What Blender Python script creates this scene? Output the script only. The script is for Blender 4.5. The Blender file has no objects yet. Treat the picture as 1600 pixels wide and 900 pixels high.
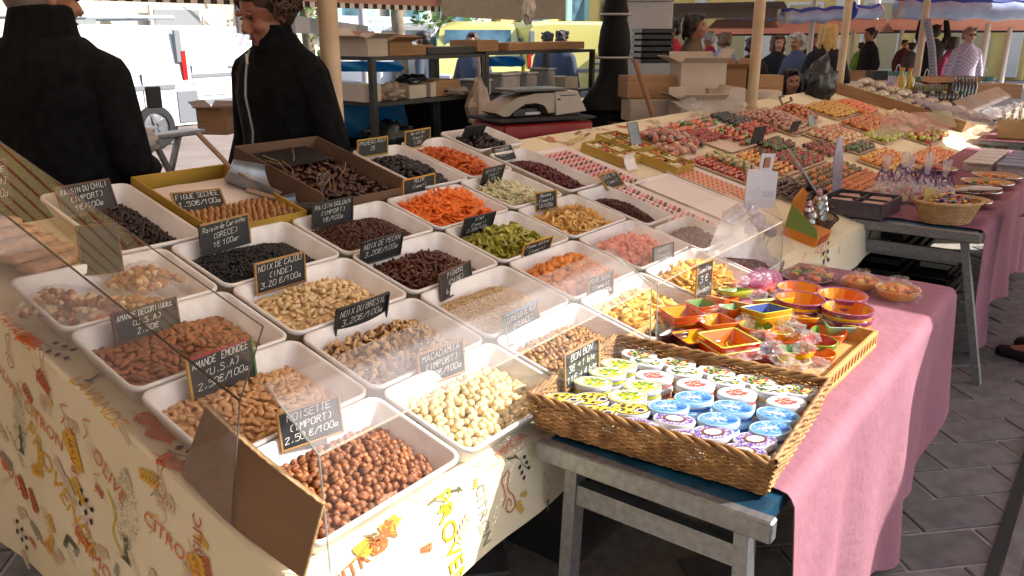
import bpy, bmesh, math, random
import numpy as np
from mathutils import Matrix, Vector, noise

SC = bpy.context.scene
COL = SC.collection
RN = random.Random(11)

# ---------------------------------------------------------------- camera
FPX, CXP, CYP = 1270.0, 800.0, 450.0
YAW, PIT = 0.6482, 0.30369
CAM = Vector((-0.719, -0.972, 1.601))
FW = Vector((math.cos(YAW) * math.cos(PIT), math.sin(YAW) * math.cos(PIT), -math.sin(PIT)))
RT = Vector((math.sin(YAW), -math.cos(YAW), 0))
UP = RT.cross(FW)
cam = bpy.data.objects.new('camera', bpy.data.cameras.new('camera'))
COL.objects.link(cam)
cam.data.sensor_width = 36
cam.data.lens = 36 * FPX / 1600
cam.data.clip_start = 0.05
cam.data.clip_end = 500
cam.matrix_world = Matrix(((RT.x, UP.x, -FW.x, CAM.x), (RT.y, UP.y, -FW.y, CAM.y), (RT.z, UP.z, -FW.z, CAM.z), (0, 0, 0, 1)))
SC.camera = cam

# ---------------------------------------------------------------- light
SUN = Vector((0.60, -0.80, 0)).normalized() * math.cos(math.radians(38)) + Vector((0, 0, math.sin(math.radians(38))))
w = bpy.data.worlds.new('World'); SC.world = w; w.use_nodes = True
nt = w.node_tree
sky = nt.nodes.new('ShaderNodeTexSky'); sky.sky_type = 'NISHITA'; sky.sun_disc = False
sky.sun_elevation = math.radians(38); sky.sun_rotation = math.atan2(SUN.x, SUN.y)
sky.air_density = 1.0; sky.dust_density = 2.0
nt.links.new(sky.outputs[0], nt.nodes['Background'].inputs[0])
nt.nodes['Background'].inputs[1].default_value = 0.15
sl = bpy.data.lights.new('sun', 'SUN'); sl.energy = 3.5; sl.angle = math.radians(0.5); sl.color = (1.0, 0.96, 0.90)
so = bpy.data.objects.new('sun', sl); COL.objects.link(so)
so.rotation_mode = 'QUATERNION'; so.rotation_quaternion = SUN.to_track_quat('Z', 'Y')
SC.view_settings.view_transform = 'Standard'; SC.view_settings.look = 'None'
SC.view_settings.exposure = 1.48; SC.view_settings.gamma = 1
SC.cycles.use_denoising = True
SC.cycles.max_bounces = 10; SC.cycles.diffuse_bounces = 5; SC.cycles.transparent_max_bounces = 24
SC.cycles.transmission_bounces = 8; SC.cycles.glossy_bounces = 4
SC.cycles.sample_clamp_indirect = 6
SC.cycles.caustics_reflective = False; SC.cycles.caustics_refractive = False

# ---------------------------------------------------------------- measured points of the place
TH = 0.2553                       # the display boards slope up away from the aisle
CT, ST = math.cos(TH), math.sin(TH)
BASE = 0.725                      # height of the sloping board at its front edge
def ray(px, py): return FW + RT * ((px - CXP) / FPX) - UP * ((py - CYP) / FPX)
def atZ(px, py, z): d = ray(px, py); return CAM + d * ((z - CAM.z) / d.z)
def atY(px, py, y): d = ray(px, py); return CAM + d * ((y - CAM.y) / d.y)
def atX(px, py, x): d = ray(px, py); return CAM + d * ((x - CAM.x) / d.x)
def atD(px, py, dd): return CAM + ray(px, py) * dd
def S(x, a, h=0.0):               # point of the sloping board: along, up the slope, off it
    return Vector((x, a * CT - h * ST, BASE + a * ST + h * CT))
def onS(px, py, h=0.0):           # point of the sloping board seen at a spot -> (x, a)
    n = Vector((0, -ST, CT)); o = S(0, 0, h); d = ray(px, py)
    p = CAM + d * ((o - CAM).dot(n) / d.dot(n))
    return p
def ax(p): q = p - Vector((0, 0, BASE)); return (q.x, q.y * CT + q.z * ST)
TILT = Matrix.Rotation(TH, 4, 'X')
def MS(x, a, h=0.0, rz=0.0): return Matrix.Translation(S(x, a, h)) @ TILT @ Matrix.Rotation(rz, 4, 'Z')
def MF(p, rz=0.0): return Matrix.Translation(Vector(p)) @ Matrix.Rotation(rz, 4, 'Z')

# ---------------------------------------------------------------- materials
def hexc(h):
    h = h.lstrip('#'); o = []
    for i in (0, 2, 4):
        c = int(h[i:i + 2], 16) / 255
        o.append(c / 12.92 if c <= .04045 else ((c + .055) / 1.055) ** 2.4)
    return (*o, 1.0)
MATS = {}
def mat(name, c1, c2=None, rough=.6, scale=30, bump=0.0, bscale=None, metal=0, spec=.5, sss=0, rnd=0.0, coat=0, detail=3, lo=.35, hi=.65, stretch=None, transl=0, emit=0):
    if name in MATS: return MATS[name]
    m = bpy.data.materials.new(name); MATS[name] = m; m.use_nodes = True
    t = m.node_tree; N = t.nodes; L = t.links; b = N['Principled BSDF']
    b.inputs['Roughness'].default_value = rough; b.inputs['Metallic'].default_value = metal
    b.inputs['Specular IOR Level'].default_value = spec
    if sss: b.inputs['Subsurface Weight'].default_value = sss; b.inputs['Subsurface Radius'].default_value = (.02, .012, .008); b.inputs['Subsurface Scale'].default_value = .4
    if coat: b.inputs['Coat Weight'].default_value = coat; b.inputs['Coat Roughness'].default_value = .08
    if emit: b.inputs['Emission Strength'].default_value = emit; b.inputs['Emission Color'].default_value = hexc(c1)
    col = None
    b.inputs['Base Color'].default_value = hexc(c1)
    tc = N.new('ShaderNodeTexCoord'); src = tc.outputs['Object']
    if stretch:
        mp = N.new('ShaderNodeMapping'); mp.inputs['Scale'].default_value = stretch; L.new(src, mp.inputs[0]); src = mp.outputs[0]
    if c2:
        n = N.new('ShaderNodeTexNoise'); n.inputs['Scale'].default_value = scale; n.inputs['Detail'].default_value = detail; L.new(src, n.inputs['Vector'])
        r = N.new('ShaderNodeValToRGB'); r.color_ramp.elements[0].position = lo; r.color_ramp.elements[1].position = hi
        r.color_ramp.elements[0].color = hexc(c1); r.color_ramp.elements[1].color = hexc(c2)
        L.new(n.outputs['Fac'], r.inputs[0]); col = r.outputs[0]
    if rnd:
        oi = N.new('ShaderNodeObjectInfo'); h = N.new('ShaderNodeHueSaturation')
        mr = N.new('ShaderNodeMapRange'); mr.inputs['To Min'].default_value = 1 - rnd; mr.inputs['To Max'].default_value = 1 + rnd
        L.new(oi.outputs['Random'], mr.inputs[0]); L.new(mr.outputs[0], h.inputs['Value'])
        if col is not None: L.new(col, h.inputs['Color'])
        else: h.inputs['Color'].default_value = hexc(c1)
        col = h.outputs[0]
    if col is not None: L.new(col, b.inputs['Base Color'])
    if bump:
        n2 = N.new('ShaderNodeTexNoise'); n2.inputs['Scale'].default_value = bscale or scale; n2.inputs['Detail'].default_value = 4; L.new(src, n2.inputs['Vector'])
        bp = N.new('ShaderNodeBump'); bp.inputs['Strength'].default_value = min(1, bump); bp.inputs['Distance'].default_value = .004 * bump
        L.new(n2.outputs['Fac'], bp.inputs['Height']); L.new(bp.outputs[0], b.inputs['Normal'])
    if transl:
        out = N['Material Output']; tr = N.new('ShaderNodeBsdfTranslucent'); mx = N.new('ShaderNodeMixShader'); mx.inputs[0].default_value = transl
        if col is not None: L.new(col, tr.inputs[0])
        else: tr.inputs[0].default_value = hexc(c1)
        L.new(b.outputs[0], mx.inputs[1]); L.new(tr.outputs[0], mx.inputs[2]); L.new(mx.outputs[0], out.inputs[0])
    return m
def clear(name, tint='#ffffff', haze=.1, haze_col='#e8e8ee', rough=.02, crumple=0, ior=1.5, gloss=1.0, bs=60, refl=.45):  # flat white mixed in stands for haze, glare and milky film
    if name in MATS: return MATS[name]
    m = bpy.data.materials.new(name); MATS[name] = m; m.use_nodes = True
    t = m.node_tree; N = t.nodes; L = t.links; N.remove(N['Principled BSDF']); out = N['Material Output']
    tr = N.new('ShaderNodeBsdfTransparent'); tr.inputs[0].default_value = hexc(tint)
    gl = N.new('ShaderNodeBsdfGlossy'); gl.inputs['Roughness'].default_value = rough; gl.inputs[0].default_value = (gloss, gloss, gloss, 1)
    fr = N.new('ShaderNodeLayerWeight'); pw = N.new('ShaderNodeMath'); pw.operation = 'POWER'; pw.inputs[1].default_value = 4.5; L.new(fr.outputs['Facing'], pw.inputs[0])
    ma = N.new('ShaderNodeMath'); ma.operation = 'MULTIPLY_ADD'; ma.inputs[1].default_value = refl; ma.inputs[2].default_value = .03; L.new(pw.outputs[0], ma.inputs[0])
    a = N.new('ShaderNodeMixShader'); L.new(ma.outputs[0], a.inputs[0]); L.new(tr.outputs[0], a.inputs[1]); L.new(gl.outputs[0], a.inputs[2])
    df = N.new('ShaderNodeBsdfDiffuse'); df.inputs[0].default_value = hexc(haze_col)
    tl = N.new('ShaderNodeBsdfTranslucent'); tl.inputs[0].default_value = hexc(haze_col)
    d = N.new('ShaderNodeMixShader'); d.inputs[0].default_value = .5; L.new(df.outputs[0], d.inputs[1]); L.new(tl.outputs[0], d.inputs[2])
    tc = N.new('ShaderNodeTexCoord'); nz = N.new('ShaderNodeTexNoise'); nz.inputs['Scale'].default_value = 9; nz.inputs['Detail'].default_value = 6
    L.new(tc.outputs['Object'], nz.inputs['Vector'])
    mr = N.new('ShaderNodeMapRange'); mr.inputs['From Min'].default_value = .3; mr.inputs['From Max'].default_value = .7
    mr.inputs['To Min'].default_value = haze * .6; mr.inputs['To Max'].default_value = haze * 1.4; L.new(nz.outputs['Fac'], mr.inputs[0])
    b = N.new('ShaderNodeMixShader'); L.new(mr.outputs[0], b.inputs[0]); L.new(a.outputs[0], b.inputs[1]); L.new(d.outputs[0], b.inputs[2]); L.new(b.outputs[0], out.inputs[0])
    if crumple:
        n2 = N.new('ShaderNodeTexNoise'); n2.inputs['Scale'].default_value = bs; n2.inputs['Detail'].default_value = 2; L.new(tc.outputs['Object'], n2.inputs['Vector'])
        bp = N.new('ShaderNodeBump'); bp.inputs['Strength'].default_value = 1; bp.inputs['Distance'].default_value = crumple
        L.new(n2.outputs['Fac'], bp.inputs['Height']); L.new(bp.outputs[0], gl.inputs['Normal']); L.new(bp.outputs[0], fr.inputs['Normal'])
    return m
def checks(name, c1, c2, sx, sy, rough=.7, transl=0):
    m = mat(name, c1, rough=rough); t = m.node_tree; N = t.nodes; L = t.links
    tc = N.new('ShaderNodeTexCoord'); mp = N.new('ShaderNodeMapping'); mp.inputs['Scale'].default_value = (sx, sx, sy)
    ck = N.new('ShaderNodeTexChecker'); ck.inputs['Scale'].default_value = 1; ck.inputs[1].default_value = hexc(c1); ck.inputs[2].default_value = hexc(c2)
    L.new(tc.outputs['Object'], mp.inputs[0]); L.new(mp.outputs[0], ck.inputs[0]); L.new(ck.outputs[0], N['Principled BSDF'].inputs['Base Color'])
    return m

# ---------------------------------------------------------------- mesh helpers
class MB:
    def __init__(s): s.v = []; s.f = []; s.m = []; s.n = 0
    def add(s, vs, fs, m=0, M=None):
        if M is not None: vs = [M @ Vector(v) for v in vs]
        b = s.n; s.v.extend([tuple(v) for v in vs]); s.n += len(vs)
        for f in fs: s.f.append(tuple(i + b for i in f)); s.m.append(m)
        return s
    def box(s, c, d, m=0, b=0.0, M=None, rz=0.0):
        x, y, z = d[0] / 2, d[1] / 2, d[2] / 2
        Q = Matrix.Translation(Vector(c)) @ Matrix.Rotation(rz, 4, 'Z')
        if M is not None: Q = M @ Q
        if b <= 0:
            vs = [(i * x, j * y, k * z) for k in (-1, 1) for j in (-1, 1) for i in (-1, 1)]
            return s.add(vs, [(0, 2, 3, 1), (4, 5, 7, 6), (0, 1, 5, 4), (2, 6, 7, 3), (0, 4, 6, 2), (1, 3, 7, 5)], m, Q)
        vs = []; idx = {}
        for i in (-1, 1):
            for j in (-1, 1):
                for k in (-1, 1):
                    for a in range(3):
                        p = [i * (x - b), j * (y - b), k * (z - b)]; p[a] = (i * x, j * y, k * z)[a]
                        idx[i, j, k, a] = len(vs); vs.append(p)
        fs = []
        for a in range(3):
            o = [t for t in range(3) if t != a]
            for sg in (-1, 1):
                q = []
                for u, v in ((-1, -1), (1, -1), (1, 1), (-1, 1)):
                    k = [0, 0, 0]; k[a] = sg; k[o[0]] = u; k[o[1]] = v; q.append(idx[(*k, a)])
                if (sg > 0) != (a != 1): q.reverse()
                fs.append(q)
        for a in range(3):
            o = [t for t in range(3) if t != a]
            for u in (-1, 1):
                for v in (-1, 1):
                    k1 = [0, 0, 0]; k2 = [0, 0, 0]; k1[a] = -1; k2[a] = 1; k1[o[0]] = k2[o[0]] = u; k1[o[1]] = k2[o[1]] = v
                    q = [idx[(*k1, o[0])], idx[(*k2, o[0])], idx[(*k2, o[1])], idx[(*k1, o[1])]]
                    fs.append(q)
        for i in (-1, 1):
            for j in (-1, 1):
                for k in (-1, 1): fs.append([idx[i, j, k, a] for a in range(3)])
        return s.add(vs, fs, m, Q)
    def tube(s, path, r, n=8, m=0, M=None, cap=True, sq=1.0):
        P = [Vector(p) for p in path]; rs = r if isinstance(r, (list, tuple)) else [r] * len(P)
        vs = []; prev = None
        for i, p in enumerate(P):
            d = (P[min(i + 1, len(P) - 1)] - P[max(i - 1, 0)])
            d = d.normalized() if d.length > 1e-9 else Vector((0, 0, 1))
            if prev is None: u = d.orthogonal().normalized() if abs(d.z) < .9 else Vector((1, 0, 0)); u = (u - d * u.dot(d)).normalized()
            else: u = prev - d * prev.dot(d); u = u.normalized() if u.length > 1e-6 else d.orthogonal().normalized()
            prev = u; v = d.cross(u)
            for k in range(n):
                a = 2 * math.pi * k / n; vs.append(p + (u * math.cos(a) + v * math.sin(a) * sq) * rs[i])
        fs = [(i * n + k, i * n + (k + 1) % n, (i + 1) * n + (k + 1) % n, (i + 1) * n + k) for i in range(len(P) - 1) for k in range(n)]
        if cap: fs += [tuple(range(n - 1, -1, -1)), tuple((len(P) - 1) * n + k for k in range(n))]
        return s.add(vs, fs, m, M)
    def beam(s, p, q, w, h, m=0, M=None):
        p = Vector(p); q = Vector(q); d = q - p; L = d.length; d.normalize()
        u = d.cross(Vector((0, 0, 1))); u = u.normalized() if u.length > 1e-4 else Vector((1, 0, 0)); v = u.cross(d)
        vs = []
        for t in (p, q):
            for a, b in ((-1, -1), (1, -1), (1, 1), (-1, 1)): vs.append(t + u * a * w / 2 + v * b * h / 2)
        return s.add(vs, [(0, 1, 5, 4), (1, 2, 6, 5), (2, 3, 7, 6), (3, 0, 4, 7), (3, 2, 1, 0), (4, 5, 6, 7)], m, M)
    def lathe(s, prof, n=16, m=0, M=None, sx=1, sy=1, open_=True):
        vs = [(r * math.cos(2 * math.pi * k / n) * sx, r * math.sin(2 * math.pi * k / n) * sy, z) for r, z in prof for k in range(n)]
        fs = [(i * n + k, i * n + (k + 1) % n, (i + 1) * n + (k + 1) % n, (i + 1) * n + k) for i in range(len(prof) - 1) for k in range(n)]
        if prof[0][0] > 1e-4 and not open_: fs.append(tuple(range(n - 1, -1, -1)))
        if prof[-1][0] > 1e-4 and not open_: fs.append(tuple((len(prof) - 1) * n + k for k in range(n)))
        return s.add(vs, fs, m, M)
    def rings(s, rings, m=0, M=None, closed=True, cap0=False, cap1=False):
        n = len(rings[0]); vs = [p for r in rings for p in r]
        rng = range(n) if closed else range(n - 1)
        fs = [(i * n + k, i * n + (k + 1) % n, (i + 1) * n + (k + 1) % n, (i + 1) * n + k) for i in range(len(rings) - 1) for k in rng]
        if cap0: fs.append(tuple(range(n - 1, -1, -1)))
        if cap1: fs.append(tuple((len(rings) - 1) * n + k for k in range(n)))
        return s.add(vs, fs, m, M)
    def grid(s, fn, nu, nv, m=0, M=None):
        vs = [fn(i / nu, j / nv) for j in range(nv + 1) for i in range(nu + 1)]
        fs = [(j * (nu + 1) + i, j * (nu + 1) + i + 1, (j + 1) * (nu + 1) + i + 1, (j + 1) * (nu + 1) + i) for j in range(nv) for i in range(nu)]
        return s.add(vs, fs, m, M)
    def sheet(s, fn, nu, nv, th, m=0, M=None):     # a grid with real thickness: fn(u, v, side) -> point
        a = [fn(i / nu, j / nv) for j in range(nv + 1) for i in range(nu + 1)]
        W = nu + 1; A = [Vector(p) for p in a]; Nn = []
        for j in range(nv + 1):
            for i in range(nu + 1):
                du = A[j * W + min(i + 1, nu)] - A[j * W + max(i - 1, 0)]; dv = A[min(j + 1, nv) * W + i] - A[max(j - 1, 0) * W + i]
                k = du.cross(dv); Nn.append(k.normalized() if k.length > 1e-12 else Vector((0, 0, 1)))
        vs = A + [p - q * th for p, q in zip(A, Nn)]; K = len(A)
        fs = []
        for j in range(nv):
            for i in range(nu):
                q = (j * W + i, j * W + i + 1, (j + 1) * W + i + 1, (j + 1) * W + i); fs.append(q); fs.append(tuple(K + t for t in reversed(q)))
        rim = [i for i in range(nu)] + [nu + j * W for j in range(nv)] + [nv * W + nu - i for i in range(nu)] + [(nv - j) * W for j in range(nv)]
        for a_, b_ in zip(rim, rim[1:] + rim[:1]): fs.append((b_, a_, K + a_, K + b_))
        return s.add(vs, fs, m, M)
    def prism(s, poly, z0, z1, m=0, M=None):
        n = len(poly); vs = [(x, y, z0) for x, y in poly] + [(x, y, z1) for x, y in poly]
        fs = [tuple(range(n - 1, -1, -1)), tuple(range(n, 2 * n))] + [(k, (k + 1) % n, n + (k + 1) % n, n + k) for k in range(n)]
        return s.add(vs, fs, m, M)
    def mesh(s, name, mats, angle=38, flat=False):
        me = bpy.data.meshes.new(name); me.from_pydata(s.v, [], s.f)
        for x in (mats if isinstance(mats, (list, tuple)) else [mats]): me.materials.append(x)
        if any(s.m): me.polygons.foreach_set('material_index', s.m)
        if not flat:
            me.polygons.foreach_set('use_smooth', [True] * len(me.polygons)); me.set_sharp_from_angle(angle=math.radians(angle))
        me.update(); return me
    def build(s, name, mats, parent=None, M=None, angle=38, flat=False, **tags):
        return link(name, s.mesh(name, mats, angle, flat), parent, M, **tags)
def link(name, me, parent=None, M=None, label=None, cat=None, group=None, kind=None):
    o = bpy.data.objects.new(name, me); COL.objects.link(o)
    if parent is not None: o.parent = parent
    if M is not None: o.matrix_basis = M
    tag(o, label, cat, group, kind); return o
def tag(o, label=None, cat=None, group=None, kind=None):
    if label: o['label'] = label
    if cat: o['category'] = cat
    if group: o['group'] = group
    if kind: o['kind'] = kind
def thing(name, M, label, cat, group=None):
    o = link(name, None, None, M if isinstance(M, Matrix) else MF(M), label, cat, group); o.empty_display_size = .05; return o
def dup(root, M, label=None, group=None):
    def cp(o, parent):
        c = o.copy(); COL.objects.link(c); c.parent = parent
        for k in o.children: cp(k, c)
        return c
    r = cp(root, None); r.matrix_basis = M if isinstance(M, Matrix) else MF(M)
    if label: r['label'] = label
    if group: r['group'] = group
    return r
def fract(p, s=1.0, seed=0): return noise.noise(Vector(p) * s + Vector((seed * 3.7, seed * 1.3, seed * 2.1)))
def rrect(w, d, r, z, n=4, cx=0, cy=0):
    o = []
    for qx, qy, a0 in ((1, 1, 0), (-1, 1, 90), (-1, -1, 180), (1, -1, 270)):
        for k in range(n + 1):
            a = math.radians(a0 + 90 * k / n); o.append((cx + qx * (w / 2 - r) + r * math.cos(a), cy + qy * (d / 2 - r) + r * math.sin(a), z))
    return o
def blob(fn, nu=10, nv=6):       # closed ball-like mesh; fn(unit vector) -> point
    vs = [fn(Vector((0, 0, -1)))]; 
    for j in range(1, nv):
        t = -math.pi / 2 + math.pi * j / nv
        for i in range(nu):
            a = 2 * math.pi * i / nu; vs.append(fn(Vector((math.cos(t) * math.cos(a), math.cos(t) * math.sin(a), math.sin(t)))))
    vs.append(fn(Vector((0, 0, 1)))); fs = [(0, 1 + (i + 1) % nu, 1 + i) for i in range(nu)]
    for j in range(nv - 2):
        for i in range(nu): fs.append((1 + j * nu + i, 1 + j * nu + (i + 1) % nu, 1 + (j + 1) * nu + (i + 1) % nu, 1 + (j + 1) * nu + i))
    t = 1 + (nv - 2) * nu; fs += [(t + i, t + (i + 1) % nu, len(vs) - 1) for i in range(nu)]
    return vs, fs
def rough_blob(a, b, c, amp=.12, fr=1.6, seed=0, nu=10, nv=7, po=1.0):
    def fn(u):
        k = 1 + amp * fract(u, fr, seed) * 2
        return Vector((u.x * a, u.y * b, u.z * c)) * k
    return blob(fn, nu, nv)

# chalk handwriting: every letter is a few pen strokes on a 4 by 6 grid
GL = {}
for _g in """A 002640|1232;B 000636453403|3443413000;C 4536160501103041;D 00062644422000;E 46060040|0333;F 460600|0333;G 45361605011030414323;H 0006|4046|0343;I 2026;J 36311001;K 0006|460340;L 060040;M 0006234640;N 00064046;O 100105163645413010;P 000636453403;Q 100105163645413010|2240;R 000636453403|2340;S 4536160514334241301001;T 0646|2620;U 060110304146;V 062046;W 0610233046;X 0046|0640;Y 062346|2320;Z 06460040;0 100105163645413010;1 042620;2 051636450040;3 0646234341301001;4 30360242;5 4606043443413000;6 361501103041423302;7 064620;8 231416364534230110304123;9 4323040516364540;/ 0046;( 36151130;) 16353110;. 2021;, 2110;- 1333;€ 4536160501103041|0333|0434;> 0343|354331;' 2625;a 33130201103032|3330;b 0600|0233423000;c 331302011030;d 3630|33130201103031;e 0232331302011030;g 331302011031|33302000;h 0600|0213233230;i 2320|2525;l 2620;m 0300|02132220|22334240;n 0300|02133330;o 100102132332311010;p 0300|0213333101;r 0300|021333;s 331302313000;t 2520|1333;u 0301102030|3330;è 0232331302011030|1625""".split(";"):
    GL[_g[0]] = _g[2:]
def strokes(txt, seed=0, jit=.25):
    r = random.Random(hash_str(txt) + seed); out = []; x = 0
    for ch in txt:
        if ch == ' ': x += 3.2; continue
        g = GL.get(ch) or GL.get(ch.upper()) or '1333'
        for st in g.split('|'):
            st = st[:len(st) // 2 * 2]
            pts = [(x + int(st[i]) + r.uniform(-jit, jit), int(st[i + 1]) + r.uniform(-jit, jit)) for i in range(0, len(st), 2)]
            out.append(pts)
        x += 5.4 if ch.isupper() or ch.isdigit() or ch == '€' else 4.4
    return out, x
def hash_str(s): return sum((i + 1) * ord(c) for i, c in enumerate(s))
def chalk(mb, lines, w, h, y, top=.9, lh=None, thick=.0011, m=0):
    """writes lines into the board's own upright plane (x right, z up) just in front of it"""
    n = len(lines); lh = lh or h * .8 / max(n, 2.4)
    for li, t in enumerate(lines):
        st, L = strokes(t, li); sc = min(lh * .62 / 6, (w * .86) / max(L, 1)); sz = lh * .62 / 6 if sc > lh * .62 / 6 * .6 else sc * 1.3
        x0 = (w - L * sc) / 2; z0 = h * top - (li + 1) * lh + lh * .1
        for p in st:
            for (ax_, ay), (bx, by) in zip(p, p[1:]):
                A = Vector((x0 + ax_ * sc + ay * sz * .15, 0, z0 + ay * sz + (x0 + ax_ * sc) * .05)); B = Vector((x0 + bx * sc + by * sz * .15, 0, z0 + by * sz + (x0 + bx * sc) * .05))
                d = B - A
                if d.length < 1e-5: continue
                d.normalize(); q = Vector((-d.z, 0, d.x)) * thick / 2; A -= d * thick * .3; B += d * thick * .3
                o = Vector((0, y, 0)); mb.add([A - q + o, B - q + o, B + q + o, A + q + o], [(0, 1, 2, 3)], m)
_tc = {}
def text_geo(s):                       # printed lettering: outlines from the built-in font
    if s in _tc: return _tc[s]
    cu = bpy.data.curves.new('t', 'FONT'); cu.body = s; cu.size = 1; cu.align_x = 'CENTER'; cu.resolution_u = 2
    ob = bpy.data.objects.new('t', cu); me = bpy.data.meshes.new_from_object(ob)
    r = ([tuple(v.co) for v in me.vertices], [tuple(p.vertices) for p in me.polygons])
    bpy.data.objects.remove(ob); bpy.data.curves.remove(cu); bpy.data.meshes.remove(me)
    _tc[s] = r; return r
def put_text(mb, s, size, o, u, v, m=0, sx=1.0):     # lettering in the plane through o with axes u, v
    vs, fs = text_geo(s); o, u, v = Vector(o), Vector(u), Vector(v)
    mb.add([o + u * (x * size * sx) + v * (y * size) for x, y, z in vs], fs, m)

# ---------------------------------------------------------------- shared materials
WHITE = mat('white_plastic', '#cdc6c1', '#e2dedb', rough=.4, scale=11, bump=.12, bscale=40, sss=.0, spec=.5)
METAL = mat('worn_aluminium', '#8e8f90', '#7b7c7e', rough=.45, metal=.7, scale=60, bump=.25, bscale=160, detail=6)
CARD = mat('cardboard', '#8f6c4c', '#a17c59', rough=.85, scale=4, bump=.15, bscale=60, stretch=(1, 1, 14))
CARDW = mat('pale_carton', '#b3a596', '#c2b6a8', rough=.8, scale=5)
SLATE = mat('slate', '#15181a', '#22272a', rough=.55, scale=25)
CHALK = mat('chalk', '#e8e8e4', rough=.9)
WOODF = mat('pine_frame', '#a98250', '#8c6a3d', rough=.6, scale=8, stretch=(1, 1, 10))
CLOTHC = mat('printed_cloth', '#dccfae', '#e4d8bb', rough=.55, scale=3, bump=.25, bscale=14, spec=.35)
PINK = mat('pink_cloth', '#8d616d', '#946874', rough=.92, scale=5, bump=1.0, bscale=34, spec=.1)
BLACKP = mat('black_plastic', '#101012', rough=.45)
BLACKC = mat('black_cloth', '#0b0b0d', '#141417', rough=.95, scale=30, bump=7, bscale=7, spec=.15)
POLE = mat('cream_paint', '#c9b394', '#b59c7c', rough=.5, scale=5, bump=.1)
WICK = mat('wicker', '#b48a56', '#7d5832', rough=.6, scale=30, rnd=.18, bump=.3)
RUBBER = mat('rubber', '#1b1b1b', rough=.8)
GLASS = clear('acrylic_sheet', haze=.012)
GLASS_HAZE = clear('hazed_acrylic_sheet', haze=.115, haze_col='#e4e4ec')  # extra white in the sheet stands for glare on the upper panels
CELLO = clear('cellophane', haze=.10, crumple=.02, rough=.06, bs=45)
CELLW = clear('cellophane_thick', haze=.28, crumple=.02, rough=.1, bs=35)
# ================================================================ the ground
gm = mat('worn_stone_paving', '#5b5856', '#706c69', rough=.8, scale=14, bump=.5, bscale=90, rnd=.16)
jm = mat('sandy_joint', '#a39b92', '#8c857d', rough=.95, scale=30)
rm = mat('street_surface', '#6f625c', '#7d7069', rough=.9, scale=2, bump=.3, bscale=60)
MB().grid(lambda u, v: (-40 + 200 * u, -60 + 160 * v, -.012), 20, 16).build('ground', [rm], kind='structure')
pave = MB().box((14, -.7, .002), (34, 5.0, .028)).build('pavement', [jm], kind='structure')
def slab_mesh(w, d):
    m = MB().box((0, 0, 0), (w, d, .03), b=.004); return m.mesh('paving_slab', [gm], flat=True)
sm_ = slab_mesh(.333, .168)
ang = math.radians(-44); cu, su = math.cos(ang), math.sin(ang); cnt = 0
for i in range(-60, 61):
    for j in range(-60, 61):
        u = i * .345 + (.172 if j % 2 else 0); v = j * .18
        x = 2.4 + u * cu - v * su; y = -.7 + u * su + v * cu
        strip = (1.3 < x < 6.6 and -1.02 < y < -.22) or (6.6 <= x < 7.6 and -.83 < y < -.5)
        left = (-.4 < x < 1.2 and .35 < y < 2.2)
        if not (strip or left): continue
        link('paving_slab', sm_, pave, Matrix.Translation((x, y, .008 + .002 * math.sin(i * 7.1 + j * 3.3))) @ Matrix.Rotation(ang, 4, 'Z') @ Matrix.Rotation(.004 * math.sin(i * 3 + j), 4, 'X')); cnt += 1
sm2 = MB().box((0, 0, 0), (.78, .5, .03), b=.004).mesh('gutter_slab', [mat('grey_slab', '#57534f', '#4b4846', rough=.75, scale=20, bump=.3, rnd=.1)], flat=True)
for k in range(9): link('gutter_slab', sm2, pave, MF((1.3 + k * .79, -1.16, .0125), 0))
MB().box((3.6, -.868, .016), (6.6, .035, .030)).build('drain_channel', [RUBBER], pave, MF((0, 0, 0), -.012 * 0))
for k in range(8): link('kerb_stone', slab_mesh(.8, .05) if k == 0 else bpy.data.meshes['paving_slab.001'], pave, Matrix.Translation((1.2 + k * .81, -.912, .0135)))
DARKF = mat('shaded_floor', '#2b2927', '#343230', rough=.9, scale=10)

# ================================================================ the main stall
stall = thing('market_stall', (0, 0, 0), 'long sloping market stall under a cream cloth printed with Provence motifs', 'market stall')
LX = 8.7
cb = MB()
cb.grid(lambda u, v: S(-.035 + (LX + .035) * u, 1.50 * v - .015, .0015 * math.sin(u * 160) * math.sin(v * 9)), 90, 14)
cb.build('cloth_top', [CLOTHC], stall)
edgeA = lambda v: S(0, 1.50 * v - .015, 0)
# left end hang and front hang
def hang_left(u, v):
    e = edgeA(1 - u); z1 = .30 + .30 * 0; z = e.z + (z1 - e.z) * v
    return Vector((-.035 - .012 * math.sin(v * 1.5) + .004 * math.sin(u * 26 + v * 2) * v, e.y, z))
cl = MB().sheet(hang_left, 40, 12, .002).build('cloth_hang', [CLOTHC], stall)
def hang_front(u, v):
    x = -.035 + (LX + .035) * u
    return Vector((x, -.0148 - .015 * v + .005 * math.sin(x * 17) * v, BASE - .0040 - (.175 + .01 * math.sin(x * 5)) * v))
cf = MB().sheet(hang_front, 160, 6, .002).build('cloth_hang', [CLOTHC], stall)
fr = MB()
for x in (.12, 2.5, 4.9, 7.2):
    fr.beam((x, .1, 0), (x, .1, BASE - .05), .04, .04); fr.beam((x, 1.38, 0), (x, 1.38, 1.02), .04, .04); fr.beam((x, .1, .4), (x, 1.38, .4), .03, .03)
fr.beam((0, .1, BASE - .06), (7.3, .1, BASE - .06), .04, .04); fr.beam((0, 1.38, 1.02), (7.3, 1.38, 1.02), .04, .04)
fr.build('trestle_frame', [METAL], stall)
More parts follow.
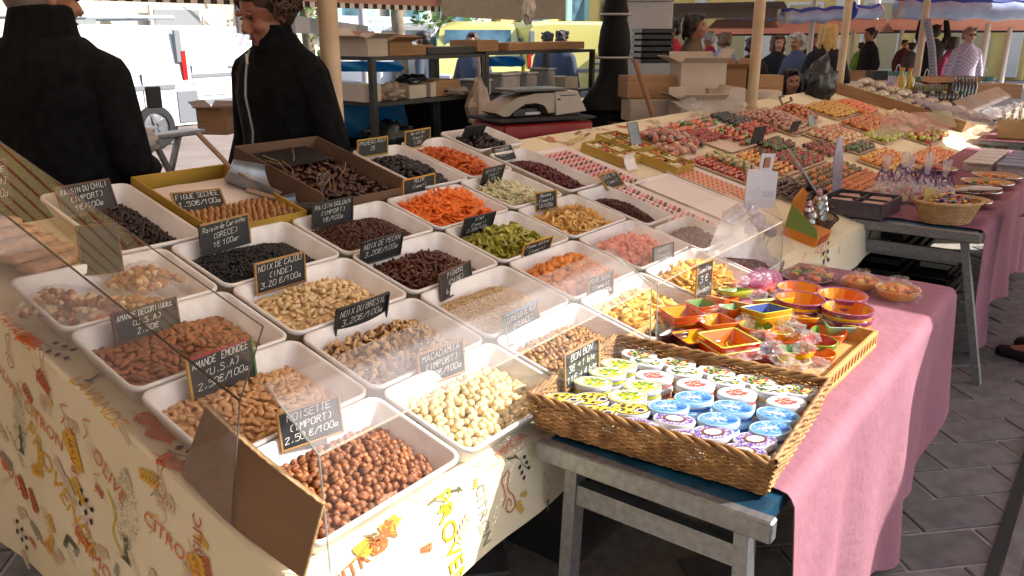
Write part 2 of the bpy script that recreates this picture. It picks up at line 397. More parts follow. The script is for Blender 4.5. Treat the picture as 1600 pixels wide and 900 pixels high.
MB().add([S(-.02, .02, -.03), S(7.3, .02, -.03), S(7.3, 1.46, -.03), S(-.02, 1.46, -.03), S(-.02, .02, -.012), S(7.3, .02, -.012), S(7.3, 1.46, -.012), S(-.02, 1.46, -.012)],
         [(3, 2, 1, 0), (4, 5, 6, 7), (0, 1, 5, 4), (1, 2, 6, 5), (2, 3, 7, 6), (3, 0, 4, 7)]).build('display_board', [mat('plywood', '#6b5236', '#7d6140', rough=.8, scale=6)], stall)

# ---- printing on the cloth
INK = {k: mat('ink_' + k, c, rough=.6) for k, c in dict(orange='#c96a35', gold='#cfa02e', yellow='#c9bb1e', brown='#8a4c33', grey='#8d8d7c', dark='#26282a', olive='#55573a', pale='#cdb79a', rust='#b0522f').items()}
IL = list(INK.values()); IK = {k: i for i, k in enumerate(INK)}
def leaf2(cx, cy, L, W, a, n=6):
    c, s = math.cos(a), math.sin(a); up = [(L * k / n, W * math.sin(math.pi * k / n)) for k in range(n + 1)]; lo = [(L * k / n, -W * math.sin(math.pi * k / n)) for k in range(n - 1, 0, -1)]
    return [(cx + x * c - y * s, cy + x * s + y * c) for x, y in up + lo]
class Print:                                    # flat motifs gathered in cloth coordinates, mapped on to a face of the cloth
    def __init__(s, fn): s.mb = MB(); s.fn = fn
    def poly(s, pts, ink): s.mb.add([s.fn(x, y) for x, y in pts], [tuple(range(len(pts)))], IK[ink])
    def word(s, t, x, y, size, a, ink, sx=1):
        vs, fs = text_geo(t); c, q = math.cos(a), math.sin(a)
        s.mb.add([s.fn(x + (p[0] * sx * c - p[1] * q) * size, y + (p[0] * sx * q + p[1] * c) * size) for p in vs], fs, IK[ink])
    def line(s, pts, w, ink):
        for (ax_, ay), (bx, by) in zip(pts, pts[1:]):
            d = Vector((bx - ax_, by - ay)); L = d.length or 1; n = Vector((-d.y, d.x)) / L * w / 2; e = d / L * w * .3
            s.poly([(ax_ - n.x - e.x, ay - n.y - e.y), (bx - n.x + e.x, by - n.y + e.y), (bx + n.x + e.x, by + n.y + e.y), (ax_ + n.x - e.x, ay + n.y - e.y)], ink)
    def curve(s, pts, w, ink, n=5):
        P = [Vector(p) for p in pts]; out = []
        for i in range(len(P) - 1):
            p0, p1, p2, p3 = P[max(i - 1, 0)], P[i], P[i + 1], P[min(i + 2, len(P) - 1)]
            for k in range(n):
                t = k / n; out.append(tuple(.5 * ((2 * p1) + (p2 - p0) * t + (2 * p0 - 5 * p1 + 4 * p2 - p3) * t * t + (3 * p1 - p0 - 3 * p2 + p3) * t ** 3)))
        s.line(out + [tuple(P[-1])], w, ink)
    def sprig(s, x, y, sc, a, ink, n=7):
        for k in range(n):
            t = k / n; px, py = x + math.cos(a) * sc * t, y + math.sin(a) * sc * t
            for sg in (-1, 1): s.poly(leaf2(px, py, sc * .42 * (1 - .4 * t), sc * .085, a + sg * (1.0 - .3 * t)), ink)
        s.line([(x - math.cos(a) * sc * .3, y - math.sin(a) * sc * .3), (x + math.cos(a) * sc, y + math.sin(a) * sc)], sc * .03, ink)
    def olives(s, x, y, sc, a, ink='dark'):
        r = random.Random(int(x * 1e3)); s.curve([(x, y), (x + sc * .5 * math.cos(a), y + sc * .5 * math.sin(a)), (x + sc * math.cos(a + .3), y + sc * math.sin(a + .3))], sc * .03, ink)
        for k in range(6):
            t = k / 6 + .1; q = a + (-1) ** k * 1.2; s.poly(leaf2(x + sc * t * math.cos(a) + .12 * sc * math.cos(q), y + sc * t * math.sin(a) + .12 * sc * math.sin(q), sc * .26, sc * .085, q, 8), ink)
    def tree(s, x, y, sc, a=0.0, ink='grey'):
        r = random.Random(5); c, q = math.cos(a), math.sin(a)
        def R2(u, v): return (x + u * c - v * q, y + u * q + v * c)
        for k in range(300):
            v = r.uniform(0, 1); w_ = .24 * math.sin(math.pi * min(1, v * .9 + .1)) + .03; u = r.uniform(-w_, w_); h = sc * .013
            s.poly([R2(u * sc + h * math.cos(t), v * sc + h * math.sin(t)) for t in (0, 2.1, 4.2)], ink)
        s.poly([R2(-.04 * sc, .1 * sc), R2(.04 * sc, .1 * sc), R2(.03 * sc, -.15 * sc), R2(.12 * sc, -.24 * sc), R2(-.12 * sc, -.24 * sc), R2(-.03 * sc, -.15 * sc)], 'olive')
    def goose(s, x, y, sc, a, ink='rust'):
        c, q = math.cos(a), math.sin(a)
        P = [(-.1, .9), (.05, 1.0), (.12, .85), (.02, .6), (.05, .35), (.25, .1), (.3, -.2), (.1, -.35), (-.1, -.2), (.0, .1), (.12, .0), (.1, -.15)]
        s.curve([(x + (u * c - v * q) * sc, y + (u * q + v * c) * sc) for u, v in P], sc * .035, ink)
        s.curve([(x + (u * c - v * q) * sc, y + (u * q + v * c) * sc) for u, v in [(-.1, .9), (-.22, .8), (-.15, .5), (-.1, .2), (-.25, 0)]], sc * .035, ink)
def on_left(px, py): p = atX(px, py, -.047); return (1.75 - p.y, p.z)          # cloth coordinates (s runs toward the viewer's right)
def fl(s_, z):
    y = 1.75 - s_; ez = BASE + y * math.tan(TH); v = max(0, min(1, (ez - z) / (ez - .30))); u = 1 - (y + .015) / (1.5 * CT)
    return Vector((-.0402 - .012 * math.sin(v * 1.5) + .004 * math.sin(u * 26 + v * 2) * v, y, z))
P1 = Print(fl)
def wl(t, px, py, size, a, ink, sx=1): x, y = on_left(px, py); P1.word(t, x, y, size * 1.12, a, ink, sx)
slope = -TH
for dx in (0,):
    wl('CITRON', 66, 672, .042, slope - .08, 'orange'); wl('CITRON', 262, 856, .042, slope - .05, 'orange'); wl('OLIVE', 166, 752, .046, slope - .35, 'orange'); wl('CITRON', 150, 722, .022, slope - .2, 'pale')
    wl('OLIVE', 6, 598, .035, slope - .3, 'orange'); wl('PROVENCE', 92, 770, .062, slope - .55, 'gold'); wl('BASILIC', 116, 704, .036, 1.45, 'rust'); wl('BASILIC', 141, 840, .026, 1.5, 'rust')
    wl('MIMOSA', 160, 895, .05, slope - .1, 'orange'); wl('MIMOSA', 10, 735, .045, slope - .3, 'orange'); wl('OLIVE', 74, 815, .03, -1.2, 'pale'); wl('BASILIC', 312, 860, .036, 1.45, 'rust'); wl('BASILE', 82, 862, .03, slope, 'orange')
    wl('CITRON', 208, 880, .024, -1.1, 'pale'); wl('LAVANDE', 22, 700, .022, -1.0, 'grey')
for px, py, sc in ((32, 690, .075), (198, 850, .10), (30, 672, .06)):
    x, y = on_left(px, py); P1.tree(x, y, sc * 1.9, -.2)
for px, py, a in ((100, 672, .7), (298, 866, .7)):
    x, y = on_left(px, py); P1.sprig(x, y, .095, a - 1.9, 'gold'); 
for px, py in ((62, 585), (245, 762), (10, 560)):
    x, y = on_left(px, py); P1.goose(x, y, .065, -.3)
for px, py in ((118, 765), (22, 812)):
    x, y = on_left(px, py); P1.olives(x, y, .075, -.7)
for px, py in ((42, 780), (60, 800)):
    x, y = on_left(px, py); P1.sprig(x, y, .06, 1.9, 'rust')
for px, py in ((85, 715), (100, 745), (180, 660), (235, 890)):
    x, y = on_left(px, py); P1.sprig(x, y, .05, -.9, 'pale')
x, y = on_left(110, 850); P1.line([(x - .02, y - .01), (x, y + .02), (x + .03, y + .005)], .014, 'olive')
x, y = on_left(172, 800); P1.curve([(x, y + .05), (x + .02, y), (x, y - .05), (x + .03, y - .09)], .006, 'yellow')
_r = random.Random(8)
for _k in range(130):
    _x, _z = _r.uniform(.1, 1.75), _r.uniform(.3, 1.05); _c = _r.choice(('pale', 'pale', 'orange', 'gold', 'gold', 'rust', 'grey')); _q = _r.uniform(0, 6)
    if _z > .725 + (1.75 - _x) * math.tan(TH) - .03: continue
    (P1.sprig(_x, _z, _r.uniform(.03, .065), _q, _c, 5) if _k % 3 else P1.curve([(_x, _z), (_x + .02, _z + .02), (_x + .01, _z + .045), (_x + .04, _z + .05)], .003, _c) if _k % 2 else P1.word(_r.choice(('CITRON', 'BASILIC', 'OLIVE')), _x, _z, .018, _q, 'pale'))
P1.mb.build('printed_motifs', IL, stall, flat=True, kind='stuff')
def fs_(x, a): return S(x, a, .0035)
P2 = Print(fs_)
def wt(t, px, py, size, a, ink): x, y = ax(onS(px, py)); P2.word(t, x, y, size, a, ink)
wt('LAVANDE', 142, 632, .045, -1.62, 'gold'); wt('LAVANDE', 18, 522, .04, -1.6, 'orange')
for px, py in ((70, 540), (262, 705)): x, y = ax(onS(px, py)); P2.olives(x, y, .07, -1.2)
for px, py in ((215, 650), (232, 672), (30, 525), (250, 715)): x, y = ax(onS(px, py)); P2.sprig(x, y, .06, -1.3, 'orange')
x, y = ax(onS(150, 590)); P2.tree(x, y, .1, -1.2)
for px, py, k in ((700, 765, 0), (790, 715, 1), (600, 835, 2), (560, 870, 3)):
    x, y = ax(onS(px, py)); (P2.tree(x, y - .01, .09, 1.2) if k < 2 else P2.sprig(x, y, .05, .3, 'gold'))
wt('MIMOSA', 805, 700, .03, .1, 'orange')
for k, (px, py) in enumerate(((860, 222), (905, 213), (985, 200), (1030, 196), (1075, 188), (1110, 186), (1150, 178), (1190, 172), (1000, 214), (1180, 185))):
    x, y = ax(onS(px, py)); (P2.sprig(x, y, .09, .6 + k, ('orange', 'pale', 'rust')[k % 3], 5) if k % 2 == 0 else P2.olives(x, y, .1, .3 * k, 'brown'))
wt('LAVANDE', 1090, 181, .07, .3, 'pale'); wt('CITRON', 905, 222, .06, .2, 'gold')
for _k in range(40):
    _x, _a = _r.uniform(0, 8.2), _r.uniform(.02, 1.45)
    if _k < 16: _x = _r.uniform(2.4, 6)
    if _k < 16: _a = _r.uniform(1.32, 1.46)
    P2.sprig(_x, _a, _r.uniform(.04, .08), _r.uniform(0, 6), _r.choice(('pale', 'pale', 'orange')), 4)
P2.mb.build('printed_motifs', IL, stall, flat=True, kind='stuff')
def ff(x, z):
    v = max(0, min(1, (BASE - .004 - z) / (.175 + .01 * math.sin(x * 5)))); return Vector((x, -.0198 - .015 * v + .005 * math.sin(x * 17) * v, z))
P3 = Print(ff)
def wf(t, px, py, size, a, ink, sx=1): p = atY(px, py, -.036); P3.word(t, p.x, p.z, size, a, ink, sx)
wf('PROVENCE', 703, 880, .062, -1.45, 'yellow'); wf('CITRON', 757, 812, .04, -1.5, 'grey'); wf('CITRON', 582, 888, .045, .2, 'orange'); wf('OLIVE', 1285, 397, .05, -.2, 'rust')
for px, py, k, a in ((600, 868, 'orange', 1.0), (720, 850, 'pale', .8), (1225, 432, 'olive', 1)): p = atY(px, py, -.036); P3.sprig(p.x, p.z, .06, a, k, 5)
p = atY(800, 775, -.036); P3.goose(p.x, p.z - .02, .075, 0); p = atY(855, 762, -.036); P3.tree(p.x, p.z - .04, .08); p = atY(822, 712, -.036); P3.olives(p.x, p.z - .01, .05, -1.2)
p = atY(1297, 378, -.036); P3.olives(p.x, p.z, .12, -1.3); p = atY(1262, 415, -.036); P3.goose(p.x, p.z - .05, .1, 0, 'rust')
for _k in range(60):
    _x, _z = _r.uniform(0, 3.1), _r.uniform(.57, .71); P3.sprig(_x, _z, _r.uniform(.022, .05), _r.uniform(0, 6), _r.choice(('pale', 'gold', 'yellow', 'orange')), 4)
P3.mb.build('printed_motifs', IL, stall, flat=True, kind='stuff')

# ================================================================ the trays
TD = .066
def tray_mesh(w, d):
    m = MB(); r = .028
    R_ = lambda dw, rr, z: rrect(w + dw, d + dw, max(rr, .006), z, 5)
    m.rings([R_(-.06, .022, 0.001), R_(-.012, r, TD - .014), R_(-.004, r, TD - .012), R_(0, r + .002, TD - .008), R_(0, r + .002, TD - .002), R_(-.004, r, TD), R_(-.014, r - .004, TD), R_(-.02, r - .006, TD - .004),
             R_(-.066, .02, .010), R_(-.072, .018, .006)], cap0=True, cap1=True)
    return m
_tm = {}
TRAY = {}
def tray(key, x0, a0, w_, d_, label, dh=0.0):
    k = (round(w_, 3), round(d_, 3))
    if k not in _tm: _tm[k] = tray_mesh(w_, d_).mesh('display_tray', [WHITE], angle=60)
    o = link('display_tray', _tm[k], None, MS(x0 + w_ / 2, a0 + d_ / 2, .002 + dh, RN.uniform(-.008, .008)), label, 'tray', 'white plastic display trays on the main stall')
    TRAY[key] = (x0, a0, w_, d_, dh); return o
PB, PA, W0, D0 = .3975, .2713, .386, .2635
def yy(y): return y / CT
grid = {
 'hazelnut': (0, 0), 'macadamia': (1, 0), 'walnut': (2, 0), 'pear': (3, 0), 'mango': (4, 0),
 'blanched': (0, 1), 'brazil': (1, 1), 'pine': (2, 1), 'orange': (3, 1), 'papaya': (4, 1),
 'almond': (0, 2), 'cashew': (1, 2), 'pecan': (2, 2), 'kiwi': (3, 2), 'apple': (4, 2),
 'bags': (0, 3), 'corinth': (1, 3), 'golden': (2, 3), 'melon': (3, 3)}
TL = dict(hazelnut='white tray of hazelnuts, nearest of all the trays', macadamia='white tray of round cream macadamia nuts beside the wicker basket', walnut='white tray of walnut kernels behind the bonbon basket', pear='white tray of pale yellow dried pear in the front row',
 mango='white tray of yellow mango slices behind the little price sign', blanched='white tray of blanched almonds behind the leaning cardboard', brazil='white tray of brazil nuts behind the macadamia nuts', pine='white tray of tiny pine nuts', orange='white tray of orange dried apple pieces',
 papaya='white tray of pink candied papaya chunks', almond='white tray of brown shelled almonds at the left end', cashew='white tray heaped with cashew nuts', pecan='white tray of glossy dark pecan nuts', kiwi='white tray of green dried kiwi rings', apple='white tray of pale dried banana and apple rings',
 bags='white tray holding cellophane bags of mixed nuts', corinth='white tray of tiny black currants', golden='white tray of brown raisins', melon='white tray heaped with bright orange melon strips',
 coco='narrow white tray of pale coconut strips', cran='white tray of dark red cranberries at the back', currant='white tray of dark red dried berries beside the striped sheets', purple='white tray of dusky purple fruit pieces behind the acrylic sheet', plum='white tray of dark red fruit at the front corner by the lollipop stand',
 chili='deep white tray of dark chili raisins at the back left', prune='white tray of black prunes at the back', apricot='white tray of orange dried apricots at the back', fig='white tray of black dried figs farthest back')
for k, (i, j) in grid.items(): tray(k, i * PB, j * PA, W0, D0, TL[k])
for k, x0, a0, w_, d_ in (('coco', 1.595, yy(.79), .335, .275), ('cran', 1.985, yy(.80), .27, .44), ('currant', 1.99, yy(.45), .23, .345), ('purple', 1.98, yy(.215), .30, .22), ('plum', 1.99, .0, .24, .20),
                          ('chili', .265, yy(1.055), .262, .415), ('prune', 1.415, yy(1.06), .262, .40), ('apricot', 1.69, yy(1.06), .27, .41), ('fig', 1.985, yy(1.27), .34, .24)):
    tray(k, x0, a0, w_, d_, TL[k])

# ---------------------------------------------------------------- what lies in the trays
def var(n, f): return [f(k) for k in range(n)]
def mk(name, fn, m, angle=70, n=3):
    out = []
    for k in range(n):
        vs, fs = fn(k); b = MB().add(vs, fs); out.append(b.mesh(name, [m], angle=angle))
    return out
def f_hazel(k):
    def fn(u):
        r = .0088 * (1 + .06 * fract(u, 1.5, k)); z = u.z * r * (1.0 + .18 * max(0, u.z) ** 3)
        return Vector((u.x * r, u.y * r, z - (.0012 if u.z < -.8 else 0)))
    return blob(fn, 12, 8)
def f_mac(k): return rough_blob(.0098, .0094, .0090, .05, 1.3, k, 12, 8)
def f_almond(L, W, T_):
    def g(k):
        def fn(u):
            t = (u.x + 1) / 2; wd = math.sin(math.pi * min(1, t ** .75)) ** .0 * (1 - .55 * t ** 2.2)
            return Vector((u.x * L, u.y * W * wd, u.z * T_ * (1 - .4 * t * t))) * (1 + .05 * fract(u, 2, k))
        return blob(fn, 12, 9)
    return g
def f_cashew(k):
    # crescent: swept circle
    n = 9; rings = []; R0 = .0105; span = 2.3 + .25 * k
    for i in range(n + 1):
        t = i / n; a = -span / 2 + span * t; r = .0064 * (math.sin(math.pi * (.06 + .88 * t)) ** .55) * (1.15 - .35 * t)
        c = Vector((R0 * math.sin(a), R0 * math.cos(a), 0)); d = Vector((math.sin(a), math.cos(a), 0))
        rings.append([c + d * r * math.cos(q) + Vector((0, 0, 1)) * r * .9 * math.sin(q) for q in [2 * math.pi * j / 7 for j in range(7)]])
    m = MB().rings(rings, cap0=True, cap1=True); c = sum((Vector(v) for v in m.v), Vector()) / len(m.v)
    return [Vector(v) - c for v in m.v], m.f
def f_brazil(k):
    def fn(u):
        a = math.atan2(u.z, u.y); tri = 1 + .22 * math.cos(3 * a + k)
        t = u.x; return Vector((t * .019, u.y * .0085 * tri + .004 * (1 - t * t), u.z * .0085 * tri)) * (1 + .06 * fract(u, 1.6, k))
    return blob(lambda u: fn(Vector((u.z, u.x, u.y))), 9, 9)
def f_pecan(k):
    def fn(u):
        a = math.atan2(u.y, u.x); g = 1 + .16 * math.cos(5 * a) * (1 - abs(u.z)); 
        return Vector((u.x * .0062 * g, u.y * .0042 * g, u.z * .0135)) * (1 + .1 * fract(u, 2.4, k))
    return blob(fn, 15, 9)
def f_walnut(k):
    def fn(u):
        q = 1 + .42 * fract(u, 3.1, k) + .2 * fract(u, 6, k + 5); return Vector((u.x * .0105, u.y * .008, u.z * .0065)) * q
    return blob(fn, 14, 9)
def f_prune(k): return rough_blob(.017, .012, .009, .22, 2.2, k, 12, 8)
def f_date(k): return rough_blob(.017, .008, .008, .14, 2.6, k, 10, 8)
def f_apricot(k):
    def fn(u):
        e = u.x * u.x + u.y * u.y; return Vector((u.x * .0165, u.y * .0145, u.z * .005 + .004 * math.cos(u.x * 5 + k) * e)) * (1 + .12 * fract(u, 2, k))
    return blob(fn, 12, 7)
def f_ring(R0, r, h, wob):
    def g(k):
        n = 14; m = 5; rings = []
        for i in range(n + 1):
            a = 2 * math.pi * i / n; rr = R0 * (1 + .14 * math.sin(2 * a + k) + .06 * math.sin(5 * a + 2 * k)); zz = wob * math.sin(2 * a + k * 1.7) + wob * .5 * math.sin(3 * a + k)
            rings.append([Vector((math.cos(a) * (rr + r * math.cos(q)), math.sin(a) * (rr + r * math.cos(q)), zz + h * math.sin(q))) for q in [2 * math.pi * j / m for j in range(m)]])
        mb = MB().rings(rings); return mb.v, mb.f
    return g
def f_strip(L, W, T_, curl):
    def g(k):
        n = 8; rings = []
        for i in range(n + 1):
            t = i / n - .5; a = t * curl * (1 + .3 * math.sin(k)); x = math.sin(a) / max(curl, .01) * L; z = (1 - math.cos(a)) / max(curl, .01) * L
            w_ = W * (math.cos(t * 2.6)) ** .5 * (1 + .15 * math.sin(7 * t + k)); tw = .8 * t * (k - 1)
            rings.append([Vector((x, w_ * c_ * math.cos(tw) - T_ * s_ * math.sin(tw), z + w_ * c_ * math.sin(tw) + T_ * s_ * math.cos(tw))) for c_, s_ in ((1, .3), (.6, 1), (-.6, 1), (-1, .3), (-1, -.3), (-.6, -1), (.6, -1), (1, -.3))])
        mb = MB().rings(rings, cap0=True, cap1=True); return mb.v, mb.f
    return g
def f_chunk(a, b, c, amp=.35):
    def g(k):
        def fn(u):
            p = Vector((max(-.72, min(.72, u.x)) * a, max(-.75, min(.75, u.y)) * b, max(-.7, min(.7, u.z)) * c)); return p * (1.15 + amp * fract(u, 1.4, k))
        return blob(fn, 10, 7)
    return g
M_HAZ = mat('hazelnut_shell_skin', '#6e3d1d', '#a5693c', rough=.5, scale=210, rnd=.32, bump=.5, bscale=420, stretch=(1, 1, .3), lo=.4, hi=.62)
M_MAC = mat('macadamia_cream', '#d3bb86', '#dfcda0', rough=.5, scale=60, rnd=.12)
M_ALM = mat('almond_skin', '#7c4522', '#9a5f34', rough=.6, scale=200, rnd=.25, bump=.4, bscale=500, stretch=(.12, 1, 1))
M_BLA = mat('blanched_almond', '#b98a58', '#cfa678', rough=.5, scale=70, rnd=.15)
M_CAS = mat('cashew_cream', '#cfae7c', '#e2c99c', rough=.48, scale=70, rnd=.14)
M_BRA = mat('brazil_nut', '#5a3720', '#c3a070', rough=.55, scale=70, rnd=.18, lo=.44, hi=.5, bump=.3)
M_PEC = mat('pecan_skin', '#3a1a0e', '#63301c', rough=.34, scale=180, rnd=.3, bump=.5, bscale=420)
M_WAL = mat('walnut_kernel', '#8c5f33', '#b98d59', rough=.5, scale=150, rnd=.2, bump=.5, bscale=350)
M_PRU = mat('prune_black', '#0e0b0d', '#1b1517', rough=.38, scale=90, rnd=.3, bump=.6, bscale=160)
M_FIG = mat('fig_black', '#15090c', '#24110f', rough=.42, scale=90, rnd=.3, bump=.6, bscale=160)
M_DATE = mat('date_brown', '#2c130a', '#43200f', rough=.3, scale=90, rnd=.3, bump=.5, bscale=160)
M_APR = mat('apricot_orange', '#b04c18', '#c96223', rough=.5, scale=80, rnd=.15, sss=.2, bump=.4, bscale=200)
M_KIWI = mat('kiwi_green', '#8b8a2c', '#a9a345', rough=.35, scale=80, rnd=.18, sss=.3)
M_APPL = mat('apple_cream', '#cf9f55', '#ddb874', rough=.55, scale=60, rnd=.12, sss=.2)
M_ORA = mat('dried_orange_fruit', '#c9742a', '#db9347', rough=.5, scale=60, rnd=.14, sss=.3)
M_MEL = mat('melon_orange', '#e0661a', '#ea8434', rough=.4, scale=60, rnd=.1, sss=.3)
M_PEAR = mat('pear_yellow', '#d5a548', '#e0bb6a', rough=.5, scale=60, rnd=.1, sss=.3)
M_MANG = mat('mango_yellow', '#cf9a33', '#dcb458', rough=.5, scale=50, rnd=.12, sss=.3)
M_PAP = mat('papaya_pink', '#cb6454', '#dd8d78', rough=.45, scale=60, rnd=.12, sss=.3)
M_COC = mat('coconut_strip', '#c5bd8f', '#d8d3b3', rough=.6, scale=60, rnd=.1)
M_PINE = mat('pine_nut', '#c0a175', '#d3ba92', rough=.55, scale=60)
M_RAIS = mat('raisin_brown', '#36190f', '#532a19', rough=.45, scale=140, bump=.5, bscale=300)
M_BLK = mat('black_currant', '#0a090c', '#151218', rough=.42, scale=140, bump=.5, bscale=300)
M_CRAN = mat('cranberry_red', '#430c10', '#651319', rough=.35, scale=140, bump=.5, bscale=300)
M_BERRY = mat('dried_berry', '#34100a', '#551c11', rough=.5, scale=140, bump=.5, bscale=300)
M_PURP = mat('dusky_plum', '#4a1822', '#6a2832', rough=.45, scale=90, rnd=.2, sss=.2)
KIND = dict(
 hazelnut=('hazelnut', f_hazel, M_HAZ, .0168, 'round brown hazelnut lying in the nearest white tray', 'hazelnut', 'hazelnuts in the nearest tray', 1),
 macadamia=('macadamia_nut', f_mac, M_MAC, .0182, 'round cream macadamia nut in the sunlit tray beside the basket', 'nut', 'macadamia nuts in their tray', 1),
 walnut=('walnut_kernel', f_walnut, M_WAL, .0165, 'crinkled walnut kernel in the tray behind the bonbon basket', 'walnut', 'walnut kernels in their tray', .7),
 blanched=('blanched_almond', f_almond(.0125, .0075, .0052), M_BLA, .0165, 'smooth pale blanched almond in its white tray', 'almond', 'blanched almonds in their tray', .4),
 almond=('almond', f_almond(.0128, .0078, .0056), M_ALM, .0165, 'brown almond with its skin on in the left white tray', 'almond', 'brown almonds in their tray', .4),
 cashew=('cashew_nut', f_cashew, M_CAS, .0205, 'curved cream cashew nut heaped in its white tray', 'cashew', 'cashew nuts in their tray', .7),
 brazil=('brazil_nut', f_brazil, M_BRA, .0235, 'long brown and cream brazil nut in its white tray', 'brazil nut', 'brazil nuts in their tray', .6),
 pecan=('pecan_nut', f_pecan, M_PEC, .0165, 'glossy dark ridged pecan nut in its white tray', 'pecan', 'pecan nuts in their tray', .5),
 kiwi=('dried_kiwi_ring', f_ring(.0125, .0065, .003, .004), M_KIWI, .025, 'green dried kiwi ring in its white tray', 'dried fruit', 'dried kiwi rings in their tray', .8),
 apple=('dried_apple_ring', f_ring(.0165, .0065, .0022, .005), M_APPL, .027, 'pale golden dried apple ring in its white tray', 'dried fruit', 'dried apple rings in their tray', .8),
 orange=('dried_apple_chunk', f_chunk(.018, .014, .010), M_ORA, .0245, 'orange dried fruit chunk in the tray beside the kiwi rings', 'dried fruit', 'orange dried fruit chunks', .8),
 melon=('dried_melon_strip', f_strip(.052, .011, .0035, 1.1), M_MEL, .0235, 'bright orange dried melon strip on a high heap', 'dried fruit', 'dried melon strips in their tray', .45),
 pear=('dried_pear_slice', f_chunk(.019, .015, .0065), M_PEAR, .0225, 'pale yellow dried pear slice in the front row', 'dried fruit', 'dried pear slices in their tray', .6),
 mango=('dried_mango_slice', f_strip(.05, .016, .003, .7), M_MANG, .0245, 'yellow dried mango slice behind the small price sign', 'dried fruit', 'dried mango slices in their tray', .4),
 papaya=('candied_papaya_chunk', f_chunk(.017, .014, .011), M_PAP, .026, 'pink candied papaya chunk behind the acrylic sheet', 'dried fruit', 'papaya chunks in their tray', .8),
 coco=('coconut_strip', f_strip(.06, .0055, .0022, .5), M_COC, .021, 'thin pale coconut strip in the narrow tray', 'dried fruit', 'coconut strips in their tray', .35),
 prune=('prune', f_prune, M_PRU, .024, 'wrinkled black prune in the back row', 'prune', 'prunes in their tray', .6),
 apricot=('dried_apricot', f_apricot, M_APR, .0215, 'flat orange dried apricot in the back row', 'apricot', 'dried apricots in their tray', .7),
 fig=('dried_fig', f_prune, M_FIG, .026, 'black dried fig in the farthest white tray', 'fig', 'black figs in their tray', .7),
 purple=('candied_plum_piece', f_chunk(.013, .011, .009), M_PURP, .021, 'dusky purple candied fruit piece behind the acrylic sheet', 'dried fruit', 'purple fruit pieces', .8),
 plum=('dried_plum_piece', f_chunk(.013, .010, .008), M_PURP, .0195, 'dark red fruit piece in the corner tray by the lollipop stand', 'dried fruit', 'dark red fruit pieces', .8))
def heap_h(u, v, key, hi=.030, base=.020):
    e = max(0, 1 - abs(u) ** 3.0) * max(0, 1 - abs(v) ** 3.0)
    return base + hi * e + .006 * noise.noise(Vector((u * 2.2, v * 2.2, hash_str(key) * .37)))
def slump(key, u, v):      # the heaps sit against the lower left, the right and rear edges run down
    a = {'hazelnut': (.95, .8)}.get(key, (.85, .75)); return 1 - .35 * max(0, u - .35) / .65 - .25 * max(0, v - .4) / .6
def heap_base(key, m, hi, base, name='nut_heap', label='', cat='heap', off=.004):
    x0, a0, w_, d_, dh = TRAY[key]; cx, ca = x0 + w_ / 2, a0 + d_ / 2; hw, hd = w_ / 2 - .028, d_ / 2 - .028
    b = MB(); b.grid(lambda s, t: (lambda u, v: (u * hw, v * hd, max(.009, heap_h(u, v, key, hi, base) * slump(key, u, v) - off)))(2 * s - 1, 2 * t - 1), 22, 16)
    b.build(name, [m], None, MS(cx, ca, .002), label=label, cat=cat, kind='stuff')
KEEP = {}
def fill(key, hi=.026, base=.024):
    name, fn, m, s, label, cat, group, tiltk = KIND[key]
    x0, a0, w_, d_, dh = TRAY[key]; cx, ca = x0 + w_ / 2, a0 + d_ / 2; hw, hd = w_ / 2 - .030, d_ / 2 - .030
    ms = mk(name, fn, m); r = random.Random(hash_str(key)); n = 0; pts = []
    heap_base(key, m, hi, base, 'heap_of_' + name, 'lower layer of the ' + group, 'heap', s * .45)
    nx = int(2 * hw / s); ny = int(2 * hd / (s * .87)); NM = MS(cx, ca, .002)
    cand = []
    for j in range(ny + 1):
        for i in range(nx + 1):
            u = -hw + (i + (.5 if j % 2 else 0)) * s + r.uniform(-.28, .28) * s; v = -hd + j * s * .87 + r.uniform(-.28, .28) * s
            if abs(u) > hw or abs(v) > hd: continue
            cand.append((u, v, 0))
    for k in range(max(0, min(len(cand) // 3, 285 - len(cand)))): cand.append((r.uniform(-hw * .8, hw * .7), r.uniform(-hd * .8, hd * .7), 1))
    r.shuffle(cand); cand = cand[:298]
    for u, v, up in cand:
        h = max(.012, heap_h(u / hw, v / hd, key, hi, base) * slump(key, u / hw, v / hd)) + up * s * .32 + r.uniform(-.08, .08) * s
        M = NM @ Matrix.Translation((u, v, h)) @ Matrix.Rotation(r.uniform(0, 6.28), 4, 'Z')
        if tiltk >= 1: M = M @ Matrix.Rotation(r.uniform(0, 3.1), 4, 'X')
        else: M = M @ Matrix.Rotation(r.gauss(0, tiltk), 4, 'X') @ Matrix.Rotation(r.gauss(0, tiltk * .8), 4, 'Y')
        if name in ('brazil_nut', 'pecan_nut'): M = M @ Matrix.Rotation(math.pi / 2 + r.gauss(0, .3), 4, 'Y')
        sc = r.uniform(.80, 1.17); link(name, ms[r.randrange(3)], None, M @ Matrix.Scale(sc, 4), label, cat, group); n += 1
for k in KIND:
    hi, base = dict(hazelnut=(.018, .030), macadamia=(.018, .032), walnut=(.024, .026), cashew=(.036, .026), pecan=(.036, .022), brazil=(.028, .026), melon=(.055, .034), kiwi=(.034, .026), orange=(.036, .03), pear=(.03, .03), mango=(.045, .026), apple=(.034, .026),
                    almond=(.026, .024), blanched=(.030, .026), coco=(.03, .028), prune=(.036, .024), apricot=(.04, .024), fig=(.034, .026), papaya=(.03, .03)).get(k, (.026, .026))
    fill(k, hi, base)
